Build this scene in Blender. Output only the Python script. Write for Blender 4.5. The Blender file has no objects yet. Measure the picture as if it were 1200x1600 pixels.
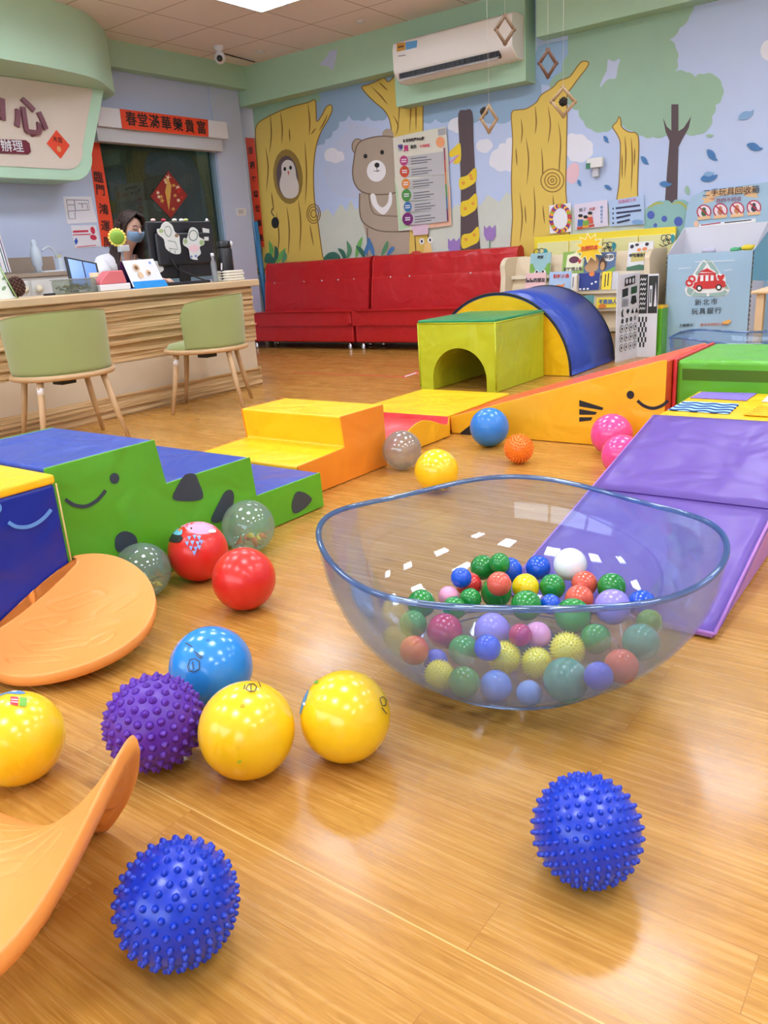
import bpy, bmesh, math, random
from mathutils import Vector, Matrix, noise
random.seed(7)
C = bpy.context.scene.collection
SC = bpy.context.scene
# ------------------------------------------------------------------ camera
YAW, PITCH, ROLL, FPX = math.radians(-37.2856), math.radians(17.7570), math.radians(-3.8563), 1230.0
EYE = Vector((0, 0, 0.95))
FW = Vector((math.sin(YAW)*math.cos(PITCH), math.cos(YAW)*math.cos(PITCH), -math.sin(PITCH)))
r0 = Vector((math.cos(YAW), -math.sin(YAW), 0)); u0 = r0.cross(FW)
RT = math.cos(ROLL)*r0 + math.sin(ROLL)*u0
UP = -math.sin(ROLL)*r0 + math.cos(ROLL)*u0
cd = bpy.data.cameras.new('camera'); cam = bpy.data.objects.new('camera', cd); C.objects.link(cam)
m = Matrix((RT, UP, -FW)).transposed().to_4x4(); m.translation = EYE
cam.matrix_world = m
cd.sensor_fit = 'VERTICAL'; cd.sensor_height = 32.0; cd.lens = FPX*32.0/1600.0
cd.clip_start = 0.02; cd.clip_end = 60
SC.camera = cam
# ------------------------------------------------------------------ light and exposure
SC.view_settings.view_transform = 'Standard'; SC.view_settings.look = 'None'
SC.view_settings.gamma = 1.0; SC.view_settings.exposure = 0.14
SC.view_settings.use_curve_mapping = False
SC.cycles.use_denoising = True
SC.cycles.max_bounces = 10; SC.cycles.transparent_max_bounces = 24
SC.cycles.caustics_reflective = False; SC.cycles.caustics_refractive = False
SC.cycles.sample_clamp_indirect = 6.0
w = bpy.data.worlds.new('world'); SC.world = w; w.use_nodes = True
w.node_tree.nodes['Background'].inputs[0].default_value = (0.85, 0.92, 1.0, 1)
w.node_tree.nodes['Background'].inputs[1].default_value = 5.0
PANEL = 25.0          # emission of the ceiling troffers
ORG = {}

# ------------------------------------------------------------------ helpers
def ray(x, y):
    return FW + RT*((x-600)/FPX) - UP*((y-800)/FPX)
def fl(x, y, z=0.0):
    d = ray(x, y); return EYE + d*((z-EYE.z)/d.z)
def hit(x, y, p, n):
    d = ray(x, y); return EYE + d*((Vector(p)-EYE).dot(n)/d.dot(n))
def onX(x, y, X): return hit(x, y, (X, 0, 0), Vector((1, 0, 0)))
def onY(x, y, Y): return hit(x, y, (0, Y, 0), Vector((0, 1, 0)))
def lin(c):
    c = c/255.0
    return c/12.92 if c <= 0.04045 else ((c+0.055)/1.055)**2.4
MATS = {}
def mat(name, rgb, rough=0.5, metal=0.0, coat=0.0, bump=0.0, bscale=20.0, emit=0.0, spec=0.5, var=0.0, vscale=4.0, sheen=0.0):
    if name in MATS: return MATS[name]
    m = bpy.data.materials.new(name); m.use_nodes = True
    nt = m.node_tree; b = nt.nodes['Principled BSDF']
    col = (lin(rgb[0]), lin(rgb[1]), lin(rgb[2]), 1)
    b.inputs['Base Color'].default_value = col
    b.inputs['Roughness'].default_value = rough; b.inputs['Metallic'].default_value = metal
    b.inputs['Coat Weight'].default_value = coat; b.inputs['Coat Roughness'].default_value = 0.08
    b.inputs['Specular IOR Level'].default_value = spec
    if sheen: b.inputs['Sheen Weight'].default_value = sheen
    if emit:
        b.inputs['Emission Color'].default_value = col; b.inputs['Emission Strength'].default_value = emit
    tc = nt.nodes.new('ShaderNodeTexCoord')
    nz = nt.nodes.new('ShaderNodeTexNoise'); nz.inputs['Scale'].default_value = vscale; nz.inputs['Detail'].default_value = 3
    nt.links.new(tc.outputs['Object'], nz.inputs['Vector'])
    mx = nt.nodes.new('ShaderNodeMix'); mx.data_type = 'RGBA'
    v = var if var else 0.03
    mx.inputs[6].default_value = tuple(max(0, c*(1-v)) for c in col[:3])+(1,)
    mx.inputs[7].default_value = tuple(min(1, c*(1+v)) for c in col[:3])+(1,)
    nt.links.new(nz.outputs['Fac'], mx.inputs[0]); nt.links.new(mx.outputs[2], b.inputs['Base Color'])
    if bump:
        n2 = nt.nodes.new('ShaderNodeTexNoise'); n2.inputs['Scale'].default_value = bscale; n2.inputs['Detail'].default_value = 4
        nt.links.new(tc.outputs['Object'], n2.inputs['Vector'])
        bp = nt.nodes.new('ShaderNodeBump'); bp.inputs['Strength'].default_value = bump; bp.inputs['Distance'].default_value = 0.02
        nt.links.new(n2.outputs['Fac'], bp.inputs['Height']); nt.links.new(bp.outputs['Normal'], b.inputs['Normal'])
    MATS[name] = m
    return m
def vinyl(name, rgb, rough=0.34):
    """padded vinyl: soft large creases plus a fine grain"""
    if name in MATS: return MATS[name]
    m = mat(name, rgb, rough, spec=0.45)
    nt = m.node_tree; b = nt.nodes['Principled BSDF']
    tc = nt.nodes.new('ShaderNodeTexCoord')
    mp = nt.nodes.new('ShaderNodeMapping'); mp.inputs['Scale'].default_value = (1.0, 1.0, 1.0)
    nt.links.new(tc.outputs['Object'], mp.inputs['Vector'])
    a = nt.nodes.new('ShaderNodeTexNoise'); a.inputs['Scale'].default_value = 4.5; a.inputs['Detail'].default_value = 2.0; a.inputs['Distortion'].default_value = 0.5
    nt.links.new(mp.outputs[0], a.inputs['Vector'])
    bp = nt.nodes.new('ShaderNodeBump'); bp.inputs['Strength'].default_value = 0.42; bp.inputs['Distance'].default_value = 0.06
    nt.links.new(a.outputs['Fac'], bp.inputs['Height'])
    g = nt.nodes.new('ShaderNodeTexVoronoi'); g.inputs['Scale'].default_value = 420
    nt.links.new(tc.outputs['Object'], g.inputs['Vector'])
    b2 = nt.nodes.new('ShaderNodeBump'); b2.inputs['Strength'].default_value = 0.05; b2.inputs['Distance'].default_value = 0.002
    nt.links.new(g.outputs['Distance'], b2.inputs['Height']); nt.links.new(bp.outputs['Normal'], b2.inputs['Normal'])
    nt.links.new(b2.outputs['Normal'], b.inputs['Normal'])
    return m
def clear(name, tint, haze=0.08, hazecol=(200, 215, 235), gloss=0.06, rough=0.04):
    """thin clear plastic: tinted see-through film, a little milky haze, fresnel shine"""
    if name in MATS: return MATS[name]
    m = bpy.data.materials.new(name); m.use_nodes = True; nt = m.node_tree; nt.nodes.clear()
    out = nt.nodes.new('ShaderNodeOutputMaterial')
    tr = nt.nodes.new('ShaderNodeBsdfTransparent'); tr.inputs[0].default_value = tuple(lin(c) for c in tint)+(1,)
    df = nt.nodes.new('ShaderNodeBsdfDiffuse'); df.inputs[0].default_value = tuple(lin(c) for c in hazecol)+(1,)
    tl = nt.nodes.new('ShaderNodeBsdfTranslucent'); tl.inputs[0].default_value = tuple(lin(c) for c in hazecol)+(1,)
    gl = nt.nodes.new('ShaderNodeBsdfGlossy'); gl.inputs['Roughness'].default_value = rough
    a0 = nt.nodes.new('ShaderNodeMixShader'); a0.inputs[0].default_value = 0.5
    nt.links.new(df.outputs[0], a0.inputs[1]); nt.links.new(tl.outputs[0], a0.inputs[2])
    a = nt.nodes.new('ShaderNodeMixShader'); a.inputs[0].default_value = haze
    nt.links.new(tr.outputs[0], a.inputs[1]); nt.links.new(a0.outputs[0], a.inputs[2])
    lw = nt.nodes.new('ShaderNodeLayerWeight'); lw.inputs[0].default_value = 0.25
    ma = nt.nodes.new('ShaderNodeMath'); ma.operation = 'MULTIPLY_ADD'; ma.inputs[1].default_value = 0.35; ma.inputs[2].default_value = gloss
    nt.links.new(lw.outputs['Fresnel'], ma.inputs[0])
    b = nt.nodes.new('ShaderNodeMixShader'); nt.links.new(ma.outputs[0], b.inputs[0])
    nt.links.new(a.outputs[0], b.inputs[1]); nt.links.new(gl.outputs[0], b.inputs[2])
    nt.links.new(b.outputs[0], out.inputs[0]); MATS[name] = m
    return m

class MB:
    """collects shapes with several materials into one mesh"""
    def __init__(s): s.v = []; s.f = []; s.mi = []; s.mats = []; s.sm = []
    def m(s, mt):
        if mt not in s.mats: s.mats.append(mt)
        return s.mats.index(mt)
    def add(s, vs, fs, mt, smooth=False):
        o = len(s.v); s.v += [tuple(v) for v in vs]; k = s.m(mt)
        for f in fs: s.f.append([o+i for i in f]); s.mi.append(k); s.sm.append(smooth)
        return s
    def box(s, a, b, mt, M=None):
        x0, y0, z0 = a; x1, y1, z1 = b
        vs = [Vector(p) for p in ((x0,y0,z0),(x1,y0,z0),(x1,y1,z0),(x0,y1,z0),(x0,y0,z1),(x1,y0,z1),(x1,y1,z1),(x0,y1,z1))]
        if M: vs = [M @ v for v in vs]
        return s.add(vs, [(3,2,1,0),(4,5,6,7),(0,1,5,4),(1,2,6,5),(2,3,7,6),(3,0,4,7)], mt)
    def poly(s, pts, mt): return s.add(pts, [list(range(len(pts)))], mt)
    def slab(s, pts, n, mt):
        """outline pts extruded by vector n"""
        k = len(pts); n = Vector(n); vs = [Vector(p) for p in pts]+[Vector(p)+n for p in pts]
        return s.add(vs, [list(range(k))[::-1], list(range(k, 2*k))]+[[i, (i+1) % k, k+(i+1) % k, k+i] for i in range(k)], mt)
    def tube(s, pts, r, mt, n=10, close=False):
        pts = [Vector(p) for p in pts]; k = len(pts); vs = []; fs = []
        rr = r if isinstance(r, (list, tuple)) else [r]*k
        ref = None
        for i, p in enumerate(pts):
            a = pts[(i-1) % k] if (i > 0 or close) else p; b = pts[(i+1) % k] if (i < k-1 or close) else p
            t = (b-a).normalized()
            if ref is None:
                ref = t.orthogonal().normalized()
            ref = (ref - t*ref.dot(t)).normalized(); q = t.cross(ref)
            for j in range(n):
                an = 2*math.pi*j/n; vs.append(p + (ref*math.cos(an)+q*math.sin(an))*rr[i])
        for i in range(k if close else k-1):
            for j in range(n):
                fs.append((i*n+j, i*n+(j+1) % n, ((i+1) % k)*n+(j+1) % n, ((i+1) % k)*n+j))
        if not close: fs += [list(range(n))[::-1], [(k-1)*n+j for j in range(n)]]
        return s.add(vs, fs, mt, True)
    def lathe(s, prof, mt, c=(0,0,0), n=32, M=None):
        """prof: (r,z) pairs about the z axis"""
        vs = []; fs = []; k = len(prof)
        for r, z in prof:
            for j in range(n):
                a = 2*math.pi*j/n; vs.append(Vector((c[0]+r*math.cos(a), c[1]+r*math.sin(a), c[2]+z)))
        if M: vs = [M @ v for v in vs]
        for i in range(k-1):
            for j in range(n): fs.append((i*n+j, i*n+(j+1) % n, (i+1)*n+(j+1) % n, (i+1)*n+j))
        fs += [list(range(n))[::-1], [(k-1)*n+j for j in range(n)]]
        return s.add(vs, fs, mt, True)
    def ball(s, c, r, mt, n=24, sx=1, sy=1, sz=1, M=None):
        vs = [Vector((0, 0, r*sz))]; fs = []; h = n//2
        for i in range(1, h):
            for j in range(n):
                a = math.pi*i/h; b = 2*math.pi*j/n
                vs.append(Vector((r*sx*math.sin(a)*math.cos(b), r*sy*math.sin(a)*math.sin(b), r*sz*math.cos(a))))
        vs.append(Vector((0, 0, -r*sz)))
        for j in range(n):
            fs.append((0, 1+j, 1+(j+1) % n)); fs.append((len(vs)-1, 1+(h-2)*n+(j+1) % n, 1+(h-2)*n+j))
            for i in range(h-2): fs.append((1+i*n+j, 1+(i+1)*n+j, 1+(i+1)*n+(j+1) % n, 1+i*n+(j+1) % n))
        if M: vs = [M @ v for v in vs]
        return s.add([v+Vector(c) for v in vs], fs, mt, True)
    def build(s, name, parent=None, bevel=0.0, seg=3, sub=0, solid=0.0, loc=None, smooth_all=False):
        me = bpy.data.meshes.new(name)
        if loc is not None: L = Vector(loc)
        elif parent is not None: L = ORG[parent.name]
        else:
            xs, ys, zs = zip(*s.v); L = Vector(((min(xs)+max(xs))/2, (min(ys)+max(ys))/2, min(zs)))
        me.from_pydata([tuple(Vector(v)-L) for v in s.v], [], s.f)
        for mt in s.mats: me.materials.append(mt)
        for p, k, sm in zip(me.polygons, s.mi, s.sm): p.material_index = k; p.use_smooth = sm or smooth_all
        me.validate(); me.update()
        o = bpy.data.objects.new(name, me); C.objects.link(o)
        if parent is not None: o.parent = parent; o.location = L - ORG[parent.name]
        else: o.location = L
        ORG[o.name] = L
        if solid:
            md = o.modifiers.new('s', 'SOLIDIFY'); md.thickness = solid; md.offset = 0
        if bevel:
            md = o.modifiers.new('b', 'BEVEL'); md.width = bevel; md.segments = seg; md.limit_method = 'ANGLE'; md.angle_limit = math.radians(35)
            md.harden_normals = False
            for p in me.polygons: p.use_smooth = True
            wn = o.modifiers.new('w', 'WEIGHTED_NORMAL'); wn.keep_sharp = True
        if sub:
            md = o.modifiers.new('d', 'SUBSURF'); md.levels = sub; md.render_levels = sub
        return o
def tag(o, label, cat, group=None, kind=None):
    if label: o['label'] = label
    if cat: o['category'] = cat
    if group: o['group'] = group
    if kind: o['kind'] = kind
    return o
def thing(name, loc, label, cat, group=None):
    o = bpy.data.objects.new(name, None); C.objects.link(o); o.empty_display_size = 0.05
    o.location = loc; ORG[o.name] = Vector(loc)
    return tag(o, label, cat, group)
def struct(o): o['kind'] = 'structure'; return o
def smoothc(pts, n=6, closed=True):
    """Catmull-Rom through 2D/3D points"""
    P = [Vector(p) for p in pts]; k = len(P); out = []
    for i in range(k if closed else k-1):
        a, b, c, d = (P[(i-1) % k], P[i], P[(i+1) % k], P[(i+2) % k]) if closed else (P[max(i-1, 0)], P[i], P[i+1], P[min(i+2, k-1)])
        for j in range(n):
            t = j/n
            out.append(0.5*((2*b)+(c-a)*t+(2*a-5*b+4*c-d)*t*t+(3*b-a-3*c+d)*t**3))
    if not closed: out.append(P[-1])
    return out
def scallop(pts, amp=5, n=6):
    """bumpy leafy edge along a closed outline in pixels of the wall"""
    out = []
    k = len(pts)
    ar = sum(pts[i][0]*pts[(i+1) % k][1]-pts[(i+1) % k][0]*pts[i][1] for i in range(k))
    amp = abs(amp)*(1 if ar > 0 else -1)
    for i in range(k):
        a = Vector(pts[i]); b = Vector(pts[(i+1) % k]); d = b-a; L = d.length
        nrm = Vector((d.y, -d.x))/max(L, 1e-6)
        for j in range(n): out.append(a + d*(j/n) + nrm*math.sin(math.pi*j/n)*math.copysign(min(abs(amp), L*0.35), amp))
    return out
def ell(cx, cy, rx, ry, n=20, rot=0):
    c, s = math.cos(rot), math.sin(rot)
    return [(cx+rx*math.cos(a)*c-ry*math.sin(a)*s, cy+rx*math.cos(a)*s+ry*math.sin(a)*c) for a in [2*math.pi*i/n for i in range(n)]]
def star(cx, cy, r1, r2, k, ax=1.0):
    return [(cx+(r1 if i % 2 == 0 else r2)*ax*math.cos(math.pi*i/k), cy+(r1 if i % 2 == 0 else r2)*math.sin(math.pi*i/k)) for i in range(2*k)]
class Paint:
    """thin coloured film on a plane, outlines given as directions seen from the eye and landed on that plane"""
    def __init__(s, p, n):
        s.p = Vector(p); s.n = Vector(n).normalized(); s.mb = MB(); s.k = 0
        if (EYE-s.p).dot(s.n) < 0: s.n = -s.n
        s.e = 0.0012
    def at(s, x, y, lift=0.0): return hit(x, y, s.p + s.n*lift, s.n)
    def fill(s, pts, mt):
        s.k += 1; s.mb.poly([s.at(x, y, s.e*s.k) for x, y in pts], mt); return s
    def line(s, pts, wd, mt, taper=False):
        s.k += 1; P = [Vector((x, y)) for x, y in pts]; k = len(P); L = []; R = []
        for i, p in enumerate(P):
            t = (P[min(i+1, k-1)]-P[max(i-1, 0)]); t = t.normalized() if t.length > 0 else Vector((1, 0)); nn = Vector((-t.y, t.x))
            w_ = wd*(math.sin(math.pi*(i+0.15)/(k-1+0.3)) if taper else 1)/2
            L.append(p+nn*w_); R.append(p-nn*w_)
        vs = [s.at(q.x, q.y, s.e*s.k) for q in L]+[s.at(q.x, q.y, s.e*s.k) for q in R]
        s.mb.add(vs, [(i, i+1, k+i+1, k+i) for i in range(k-1)], mt); return s
    def same(s): s.k -= 0.85; return s
def text_obj(txt, size, origin, xdir, ydir, mt, parent=None, name='lettering', extrude=0.0008, bold=0.0, align='CENTER', spacing=1.0, yscale=1.0):
    cu = bpy.data.curves.new(name, 'FONT'); cu.body = txt; cu.size = size; cu.extrude = extrude; cu.offset = bold
    cu.align_x = align; cu.align_y = 'CENTER'; cu.space_character = spacing; cu.resolution_u = 3
    t = bpy.data.objects.new(name, cu); C.objects.link(t)
    bpy.context.view_layer.update()
    me = bpy.data.meshes.new_from_object(t.evaluated_get(bpy.context.evaluated_depsgraph_get()))
    bpy.data.objects.remove(t)
    xd = Vector(xdir).normalized(); yd = Vector(ydir).normalized()*yscale; zd = xd.cross(yd).normalized()
    L = Vector(origin)
    for v in me.vertices: v.co = xd*v.co.x + yd*v.co.y + zd*v.co.z
    me.materials.clear(); me.materials.append(mt)
    o = bpy.data.objects.new(name, me); C.objects.link(o)
    if parent is not None:
        o.parent = parent; o.location = L - ORG[parent.name]
    else: o.location = L
    ORG[o.name] = L
    return o
def text_px(txt, x0, y0, x1, y1, p, n, mt, parent, h=None, lift=0.002, name='lettering', bold=0.0, yvec=(0,0,1), spacing=1.0):
    """text whose middle line runs from (x0,y0) to (x1,y1) on the plane p,n ; size from the length"""
    n = Vector(n).normalized()
    if (EYE-Vector(p)).dot(n) < 0: n = -n
    a = hit(x0, y0, Vector(p)+n*lift, n); b = hit(x1, y1, Vector(p)+n*lift, n)
    xd = (b-a); L = xd.length; xd = xd.normalized(); yd = n.cross(xd)
    nchar = max(1, len(txt)); size = (h if h else L/nchar)
    cjk = any(ord(c) > 0x2000 for c in txt)
    s_ = size*0.84 if cjk else size*1.4
    return text_obj(txt, s_, (a+b)/2, xd, yd, mt, parent, name, bold=bold, spacing=spacing)

# ================================================================== THE ROOM
XL, YB, YF, ZC = -7.37, 7.60, 7.40, 3.17     # left wall, mural wall, beam face, ceiling
XR, Y0 = 4.2, -3.4
# floor: long vinyl planks running along x
fm = bpy.data.materials.new('plank_floor'); fm.use_nodes = True; nt = fm.node_tree; B = nt.nodes['Principled BSDF']
N = lambda t: nt.nodes.new(t); LK = nt.links.new
tc = N('ShaderNodeTexCoord'); mp = N('ShaderNodeMapping'); mp.inputs['Location'].default_value = (0.13, -0.745, 0)
LK(tc.outputs['Object'], mp.inputs['Vector'])
br = N('ShaderNodeTexBrick'); br.offset = 0.37; br.inputs['Scale'].default_value = 1.0
br.inputs['Brick Width'].default_value = 0.93; br.inputs['Row Height'].default_value = 0.107
br.inputs['Mortar Size'].default_value = 0.0009; br.inputs['Mortar Smooth'].default_value = 0.4
br.inputs['Color1'].default_value = (0, 0, 0, 1); br.inputs['Color2'].default_value = (1, 1, 1, 1); br.inputs['Mortar'].default_value = (0.5, 0.5, 0.5, 1)
LK(mp.outputs[0], br.inputs['Vector'])
# shift the grain per plank
vm = N('ShaderNodeVectorMath'); vm.operation = 'SCALE'; vm.inputs['Scale'].default_value = 9.0; LK(br.outputs['Color'], vm.inputs[0])
va = N('ShaderNodeVectorMath'); va.operation = 'ADD'; LK(mp.outputs[0], va.inputs[0]); LK(vm.outputs[0], va.inputs[1])
m1 = N('ShaderNodeMapping'); m1.inputs['Scale'].default_value = (1.3, 48, 1); LK(va.outputs[0], m1.inputs['Vector'])
n1 = N('ShaderNodeTexNoise'); n1.inputs['Scale'].default_value = 2.2; n1.inputs['Detail'].default_value = 7; n1.inputs['Roughness'].default_value = 0.62; n1.inputs['Distortion'].default_value = 0.9
LK(m1.outputs[0], n1.inputs['Vector'])
m2 = N('ShaderNodeMapping'); m2.inputs['Scale'].default_value = (0.9, 5.5, 1); LK(va.outputs[0], m2.inputs['Vector'])
n2 = N('ShaderNodeTexNoise'); n2.inputs['Scale'].default_value = 2.0; n2.inputs['Detail'].default_value = 3; n2.inputs['Distortion'].default_value = 2.2
LK(m2.outputs[0], n2.inputs['Vector'])
# cathedral figure: rings out of the stretched noise
mm = N('ShaderNodeMath'); mm.operation = 'MULTIPLY'; mm.inputs[1].default_value = 46; LK(n2.outputs['Fac'], mm.inputs[0])
sn = N('ShaderNodeMath'); sn.operation = 'SINE'; LK(mm.outputs[0], sn.inputs[0])
r1 = N('ShaderNodeValToRGB'); e = r1.color_ramp.elements
e[0].position = 0.22; e[0].color = (lin(158), lin(106), lin(40), 1); e[1].position = 0.78; e[1].color = (lin(212), lin(164), lin(88), 1)
x_ = r1.color_ramp.elements.new(0.5); x_.color = (lin(194), lin(143), lin(66), 1)
LK(n1.outputs['Fac'], r1.inputs[0])
hs = N('ShaderNodeMix'); hs.data_type = 'RGBA'; hs.blend_type = 'MULTIPLY'
rr_ = N('ShaderNodeMapRange'); rr_.inputs[1].default_value = 0.3; rr_.inputs[2].default_value = 1.0; rr_.inputs[3].default_value = 0.0; rr_.inputs[4].default_value = 0.26
LK(sn.outputs[0], rr_.inputs[0]); LK(rr_.outputs[0], hs.inputs[0]); LK(r1.outputs[0], hs.inputs[6]); hs.inputs[7].default_value = (0.66, 0.52, 0.34, 1)
# tone differs a little from plank to plank
h2 = N('ShaderNodeMix'); h2.data_type = 'RGBA'; h2.blend_type = 'MULTIPLY'; h2.inputs[7].default_value = (0.88, 0.82, 0.70, 1)
LK(br.outputs['Color'], h2.inputs[0]); LK(hs.outputs[2], h2.inputs[6])
# knots
vo = N('ShaderNodeTexVoronoi'); vo.inputs['Scale'].default_value = 1.0
m3 = N('ShaderNodeMapping'); m3.inputs['Scale'].default_value = (1.7, 4.2, 1); LK(va.outputs[0], m3.inputs['Vector']); LK(m3.outputs[0], vo.inputs['Vector'])
kr = N('ShaderNodeMapRange'); kr.inputs[1].default_value = 0.0; kr.inputs[2].default_value = 0.075; kr.inputs[3].default_value = 0.8; kr.inputs[4].default_value = 0.0
LK(vo.outputs['Distance'], kr.inputs[0])
h3 = N('ShaderNodeMix'); h3.data_type = 'RGBA'; h3.blend_type = 'MULTIPLY'; h3.inputs[7].default_value = (0.42, 0.28, 0.16, 1)
LK(kr.outputs[0], h3.inputs[0]); LK(h2.outputs[2], h3.inputs[6])
# plank seams
h4 = N('ShaderNodeMix'); h4.data_type = 'RGBA'; h4.blend_type = 'MULTIPLY'; h4.inputs[7].default_value = (0.72, 0.6, 0.45, 1)
LK(br.outputs['Fac'], h4.inputs[0]); LK(h3.outputs[2], h4.inputs[6])
# welded pale seam between two sheets of flooring
sx = N('ShaderNodeSeparateXYZ'); LK(tc.outputs['Object'], sx.inputs[0])
sb = N('ShaderNodeMath'); sb.operation = 'SUBTRACT'; sb.inputs[1].default_value = 0.7447; LK(sx.outputs['Y'], sb.inputs[0])
md_ = N('ShaderNodeMath'); md_.operation = 'PINGPONG'; md_.inputs[1].default_value = 0.963; LK(sb.outputs[0], md_.inputs[0])
lt = N('ShaderNodeMath'); lt.operation = 'LESS_THAN'; lt.inputs[1].default_value = 0.0014; LK(md_.outputs[0], lt.inputs[0])
h5 = N('ShaderNodeMix'); h5.data_type = 'RGBA'; h5.inputs[7].default_value = (lin(222), lin(182), lin(112), 1)
LK(lt.outputs[0], h5.inputs[0]); LK(h4.outputs[2], h5.inputs[6]); LK(h5.outputs[2], B.inputs['Base Color'])
B.inputs['Roughness'].default_value = 0.27; B.inputs['Specular IOR Level'].default_value = 0.42
rg = N('ShaderNodeMapRange'); rg.inputs[3].default_value = 0.17; rg.inputs[4].default_value = 0.36; LK(n1.outputs['Fac'], rg.inputs[0]); LK(rg.outputs[0], B.inputs['Roughness'])
bp = N('ShaderNodeBump'); bp.inputs['Strength'].default_value = 0.08; bp.inputs['Distance'].default_value = 0.002
LK(n1.outputs['Fac'], bp.inputs['Height']); LK(bp.outputs[0], B.inputs['Normal'])
B.inputs['Coat Weight'].default_value = 0.12; B.inputs['Coat Roughness'].default_value = 0.10
struct(MB().box((-10.2, Y0-0.2, -0.08), (XR+0.2, YB+0.2, 0.0), fm).build('floor', loc=(0, 0, 0)))

# ceiling of square lay-in boards
cm = bpy.data.materials.new('ceiling_tile'); cm.use_nodes = True; nt = cm.node_tree; B = nt.nodes['Principled BSDF']
N = lambda t: nt.nodes.new(t); LK = nt.links.new
tc = N('ShaderNodeTexCoord'); mp = N('ShaderNodeMapping'); mp.inputs['Location'].default_value = (6.30+0.685*20, -5.36+0.685*20, 0); LK(tc.outputs['Object'], mp.inputs[0])
bk = N('ShaderNodeTexBrick'); bk.offset = 0.0; bk.inputs['Scale'].default_value = 1; bk.inputs['Brick Width'].default_value = 0.685; bk.inputs['Row Height'].default_value = 0.685
bk.inputs['Mortar Size'].default_value = 0.007; bk.inputs['Mortar Smooth'].default_value = 0.3
bk.inputs['Color1'].default_value = (lin(238), lin(228), lin(222), 1); bk.inputs['Color2'].default_value = (lin(240), lin(231), lin(225), 1); bk.inputs['Mortar'].default_value = (lin(178), lin(160), lin(146), 1)
LK(mp.outputs[0], bk.inputs[0]); LK(bk.outputs[0], B.inputs['Base Color']); B.inputs['Roughness'].default_value = 0.9
nz = N('ShaderNodeTexNoise'); nz.inputs['Scale'].default_value = 60; LK(tc.outputs['Object'], nz.inputs[0])
bp = N('ShaderNodeBump'); bp.inputs['Strength'].default_value = 0.2; bp.inputs['Distance'].default_value = 0.01; LK(nz.outputs['Fac'], bp.inputs['Height']); LK(bp.outputs[0], B.inputs['Normal'])
struct(MB().box((-10.2, Y0-0.2, ZC), (XR+0.2, YB+0.2, ZC+0.08), cm).build('ceiling', loc=(0, 0, 0)))

M_lav = mat('lavender_wall_paint', (194, 207, 232), 0.75, bump=0.06, bscale=90)
M_green = mat('mint_paint', (170, 206, 176), 0.7, bump=0.05, bscale=90)
M_gpanel = mat('pale_mint_laminate', (186, 224, 196), 0.5)
M_white = mat('white_paint', (226, 227, 232), 0.6)
M_sky = mat('mural_sky', (188, 205, 236), 0.7, bump=0.06, bscale=60)
def pm(name, rgb): return mat('mural_'+name, rgb, 0.7, var=0.05, vscale=6)
# other walls of the room
struct(MB().box((XR, Y0, 0), (XR+0.1, YB, ZC), M_white).build('wall_right', loc=(0, 0, 0)))
wf_ = MB().box((-10.2, Y0-0.1, 0), (XR, Y0, 1.0), M_white).box((-10.2, Y0-0.1, 2.75), (XR, Y0, ZC), M_white)
for a, b in ((-10.2, -6.4), (-3.6, -3.4), (-0.6, -0.4), (2.4, XR)): wf_.box((a, Y0-0.1, 1.0), (b, Y0, 2.75), M_white)
struct(wf_.build('wall_front', loc=(0, 0, 0)))
for k_, (a, b) in enumerate(((-6.4, -3.6), (-3.4, -0.6), (-0.4, 2.4))):  # unseen windows added behind the camera to let in balancing daylight
    struct(MB().box((a, Y0-0.055, 1.0), (b, Y0-0.050, 2.75), clear('window_pane', (245, 248, 250), 0.0, (255, 255, 255), 0.03, 0.01)).build('window_%d' % (k_+2), loc=(0, 0, 0)))
# left wall with the office window opening (y 5.33..6.93, z 0.9..2.3)
wl = MB()
wl.box((XL-0.12, Y0, 0), (XL, 5.30, ZC), M_lav)
wl.box((XL-0.12, 5.30, 0), (XL, 6.93, 0.86), M_lav)
wl.box((XL-0.12, 5.30, 2.28), (XL, 6.93, ZC), M_lav)
wl.box((XL-0.12, 6.93, 0), (XL+0.02, 7.38, ZC), M_lav)
struct(wl.build('wall_left', loc=(0, 0, 0)))
struct(MB().box((XL-0.02, 3.0, 2.95), (XL+0.03, YF, ZC), M_green).box((XL+0.03, 3.0, 2.93), (XL+0.16, YF, ZC), M_green).build('trim_1', loc=(0, 0, 0)))
# ---- mural wall
wb = Paint((0, YB, 0), (0, 1, 0)); F = wb.fill; wb.e = 0.00012; YM = YB-0.015
wb.mb.box((XL-0.6, YB, 0), (XR, YB+0.12, ZC), M_sky)
wb.mb.poly([(XL-0.6, YB-0.0006, 0), (-7.36, YB-0.0006, 0), (-7.36, YB-0.0006, ZC), (XL-0.6, YB-0.0006, ZC)], M_white)
c_mist = pm('mist', (206, 212, 200)); c_cloudband = pm('dusk_blue', (146, 176, 204)); c_cl = pm('cloud', (228, 230, 240)); c_canopy = pm('leaf_green', (152, 186, 160))
c_trunk = pm('ochre_trunk', (222, 192, 92)); c_bark = pm('brown_line', (138, 104, 44)); c_dark = pm('dark_trunk', (88, 74, 78)); c_bear = pm('bear_tan', (176, 160, 142))
c_bl = pm('bear_line', (116, 100, 86)); c_w = pm('white', (240, 240, 240)); c_k = pm('black', (30, 28, 30)); c_owl = pm('owl_white', (226, 218, 210)); c_hole = pm('hollow', (96, 80, 84))
c_yel = pm('snake_yellow', (232, 204, 50)); c_or = pm('orange_spot', (226, 150, 60)); c_pu = pm('tulip_purple', (156, 124, 190)); c_leafb = pm('leaf_blue', (72, 122, 176)); c_leafl = pm('leaf_pale_blue', (130, 168, 208))
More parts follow.
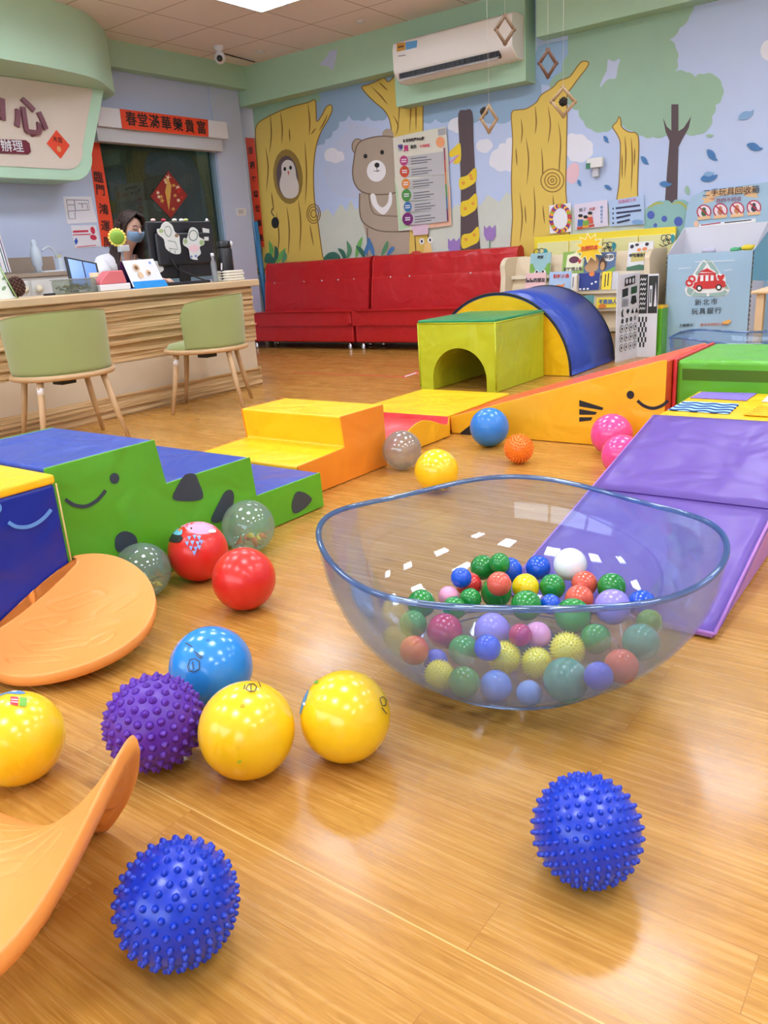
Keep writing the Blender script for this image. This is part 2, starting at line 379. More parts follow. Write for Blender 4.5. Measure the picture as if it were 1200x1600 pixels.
c_gr = pm('grass_green', (92, 150, 110)); c_gr2 = pm('bright_green', (110, 180, 90)); c_dg = pm('deep_green', (56, 110, 90)); c_teal = pm('bush_teal', (140, 184, 180)); c_ol = pm('olive', (176, 180, 90)); c_dot = pm('berry_blue', (78, 98, 176)); c_pk = pm('pink', (228, 190, 200)); c_red = pm('red', (210, 70, 70)); c_pink2 = pm('tongue', (220, 130, 180))
F([(396,300),(430,308),(470,318),(500,334),(512,326),(520,338),(533,318),(541,330),(548,312),(556,328),(566,320),(600,335),(640,330),(700,332),(715,318),(724,330),(737,308),(750,322),(762,304),(780,316),(792,300),(806,310),(820,296),(838,312),(870,300),(900,330),(960,320),(1040,330),(1100,320),(1130,560),(820,570),(396,560)], c_mist)
F(scallop([(470,150),(560,128),(640,105),(760,96),(838,90),(845,160),(835,184),(815,190),(800,186),(775,192),(752,186),(730,190),(715,184),(700,190),(680,186),(664,192),(630,186),(606,180),(592,188),(575,182),(560,188),(545,180),(530,190),(520,206),(508,218),(500,226),(490,222),(470,210)], -4), c_cloudband)
F(scallop([(394,130),(440,140),(480,140),(500,150),(495,160),(478,164),(460,168),(440,172),(424,180),(412,190),(402,196),(396,206)], -3), c_canopy)
F(scallop([(514,252),(522,240),(524,225),(536,214),(545,206),(548,192),(560,196),(575,200),(600,206),(612,220),(640,240),(660,260),(640,300),(560,310),(520,300),(506,270)], -3), c_sky2 := pm('pale_sky', (190, 202, 228)))
F(scallop([(507,245),(514,232),(528,236),(538,244),(532,252),(516,252)], -3), c_cl)
F(scallop([(700,196),(712,184),(722,188),(730,196),(724,206),(706,204)], -3), c_cl)
F(scallop([(744,226),(756,218),(768,222),(766,234),(752,238)], -3), c_cl)
F(scallop([(765,250),(778,232),(790,224),(800,215),(806,240),(806,262),(790,266),(772,262)], -4), c_cl)
F(scallop([(885,215),(900,210),(918,218),(926,232),(918,248),(900,252),(888,244),(880,230)], -4), c_cl)
F(scallop([(888,262),(898,254),(905,262),(900,284),(890,286),(884,275)], -2), c_pk)
F(scallop([(1190,72),(1203,62),(1222,66),(1226,84),(1208,94),(1192,90)], -3), c_cl)
F([(836,90),(840,72),(862,66),(896,60),(900,100),(880,122),(862,134),(846,132),(836,120)], pm('blue_patch', (150,184,220)))
F(scallop([(894,20),(960,-20),(1083,-60),(1084,0),(1078,24),(1062,44),(1046,62),(1056,76),(1058,95),(1055,112),(1072,113),(1086,121),(1100,116),(1117,118),(1128,134),(1128,152),(1118,164),(1112,182),(1108,200),(1090,210),(1070,208),(1056,204),(1040,212),(1020,214),(1004,212),(988,204),(974,196),(958,198),(942,206),(924,202),(912,190),(904,172),(892,165),(884,150),(868,144),(858,132),(878,112),(888,84)], -3), c_canopy)
F(smoothc([(950,93),(958,96),(969,92),(965,106),(962,122),(950,124),(937,137),(942,122),(948,110)], 3), c_sky2)
# trunks
def trunk(o, lines, wl_=1.6):
    F(smoothc(o, 3), c_trunk); wb.line(smoothc(o, 3)+[o[0]], wl_, c_bark)
    for l in lines: wb.line(smoothc(l, 4, False), 2.2, c_bark, True); wb.same()
    wb.k += 1
trunk([(395,420),(410,420),(404,300),(402,260),(399,215),(401,196),(412,186),(436,174),(458,166),(482,160),(492,156),(494,172),(495,190),(503,180),(510,167),(517,164),(519,172),(512,188),(502,205),(494,228),(490,262),(491,310),(497,350),(504,400),(508,420)],
      [[(422,176),(424,210),(421,240)],[(438,174),(441,200),(440,226)],[(452,200),(453,222)],[(481,160),(484,190),(483,212)],[(476,220),(479,270),(477,320)],[(415,230),(419,262),(416,300)],[(432,330),(436,370),(433,400)],[(448,322),(452,360),(450,400)],[(466,310),(470,350),(468,395)],[(498,205),(506,192),(512,178)],[(486,210),(494,200)],[(424,300),(428,330)],[(484,350),(490,385)]])
F(ell(450,276,23,43,20,-0.08), pm('bark_ring', (150,122,56))); F(ell(449,277,17,34,20,-0.08), c_hole)
F(smoothc([(440,258),(447,250),(456,252),(461,262),(463,276),(467,290),(465,304),(456,310),(445,308),(438,296),(437,284),(440,272)], 3), c_owl)
F(ell(445,264,2.2,3.2), c_k); wb.same(); F(ell(454,262,2.2,3.2), c_k); F([(449,268),(452,268),(451,275)], c_red)
for r_ in (15, 11, 6): wb.line(ell(490,334,r_*0.7,r_)+[(490+r_*0.7,334)], 1.6, c_bark); wb.same()
wb.k += 1
F(ell(430,348,6,9), c_k); wb.same(); wb.line([(426,325),(424,332),(428,338)], 1.5, c_k)
trunk([(565,136),(576,132),(590,126),(600,122),(606,128),(612,124),(618,118),(640,108),(662,112),(661,160),(661,210),(664,300),(668,420),(622,420),(614,330),(612,260),(612,215),(609,188),(600,172),(586,160),(574,148)],
      [[(580,135),(595,150),(606,164)],[(592,128),(606,142)],[(620,132),(624,160),(622,200)],[(640,120),(642,160),(640,210)],[(650,150),(650,205)],[(630,370),(632,400)],[(648,366),(650,400)],[(614,180),(622,196),(618,212)]])
trunk([(799,178),(808,172),(822,170),(838,160),(846,148),(862,138),(868,132),(874,126),(890,120),(902,104),(910,96),(919,97),(918,104),(904,122),(894,136),(886,148),(886,180),(885,240),(884,300),(886,420),(804,420),(801,340),(799,280),(801,220)],
      [[(814,185),(816,205),(814,225)],[(836,165),(838,190),(836,210)],[(856,165),(860,195),(856,225)],[(872,190),(876,220),(874,258),(872,290)],[(822,215),(826,250),(823,290)],[(812,300),(816,340),(812,380)],[(834,290),(836,330),(833,370)],[(846,230),(848,262),(847,290)],[(806,230),(808,260)],[(820,320),(822,350)],[(864,305),(866,340)],[(848,320),(851,350)]])
F(ell(863,282,18,18), c_trunk)
for r_ in (18, 12, 7, 2.5): wb.line(ell(863,282,r_,r_)+[(863+r_,282)], 1.7, c_bark); wb.same()
wb.k += 1
trunk([(957,198),(964,190),(967,182),(970,188),(971,198),(982,206),(994,208),(998,222),(997,260),(996,300),(996,330),(964,330),(967,290),(969,250),(969,222),(963,208)], [[(976,212),(978,240),(976,280)],[(986,214),(988,250),(986,300)],[(972,240),(972,280)],[(992,230),(991,260)]])
F([(1049,163),(1060,163),(1060,205),(1068,200),(1080,182),(1076,200),(1066,218),(1060,230),(1059,270),(1058,330),(1038,330),(1042,270),(1046,220),(1040,206),(1036,184),(1042,198),(1049,204)], c_dark)
F(smoothc([(716,178),(727,172),(738,175),(740,220),(744,300),(750,420),(722,420),(720,300),(718,230)], 3), c_dark)
for q in ([(718,279),(730,274),(743,262),(744,282),(732,292),(719,296)], [(720,317),(732,312),(744,302),(745,324),(734,334),(721,338)], [(722,368),(736,364),(747,354),(748,376),(736,384),(722,388)]): F(smoothc(q, 3), c_yel)
for q in ((724,286),(737,279),(735,274),(727,326),(739,318),(728,374),(741,367)): F(ell(q[0], q[1], 2.8, 2.8, 8), c_or); wb.same()
F(smoothc([(702,238),(710,230),(719,224),(720,250),(714,256),(708,254),(716,242),(704,246)], 3), c_yel); wb.line([(717,242),(708,250),(701,256)], 1.8, c_pink2)
# bear
F(ell(559,229,9,12), c_bear); wb.same(); F(ell(606,211,9,10), c_bear); wb.line(ell(559,229,9,12)+[(568,229)], 1.5, c_bl)
F(smoothc([(564,300),(572,298),(612,298),(632,300),(640,340),(632,420),(572,420),(574,380),(568,352),(562,330)], 3), c_bear)
F(smoothc([(553,250),(556,232),(562,222),(576,216),(594,213),(612,214),(626,222),(634,250),(632,280),(620,300),(590,304),(566,300),(554,286),(551,268)], 3), c_bear)
wb.line(smoothc([(553,250),(556,232),(562,222),(576,216),(594,213),(612,214),(626,222),(634,250),(632,280),(620,300),(590,304),(566,300),(554,286),(551,268),(553,250)], 3, False), 2.0, c_bl)
wb.line(smoothc([(562,302),(562,330),(568,348),(590,360),(618,362),(640,360)], 4, False), 2.0, c_bl); wb.line(smoothc([(576,302),(580,326),(590,336),(620,338),(640,340)], 4, False), 1.6, c_bl); wb.line([(574,356),(574,400)], 1.8, c_bl)
F(ell(588,267,15,17), c_w); F(ell(589,258,4,4), c_k); wb.line([(589,260),(589,268),(584,267)], 1.2, c_k); wb.line([(589,268),(593,266)], 1.2, c_k)
F(ell(571,244,3,3.6), c_k); wb.same(); F(ell(597,238,3,3.6), c_k)
F(smoothc([(579,304),(586,304),(590,318),(598,324),(606,316),(608,302),(612,302),(612,318),(604,332),(597,335),(588,328),(581,318)], 3), c_w)
# snail, tulips, plants, insects
F(smoothc([(662,392),(664,378),(668,380),(671,376),(674,388),(676,400),(660,400)], 3), pm('snail', (236,200,130))); F(ell(651,398,10,6), c_red)
for q in ((659,377),(672,375)): F(ell(q[0], q[1], 4.2, 5, 12), c_w); wb.same(); wb.k += 1; F(ell(q[0], q[1], 1.6, 2.4, 10), c_k); wb.k -= 2
wb.k += 2
for a, b in ((709,384),(765,364)):
    F([(a-9,b-12),(a-5,b-7),(a,b-12),(a+4,b-7),(a+9,b-13),(a+10,b+4),(a+5,b+12),(a-5,b+12),(a-9,b+3)], c_pu); wb.line([(a,b+10),(a,b+40)], 1.5, c_gr)
def blade(a, b, c, mt, wd=6): wb.line(smoothc([a, b, c], 5, False), wd, mt, True); wb.same()
for q in (((418,412),(424,392),(420,376),c_gr2),((432,412),(440,398),(446,388),c_gr2),((428,412),(432,396),(430,384),c_dg),((440,412),(445,402),(444,392),c_gr),((540,408),(546,392),(542,376),c_gr),((556,404),(560,386),(566,370),c_gr2),((566,404),(574,388),(578,372),c_leafb),((585,402),(580,386),(574,370),c_leafb),((596,400),(602,388),(606,376),c_gr),((570,404),(564,392),(556,384),c_dg),((604,400),(612,390),(616,386),c_leafb),((540,410),(536,396),(528,388),c_dg)): blade(*q, wd=7)
wb.k += 1
F(smoothc([(505,408),(512,396),(524,394),(532,402),(528,410)], 3), c_dg); F(smoothc([(414,410),(416,396),(424,398),(430,412)], 3), c_dg)
# bushes on the right and falling leaves
F(scallop([(1008,420),(1008,330),(1020,320),(1036,314),(1050,318),(1062,312),(1078,320),(1078,420)], -3), c_teal)
wb.line(smoothc([(1012,326),(1024,318),(1038,318)], 4, False), 4, c_ol, True); wb.line(smoothc([(1048,320),(1060,316),(1072,324),(1074,336)], 4, False), 4, c_ol, True)
for q in ((1017,336,6),(1038,342,4.5),(1060,346,7),(1024,352,3),(1048,360,4)): F(ell(q[0], q[1], q[2], q[2]*1.1, 12), c_dot); wb.same()
wb.k += 1
def leaf(x, y, L, ang, mt, wd=0.42):
    c, s = math.cos(ang), math.sin(ang); o = [(-1,0),(-0.5,-wd),(0.1,-wd*1.1),(0.6,-wd*0.5),(1,-0.25),(0.7,wd*0.4),(0.1,wd),(-0.5,wd*0.8)]
    F(smoothc([(x+(a*c-b*s)*L, y+(a*s+b*c)*L) for a, b in o], 2), mt); wb.same()
for q in ((947,218,7,1.0,c_leafb),(1007,251,9,0.9,c_leafb),(905,286,6,1.2,c_leafb),(950,293,7,0.5,c_leafb),(1112,243,12,0.9,c_leafb),(1108,278,14,-0.15,c_leafb),(1108,272,9,-0.1,c_leafl),(1040,288,10,0.1,c_leafb),(1179,230,13,0.35,c_leafb),(1166,180,14,-0.4,c_leafl),(1109,212,6,0,c_canopy),(1074,298,8,1.4,c_canopy),(1240,210,12,0.5,c_leafb),(1230,290,12,-0.5,c_leafb)): leaf(*q)
wb.k += 1
struct(wb.mb.build('wall_back', loc=(0, 0, 0)))
# beams over the mural and the box behind the air conditioner
bb = MB(); bb.box((XL, YF, 2.77), (-5.12, YB, ZC), M_green); bb.box((-3.56, YF+0.02, 2.77), (XR, YB, ZC), M_green)
bb.poly([tuple(hit(x, y, (0, YF-0.001, 0), Vector((0,1,0)))) for x, y in ((498,101),(511,88),(516,78),(527,78),(525,92),(520,110),(512,104))], c_sky2)
struct(bb.build('trim_2', loc=(0, 0, 0)))
struct(MB().box((-5.12, YF-0.005, 2.432), (-3.655, YB, ZC), M_green).build('trim_3', loc=(0, 0, 0)))
# dim office behind the glass
M_off = mat('office_wall', (128, 140, 124), 0.8)
ow = MB(); ow.box((-10.2, Y0, 0), (-10.1, 7.8, ZC), M_off); ow.box((-10.1, 7.7, 0), (XL-0.12, 7.8, ZC), M_off); ow.box((-10.1, 3.9, 0), (XL-0.12, 4.0, ZC), M_off)
struct(ow.build('wall_office', loc=(0, 0, 0)))
struct(MB().box((XL-0.07, 5.30, 0.86), (XL-0.062, 6.93, 2.28), clear('office_glass', (176, 192, 184), 0.12, (140, 152, 142), 0.05, 0.02)).build('window_1', loc=(0, 0, 0)))
wf = MB()
for a, b in (((XL-0.10, 5.30, 0.86), (XL-0.02, 5.34, 2.28)), ((XL-0.10, 6.89, 0.86), (XL-0.02, 6.93, 2.28)), ((XL-0.10, 5.30, 0.86), (XL-0.02, 6.93, 0.90))): wf.box(a, b, mat('blue_grey_frame', (120, 150, 165), 0.5))
struct(wf.build('trim_4', loc=(0, 0, 0)))
# door and furniture inside the office, seen dimly
t = thing('filing_cabinet', (-9.0, 5.75, 0), 'grey filing cabinet standing in the dim office behind the glass', 'cabinet')
mb = MB().box((-9.4, 5.0, 0.0), (-8.7, 6.4, 1.9), mat('cabinet_grey', (120, 140, 140), 0.5)); mb.build('body', t, bevel=0.01)
for k in range(2): MB().box((-8.7, 5.05+0.7*k, 0.05), (-8.68, 5.65+0.7*k, 1.82), mat('cabinet_door_grey', (136, 158, 156), 0.5)).build('door', t, bevel=0.006)
# curtain pale green inside the office
cu = MB(); n = 60; vs = []
for i in range(n+1):
    y = 5.35+1.55*i/n; x = XL-0.30+0.035*math.sin(i*1.05)
    drop = 0.55 + 0.9*(1 - min(1, min(i, n-i)/26.0))**1.5
    vs += [(x, y, 2.3), (x, y, 2.3-drop)]
cu.add(vs, [(2*i, 2*i+2, 2*i+3, 2*i+1) for i in range(n)], mat('curtain_green', (160, 168, 120), 0.8), True)
tag(cu.build('window_curtain', solid=0.004), 'pale green gathered curtain hanging inside the office window', 'curtain')

# ---- ceiling troffers
M_panel = mat('lamp_panel', (232, 241, 255), 0.4, emit=PANEL); M_frame = mat('lamp_frame', (225, 226, 228), 0.35, metal=0.3)
first = None
spots = [(x, y) for x in (-5.615, -3.56, -1.505, 0.55, 2.605) for y in (5.36, 3.305, 1.25, -0.805)]
for i, (x, y) in enumerate(spots):
    if first is None:
        first = thing('ceiling_light', (x+0.3425, y+0.3425, ZC-0.03), 'square louvred ceiling light panel glowing at the top edge of the photo', 'light', 'ceiling light panels')
        ORG[first.name] = Vector((x+0.3425, y+0.3425, ZC-0.03)); X0, Y1 = x, y
        mb = MB()
        for a, b in (((x+0.01,y+0.01),(x+0.675,y+0.035)),((x+0.01,y+0.65),(x+0.675,y+0.675)),((x+0.01,y+0.035),(x+0.035,y+0.65)),((x+0.65,y+0.035),(x+0.675,y+0.65))):
            mb.box((a[0], a[1], ZC-0.03), (b[0], b[1], ZC-0.001), M_frame)
        for k in range(1, 4): mb.box((x+0.035, y+0.035+0.1538*k-0.003, ZC-0.028), (x+0.65, y+0.035+0.1538*k+0.003, ZC-0.008), M_frame); mb.box((x+0.035+0.1538*k-0.003, y+0.035, ZC-0.028), (x+0.035+0.1538*k+0.003, y+0.65, ZC-0.008), M_frame)
        mb.build('frame', first); MB().box((x+0.035, y+0.035, ZC-0.008), (x+0.65, y+0.65, ZC-0.004), M_panel).build('diffuser', first)
    else:
        r = first.copy(); C.objects.link(r); r.location = (x+0.3425, y+0.3425, ZC-0.03)
        r['label'] = 'louvred ceiling light panel, %s row from the mural, %s from the counter side' % (('first','second','third','last')[i % 4], ('first','second','third','fourth','last')[i//4])
        for ch in first.children: c = ch.copy(); C.objects.link(c); c.parent = r
r = first.copy(); C.objects.link(r); r.location = (-8.8, 6.9, ZC-0.03); r.scale = (0.8, 0.8, 1); r['label'] = 'small ceiling light panel inside the dim office behind the glass'; r['group'] = 'office light'  # extra lamp, added only to lift the dark room behind the glass
for ch in first.children: c = ch.copy(); C.objects.link(c); c.parent = r
# recessed spots and small camera
for x, y in ((406,80),(563,33)):
    p = fl(x, y, ZC); o = MB().lathe([(0.0,-0.004),(0.035,-0.004),(0.05,-0.008),(0.055,-0.001)], M_frame, (p.x, p.y, ZC), 24)
    o.ball((p.x, p.y, ZC-0.006), 0.03, M_white, 12, sz=0.3)
    tag(o.build('downlight'), 'small round recessed downlight near the mural wall corner' if x < 500 else 'small round recessed downlight left of the air conditioner box', 'light')
p = fl(344, 92, 3.05); t = thing('security_camera', (p.x, p.y, 2.99), 'small white dome camera under the ceiling in the corner', 'camera')
MB().lathe([(0.0,0.18),(0.05,0.18),(0.05,0.15),(0.025,0.13),(0.03,0.10)], M_white, (p.x, p.y, 2.99), 20).build('mount', t)
MB().ball((p.x, p.y, 3.06), 0.06, M_white, 20).build('body', t)
MB().ball((p.x+0.03, p.y-0.035, 3.045), 0.032, mat('lens_black', (25, 25, 28), 0.15), 16).build('lens', t)
pa = [fl(350,84,ZC-0.01), fl(372,90,ZC-0.01), fl(398,97,ZC-0.01)]
tag(MB().tube(pa, 0.006, mat('cable_black', (30,30,32), 0.5), 6).build('cable'), 'thin black cable running along the ceiling from the dome camera', 'cable')

# ---- air conditioner
M_ac = mat('ac_white', (238, 236, 230), 0.3); y0, y1 = 7.15, YF-0.006
t = thing('air_conditioner', (-4.32, 7.28, 2.60), 'white wall-mounted air conditioner on the mint green box', 'air conditioner')
pr = [(y1, 2.965), (7.22, 2.965), (7.165, 2.94), (7.150, 2.88), (7.150, 2.70), (7.165, 2.665), (7.26, 2.60), (y1, 2.60)]
mb = MB(); k = len(pr)
vs = [(-4.965, a, b) for a, b in pr]+[(-3.665, a, b) for a, b in pr]
mb.add(vs, [list(range(k)), list(range(k, 2*k))[::-1]]+[[i, k+i, k+(i+1) % k, (i+1) % k] for i in range(k)], M_ac); mb.build('housing', t, bevel=0.012, seg=3)
MB().box((-4.90, 7.158, 2.615), (-3.80, 7.20, 2.672), mat('outlet_black', (26, 26, 30), 0.5)).build('air_outlet', t)
mb = MB(); mb.box((-4.90, 0, -0.004), (-3.80, 0.055, 0.004), mat('flap_silver', (200, 202, 208), 0.3), Matrix.Translation((0, 7.128, 2.604)) @ Matrix.Rotation(math.radians(28), 4, 'X')); mb.build('flap', t)
for k in range(14): pass
mb = MB()
for k in range(20): mb.box((-4.88+0.055*k, 7.15, 2.62), (-4.876+0.055*k, 7.162, 2.668), mat('vane_grey', (70, 70, 76), 0.4))
mb.build('vane', t, loc=None)
P1 = Paint((0, 7.148, 0), (0, 1, 0)); P1.e = 0.0008
P1.fill([(620,68),(633,66),(633,78),(620,81)], mat('energy_sticker', (205, 150, 50), 0.5)); P1.fill([(634,66),(652,63),(651,74),(634,78)], mat('blue_sticker', (90, 160, 215), 0.5))
P1.line([(622,74),(631,72)], 2, mat('ink_dark', (40, 40, 44), 0.6)); P1.line([(622,88),(634,86)], 1.3, mat('ink_grey', (120, 120, 124), 0.6)); P1.mb.build('sticker', t)

# ---- header, shutter box, lettering on the left
M_red = mat('red_paper', (232, 72, 34), 0.6); M_ink = mat('brush_ink', (28, 22, 20), 0.6)
t = thing('roller_shutter_box', (-7.28, 6.15, 2.24), 'long white shutter box above the office window', 'shutter box')
MB().box((XL+0.022, 5.27, 2.372), (-7.20, 7.0, 2.55), M_white).build('header', t, bevel=0.006)
MB().box((XL+0.022, 5.27, 2.242), (-7.24, 6.93, 2.370), mat('shutter_grey', (200, 204, 208), 0.5)).build('shutter', t, bevel=0.004)
t = thing('red_banner', (-7.198, 6.13, 2.38), 'long horizontal orange-red spring couplet strip on the white shutter box', 'banner')
mb = Paint((-7.196, 0, 0), (1, 0, 0)); mb.fill([(187,170),(325,187),(326,214),(191,201)], M_red); mb.mb.build('paper', t, solid=0.001)
for i, ch in enumerate('春堂滿華榮貴富'):
    x = 205+i*18.3; y = 187+i*2.3; text_px(ch, x-8, y-1, x+8, y+1, (-7.193,0,0), (1,0,0), M_ink, t, h=0.165, name='character', bold=0.002)
t = thing('red_banner', (XL+0.004, 5.23, 1.16), 'vertical orange-red couplet strip left of the office window, behind the woman', 'banner')
mb = Paint((XL+0.002, 0, 0), (1, 0, 0)); mb.fill([(136,215),(155,222),(176,345),(178,385),(159,385)], M_red); mb.mb.build('paper', t, solid=0.001)
for i, ch in enumerate('臨門鴻運開'):
    x = [154,157,162,165,169][i]; y = [278,298,328,354,380][i]; text_px(ch, x-7, y-1, x+7, y+1, (XL+0.006,0,0), (1,0,0), M_ink, t, h=0.135, name='character', bold=0.001)
t = thing('red_banner', (-7.47, YB-0.004, 1.2), 'vertical orange-red couplet strip between the office pillar and the mural', 'banner')
mb = Paint((0, YM-0.002, 0), (0, 1, 0)); mb.fill([(383,215),(397,216),(413,386),(402,385)], M_red); mb.mb.build('paper', t, solid=0.001)
for i, ch in enumerate('百福年增世業長'):
    x = 391.5+2.75*i; y = 237+22.7*i; text_px(ch, x-6, y-.5, x+6, y-1.5, (0,YM-0.004,0), (0,1,0), M_ink, t, h=0.10, name='character', bold=0.002)
t = thing('lucky_diamond', (XL-0.056, 6.10, 1.53), 'red and gold diamond-shaped paper ornament hanging on the office glass', 'decoration')
mb = Paint((XL-0.056, 0, 0), (1, 0, 0)); mb.fill([(263,267),(293,305),(267,341),(235,307)], mat('maroon_paper', (150, 40, 34), 0.5)); mb.mb.build('paper', t, solid=0.003)
mb = Paint((XL-0.053, 0, 0), (1, 0, 0)); gg = [mat('gold_foil', (214, 168, 80), 0.4), mat('cream_foil', (236, 214, 180), 0.5), mat('bright_red', (200, 50, 40), 0.5)]
rnd = random.Random(4)
for k in range(46):
    a, b = rnd.uniform(-1, 1), rnd.uniform(-1, 1)
    if abs(a)+abs(b) > 0.9: continue
    mb.fill(star(264+a*28, 305+b*34, rnd.uniform(3, 5.5), 1.6, 5), gg[k % 3]); mb.same()
mb.fill([(262,278),(268,290),(264,330),(258,300)], gg[0]); mb.mb.build('ornament', t)

# ---- curved sign canopy above the sink
t = thing('sign_canopy', (-7.0, 4.2, 1.82), 'curved mint green sign canopy with cream panel above the reception', 'sign')
arc = smoothc([(XL+0.01,5.52),(-7.10,5.44),(-6.955,5.30),(-6.66,4.93),(-6.545,4.53),(-6.50,4.1),(-6.50,3.6),(-6.56,3.1),(-6.7,2.6),(-7.0,2.2),(XL+0.01,2.05)], 6, False)
pts = [(p.x, p.y) for p in arc]; k = len(pts)
mb = MB(); mb.add([(x, y, 2.65) for x, y in pts]+[(x, y, ZC-0.001) for x, y in pts], [(i, i+1, k+i+1, k+i) for i in range(k-1)], M_gpanel, True)
mb.poly([(x, y, 2.65) for x, y in pts], M_gpanel); mb.build('fascia', t)
# face panel: rounded green frame and cream fabric board
def rr(y0, y1a, z0, z1, rad, x, tp=0.0):
    out = [(x, y0, z1), (x, y1a+tp, z1)]
    for j in range(9):
        a = -math.pi/2*j/8; out.append((x, y1a-rad+rad*math.cos(a), z0+rad+rad*math.sin(a)))
    out.append((x, y0, z0)); return out
MB().slab(rr(2.6, 5.0, 1.835, 2.652, 0.24, -7.0, 0.25), (XL+7.0+0.01, 0, 0), M_gpanel).build('frame', t, bevel=0.008)
fabric = mat('cream_ribbed_fabric', (226, 214, 200), 0.9, bump=0.25, bscale=120)
MB().slab(rr(2.7, 4.90, 1.93, 2.645, 0.2, -6.997, 0.22), (0.006, 0, 0), fabric).build('panel', t)
M_plum = mat('plum_letter', (122, 66, 78), 0.35)
text_px('中', -47, 165, 9, 181, (-6.985,0,0), (1,0,0), M_plum, t, h=0.40, name='character', bold=0.008)
text_px('心', 22, 183, 70, 190, (-6.985,0,0), (1,0,0), M_plum, t, h=0.38, name='character', bold=0.008)
for ch in [c for c in t.children if c.name.startswith('character')]:
    md = ch.modifiers.new('s', 'SOLIDIFY'); md.thickness = 0.02
mb = Paint((-6.982, 0, 0), (1, 0, 0)); mb.fill([(-60,215),(40,219),(46,224),(48,237),(44,241),(-60,236)], mat('plum_plate', (112, 24, 50), 0.3)); mb.mb.build('plate', t, solid=0.008)
text_px('辦理', 5, 228.5, 33, 230, (-6.975,0,0), (1,0,0), M_white, t, h=0.125, bold=0.001)
t = thing('red_diamond_paper', (-6.98, 4.66, 2.03), 'small orange-red diamond couplet paper on the cream sign panel', 'paper decoration')
mb = Paint((-6.988, 0, 0), (1, 0, 0)); mb.fill([(88,203),(109,227),(95,248),(73,224)], M_red); mb.mb.build('paper', t, solid=0.002)
text_px('大吉', 83, 217, 97, 220, (-6.984,0,0), (1,0,0), M_ink, t, h=0.06); text_px('春', 87, 232, 97, 235, (-6.984,0,0), (1,0,0), mat('gold_ink', (250, 200, 130), 0.5), t, h=0.06)
# papers on the left wall
def paper(name, quad, plane, nrm, label, cat, mt, draw=None, lift=0.004, group=None):
    n = Vector(nrm); p = Vector(plane)
    if (EYE-p).dot(n) < 0: n = -n
    b = Paint(p+n*lift, n); b.e = 0.0004; b.fill(quad, mt); o = b.mb.build(name, solid=0.001)
    tag(o, label, cat, group)
    if draw:
        d = Paint(p+n*(lift+0.0012), n); d.e = 0.0007; draw(d); d.mb.build('print', o)
    return o
M_pap = mat('white_paper', (232, 232, 240), 0.6); M_g = mat('ink_soft_grey', (110, 110, 118), 0.6); M_rk = mat('ink_red', (206, 50, 80), 0.6)
def d1(d):
    for l in ([(104,312),(138,313),(140,328),(106,330),(104,312)],[(116,313),(118,330)],[(106,330),(108,342),(118,342),(117,331)],[(122,318),(136,318),(137,326)],[(128,318),(129,325)],[(106,320),(116,320)]): d.line(l, 1.0, M_g)
paper('floor_plan_sheet', [(98,307),(142,307),(152,347),(105,350)], (XL,0,0), (1,0,0), 'white sheet with a drawn floor plan on the lavender wall', 'paper', M_pap, d1)
def d2(d):
    d.line([(114,367),(142,366)], 1.6, M_rk); d.line([(114,362),(138,361)], 3.2, M_rk); d.fill(ell(145,360,3.4,6,12,-0.3), M_rk); d.fill(ell(146,371,5.5,4,12,0.4), M_rk); d.fill([(119,371),(122,377),(119,383),(116,377)], mat('ink_blue', (40, 90, 190), 0.6)); d.line([(120,386),(150,383)], 1.0, M_rk)
paper('notice_sheet', [(110,352),(150,352),(158,385),(117,388)], (XL,0,0), (1,0,0), 'white notice with red lettering below the floor plan sheet', 'paper', M_pap, d2)
t = thing('light_switch', (XL+0.02, 7.09, 1.50), 'white rectangular wall switch on the blue pillar beside the couplet', 'switch')
q = [onX(x, y, XL+0.02) for x, y in ((368,325),(384,325),(384,337),(369,338))]
MB().slab(q, (0.012, 0, 0), M_white).build('plate', t, bevel=0.003)
q = [onX(x, y, XL+0.033) for x, y in ((372,328),(380,328),(380,334),(373,334))]
MB().slab(q, (0.006, 0, 0), mat('rocker_grey', (190, 195, 198), 0.4)).build('rocker', t)
# blue pole in the corner by the mural
p0 = onY(394, 388, 7.50); tag(MB().tube([(-7.36, 7.5, 0.0), (-7.42, 7.5, 1.50)], 0.035, mat('blue_pole', (60, 130, 180), 0.4), 14).build('corner_pole'), 'tall blue pole standing in the corner beside the mural', 'pole')

# ================================================================== RECEPTION COUNTER
M_oak = mat('pale_oak', (206, 180, 142), 0.45, var=0.10, vscale=9); M_oakl = mat('bleached_oak', (208, 192, 166), 0.5, var=0.07, vscale=5)
sm_ = bpy.data.materials.new('layered_wood'); sm_.use_nodes = True; nt = sm_.node_tree; B = nt.nodes['Principled BSDF']
tc = nt.nodes.new('ShaderNodeTexCoord'); mp = nt.nodes.new('ShaderNodeMapping'); mp.inputs['Scale'].default_value = (1, 1.2, 60); nt.links.new(tc.outputs['Object'], mp.inputs[0])
nz = nt.nodes.new('ShaderNodeTexNoise'); nz.inputs['Scale'].default_value = 1.6; nz.inputs['Detail'].default_value = 4; nt.links.new(mp.outputs[0], nz.inputs[0])
rp = nt.nodes.new('ShaderNodeValToRGB'); rp.color_ramp.elements[0].position = 0.35; rp.color_ramp.elements[1].position = 0.65
rp.color_ramp.elements[0].color = (lin(180), lin(146), lin(98), 1); rp.color_ramp.elements[1].color = (lin(222), lin(192), lin(146), 1)
nt.links.new(nz.outputs['Fac'], rp.inputs[0]); nt.links.new(rp.outputs[0], B.inputs['Base Color']); B.inputs['Roughness'].default_value = 0.5
CT = 0.862
ct = thing('reception_counter', (-5.2, 2.4, 0), 'long reception counter with layered wavy wood front and pale oak top', 'counter')
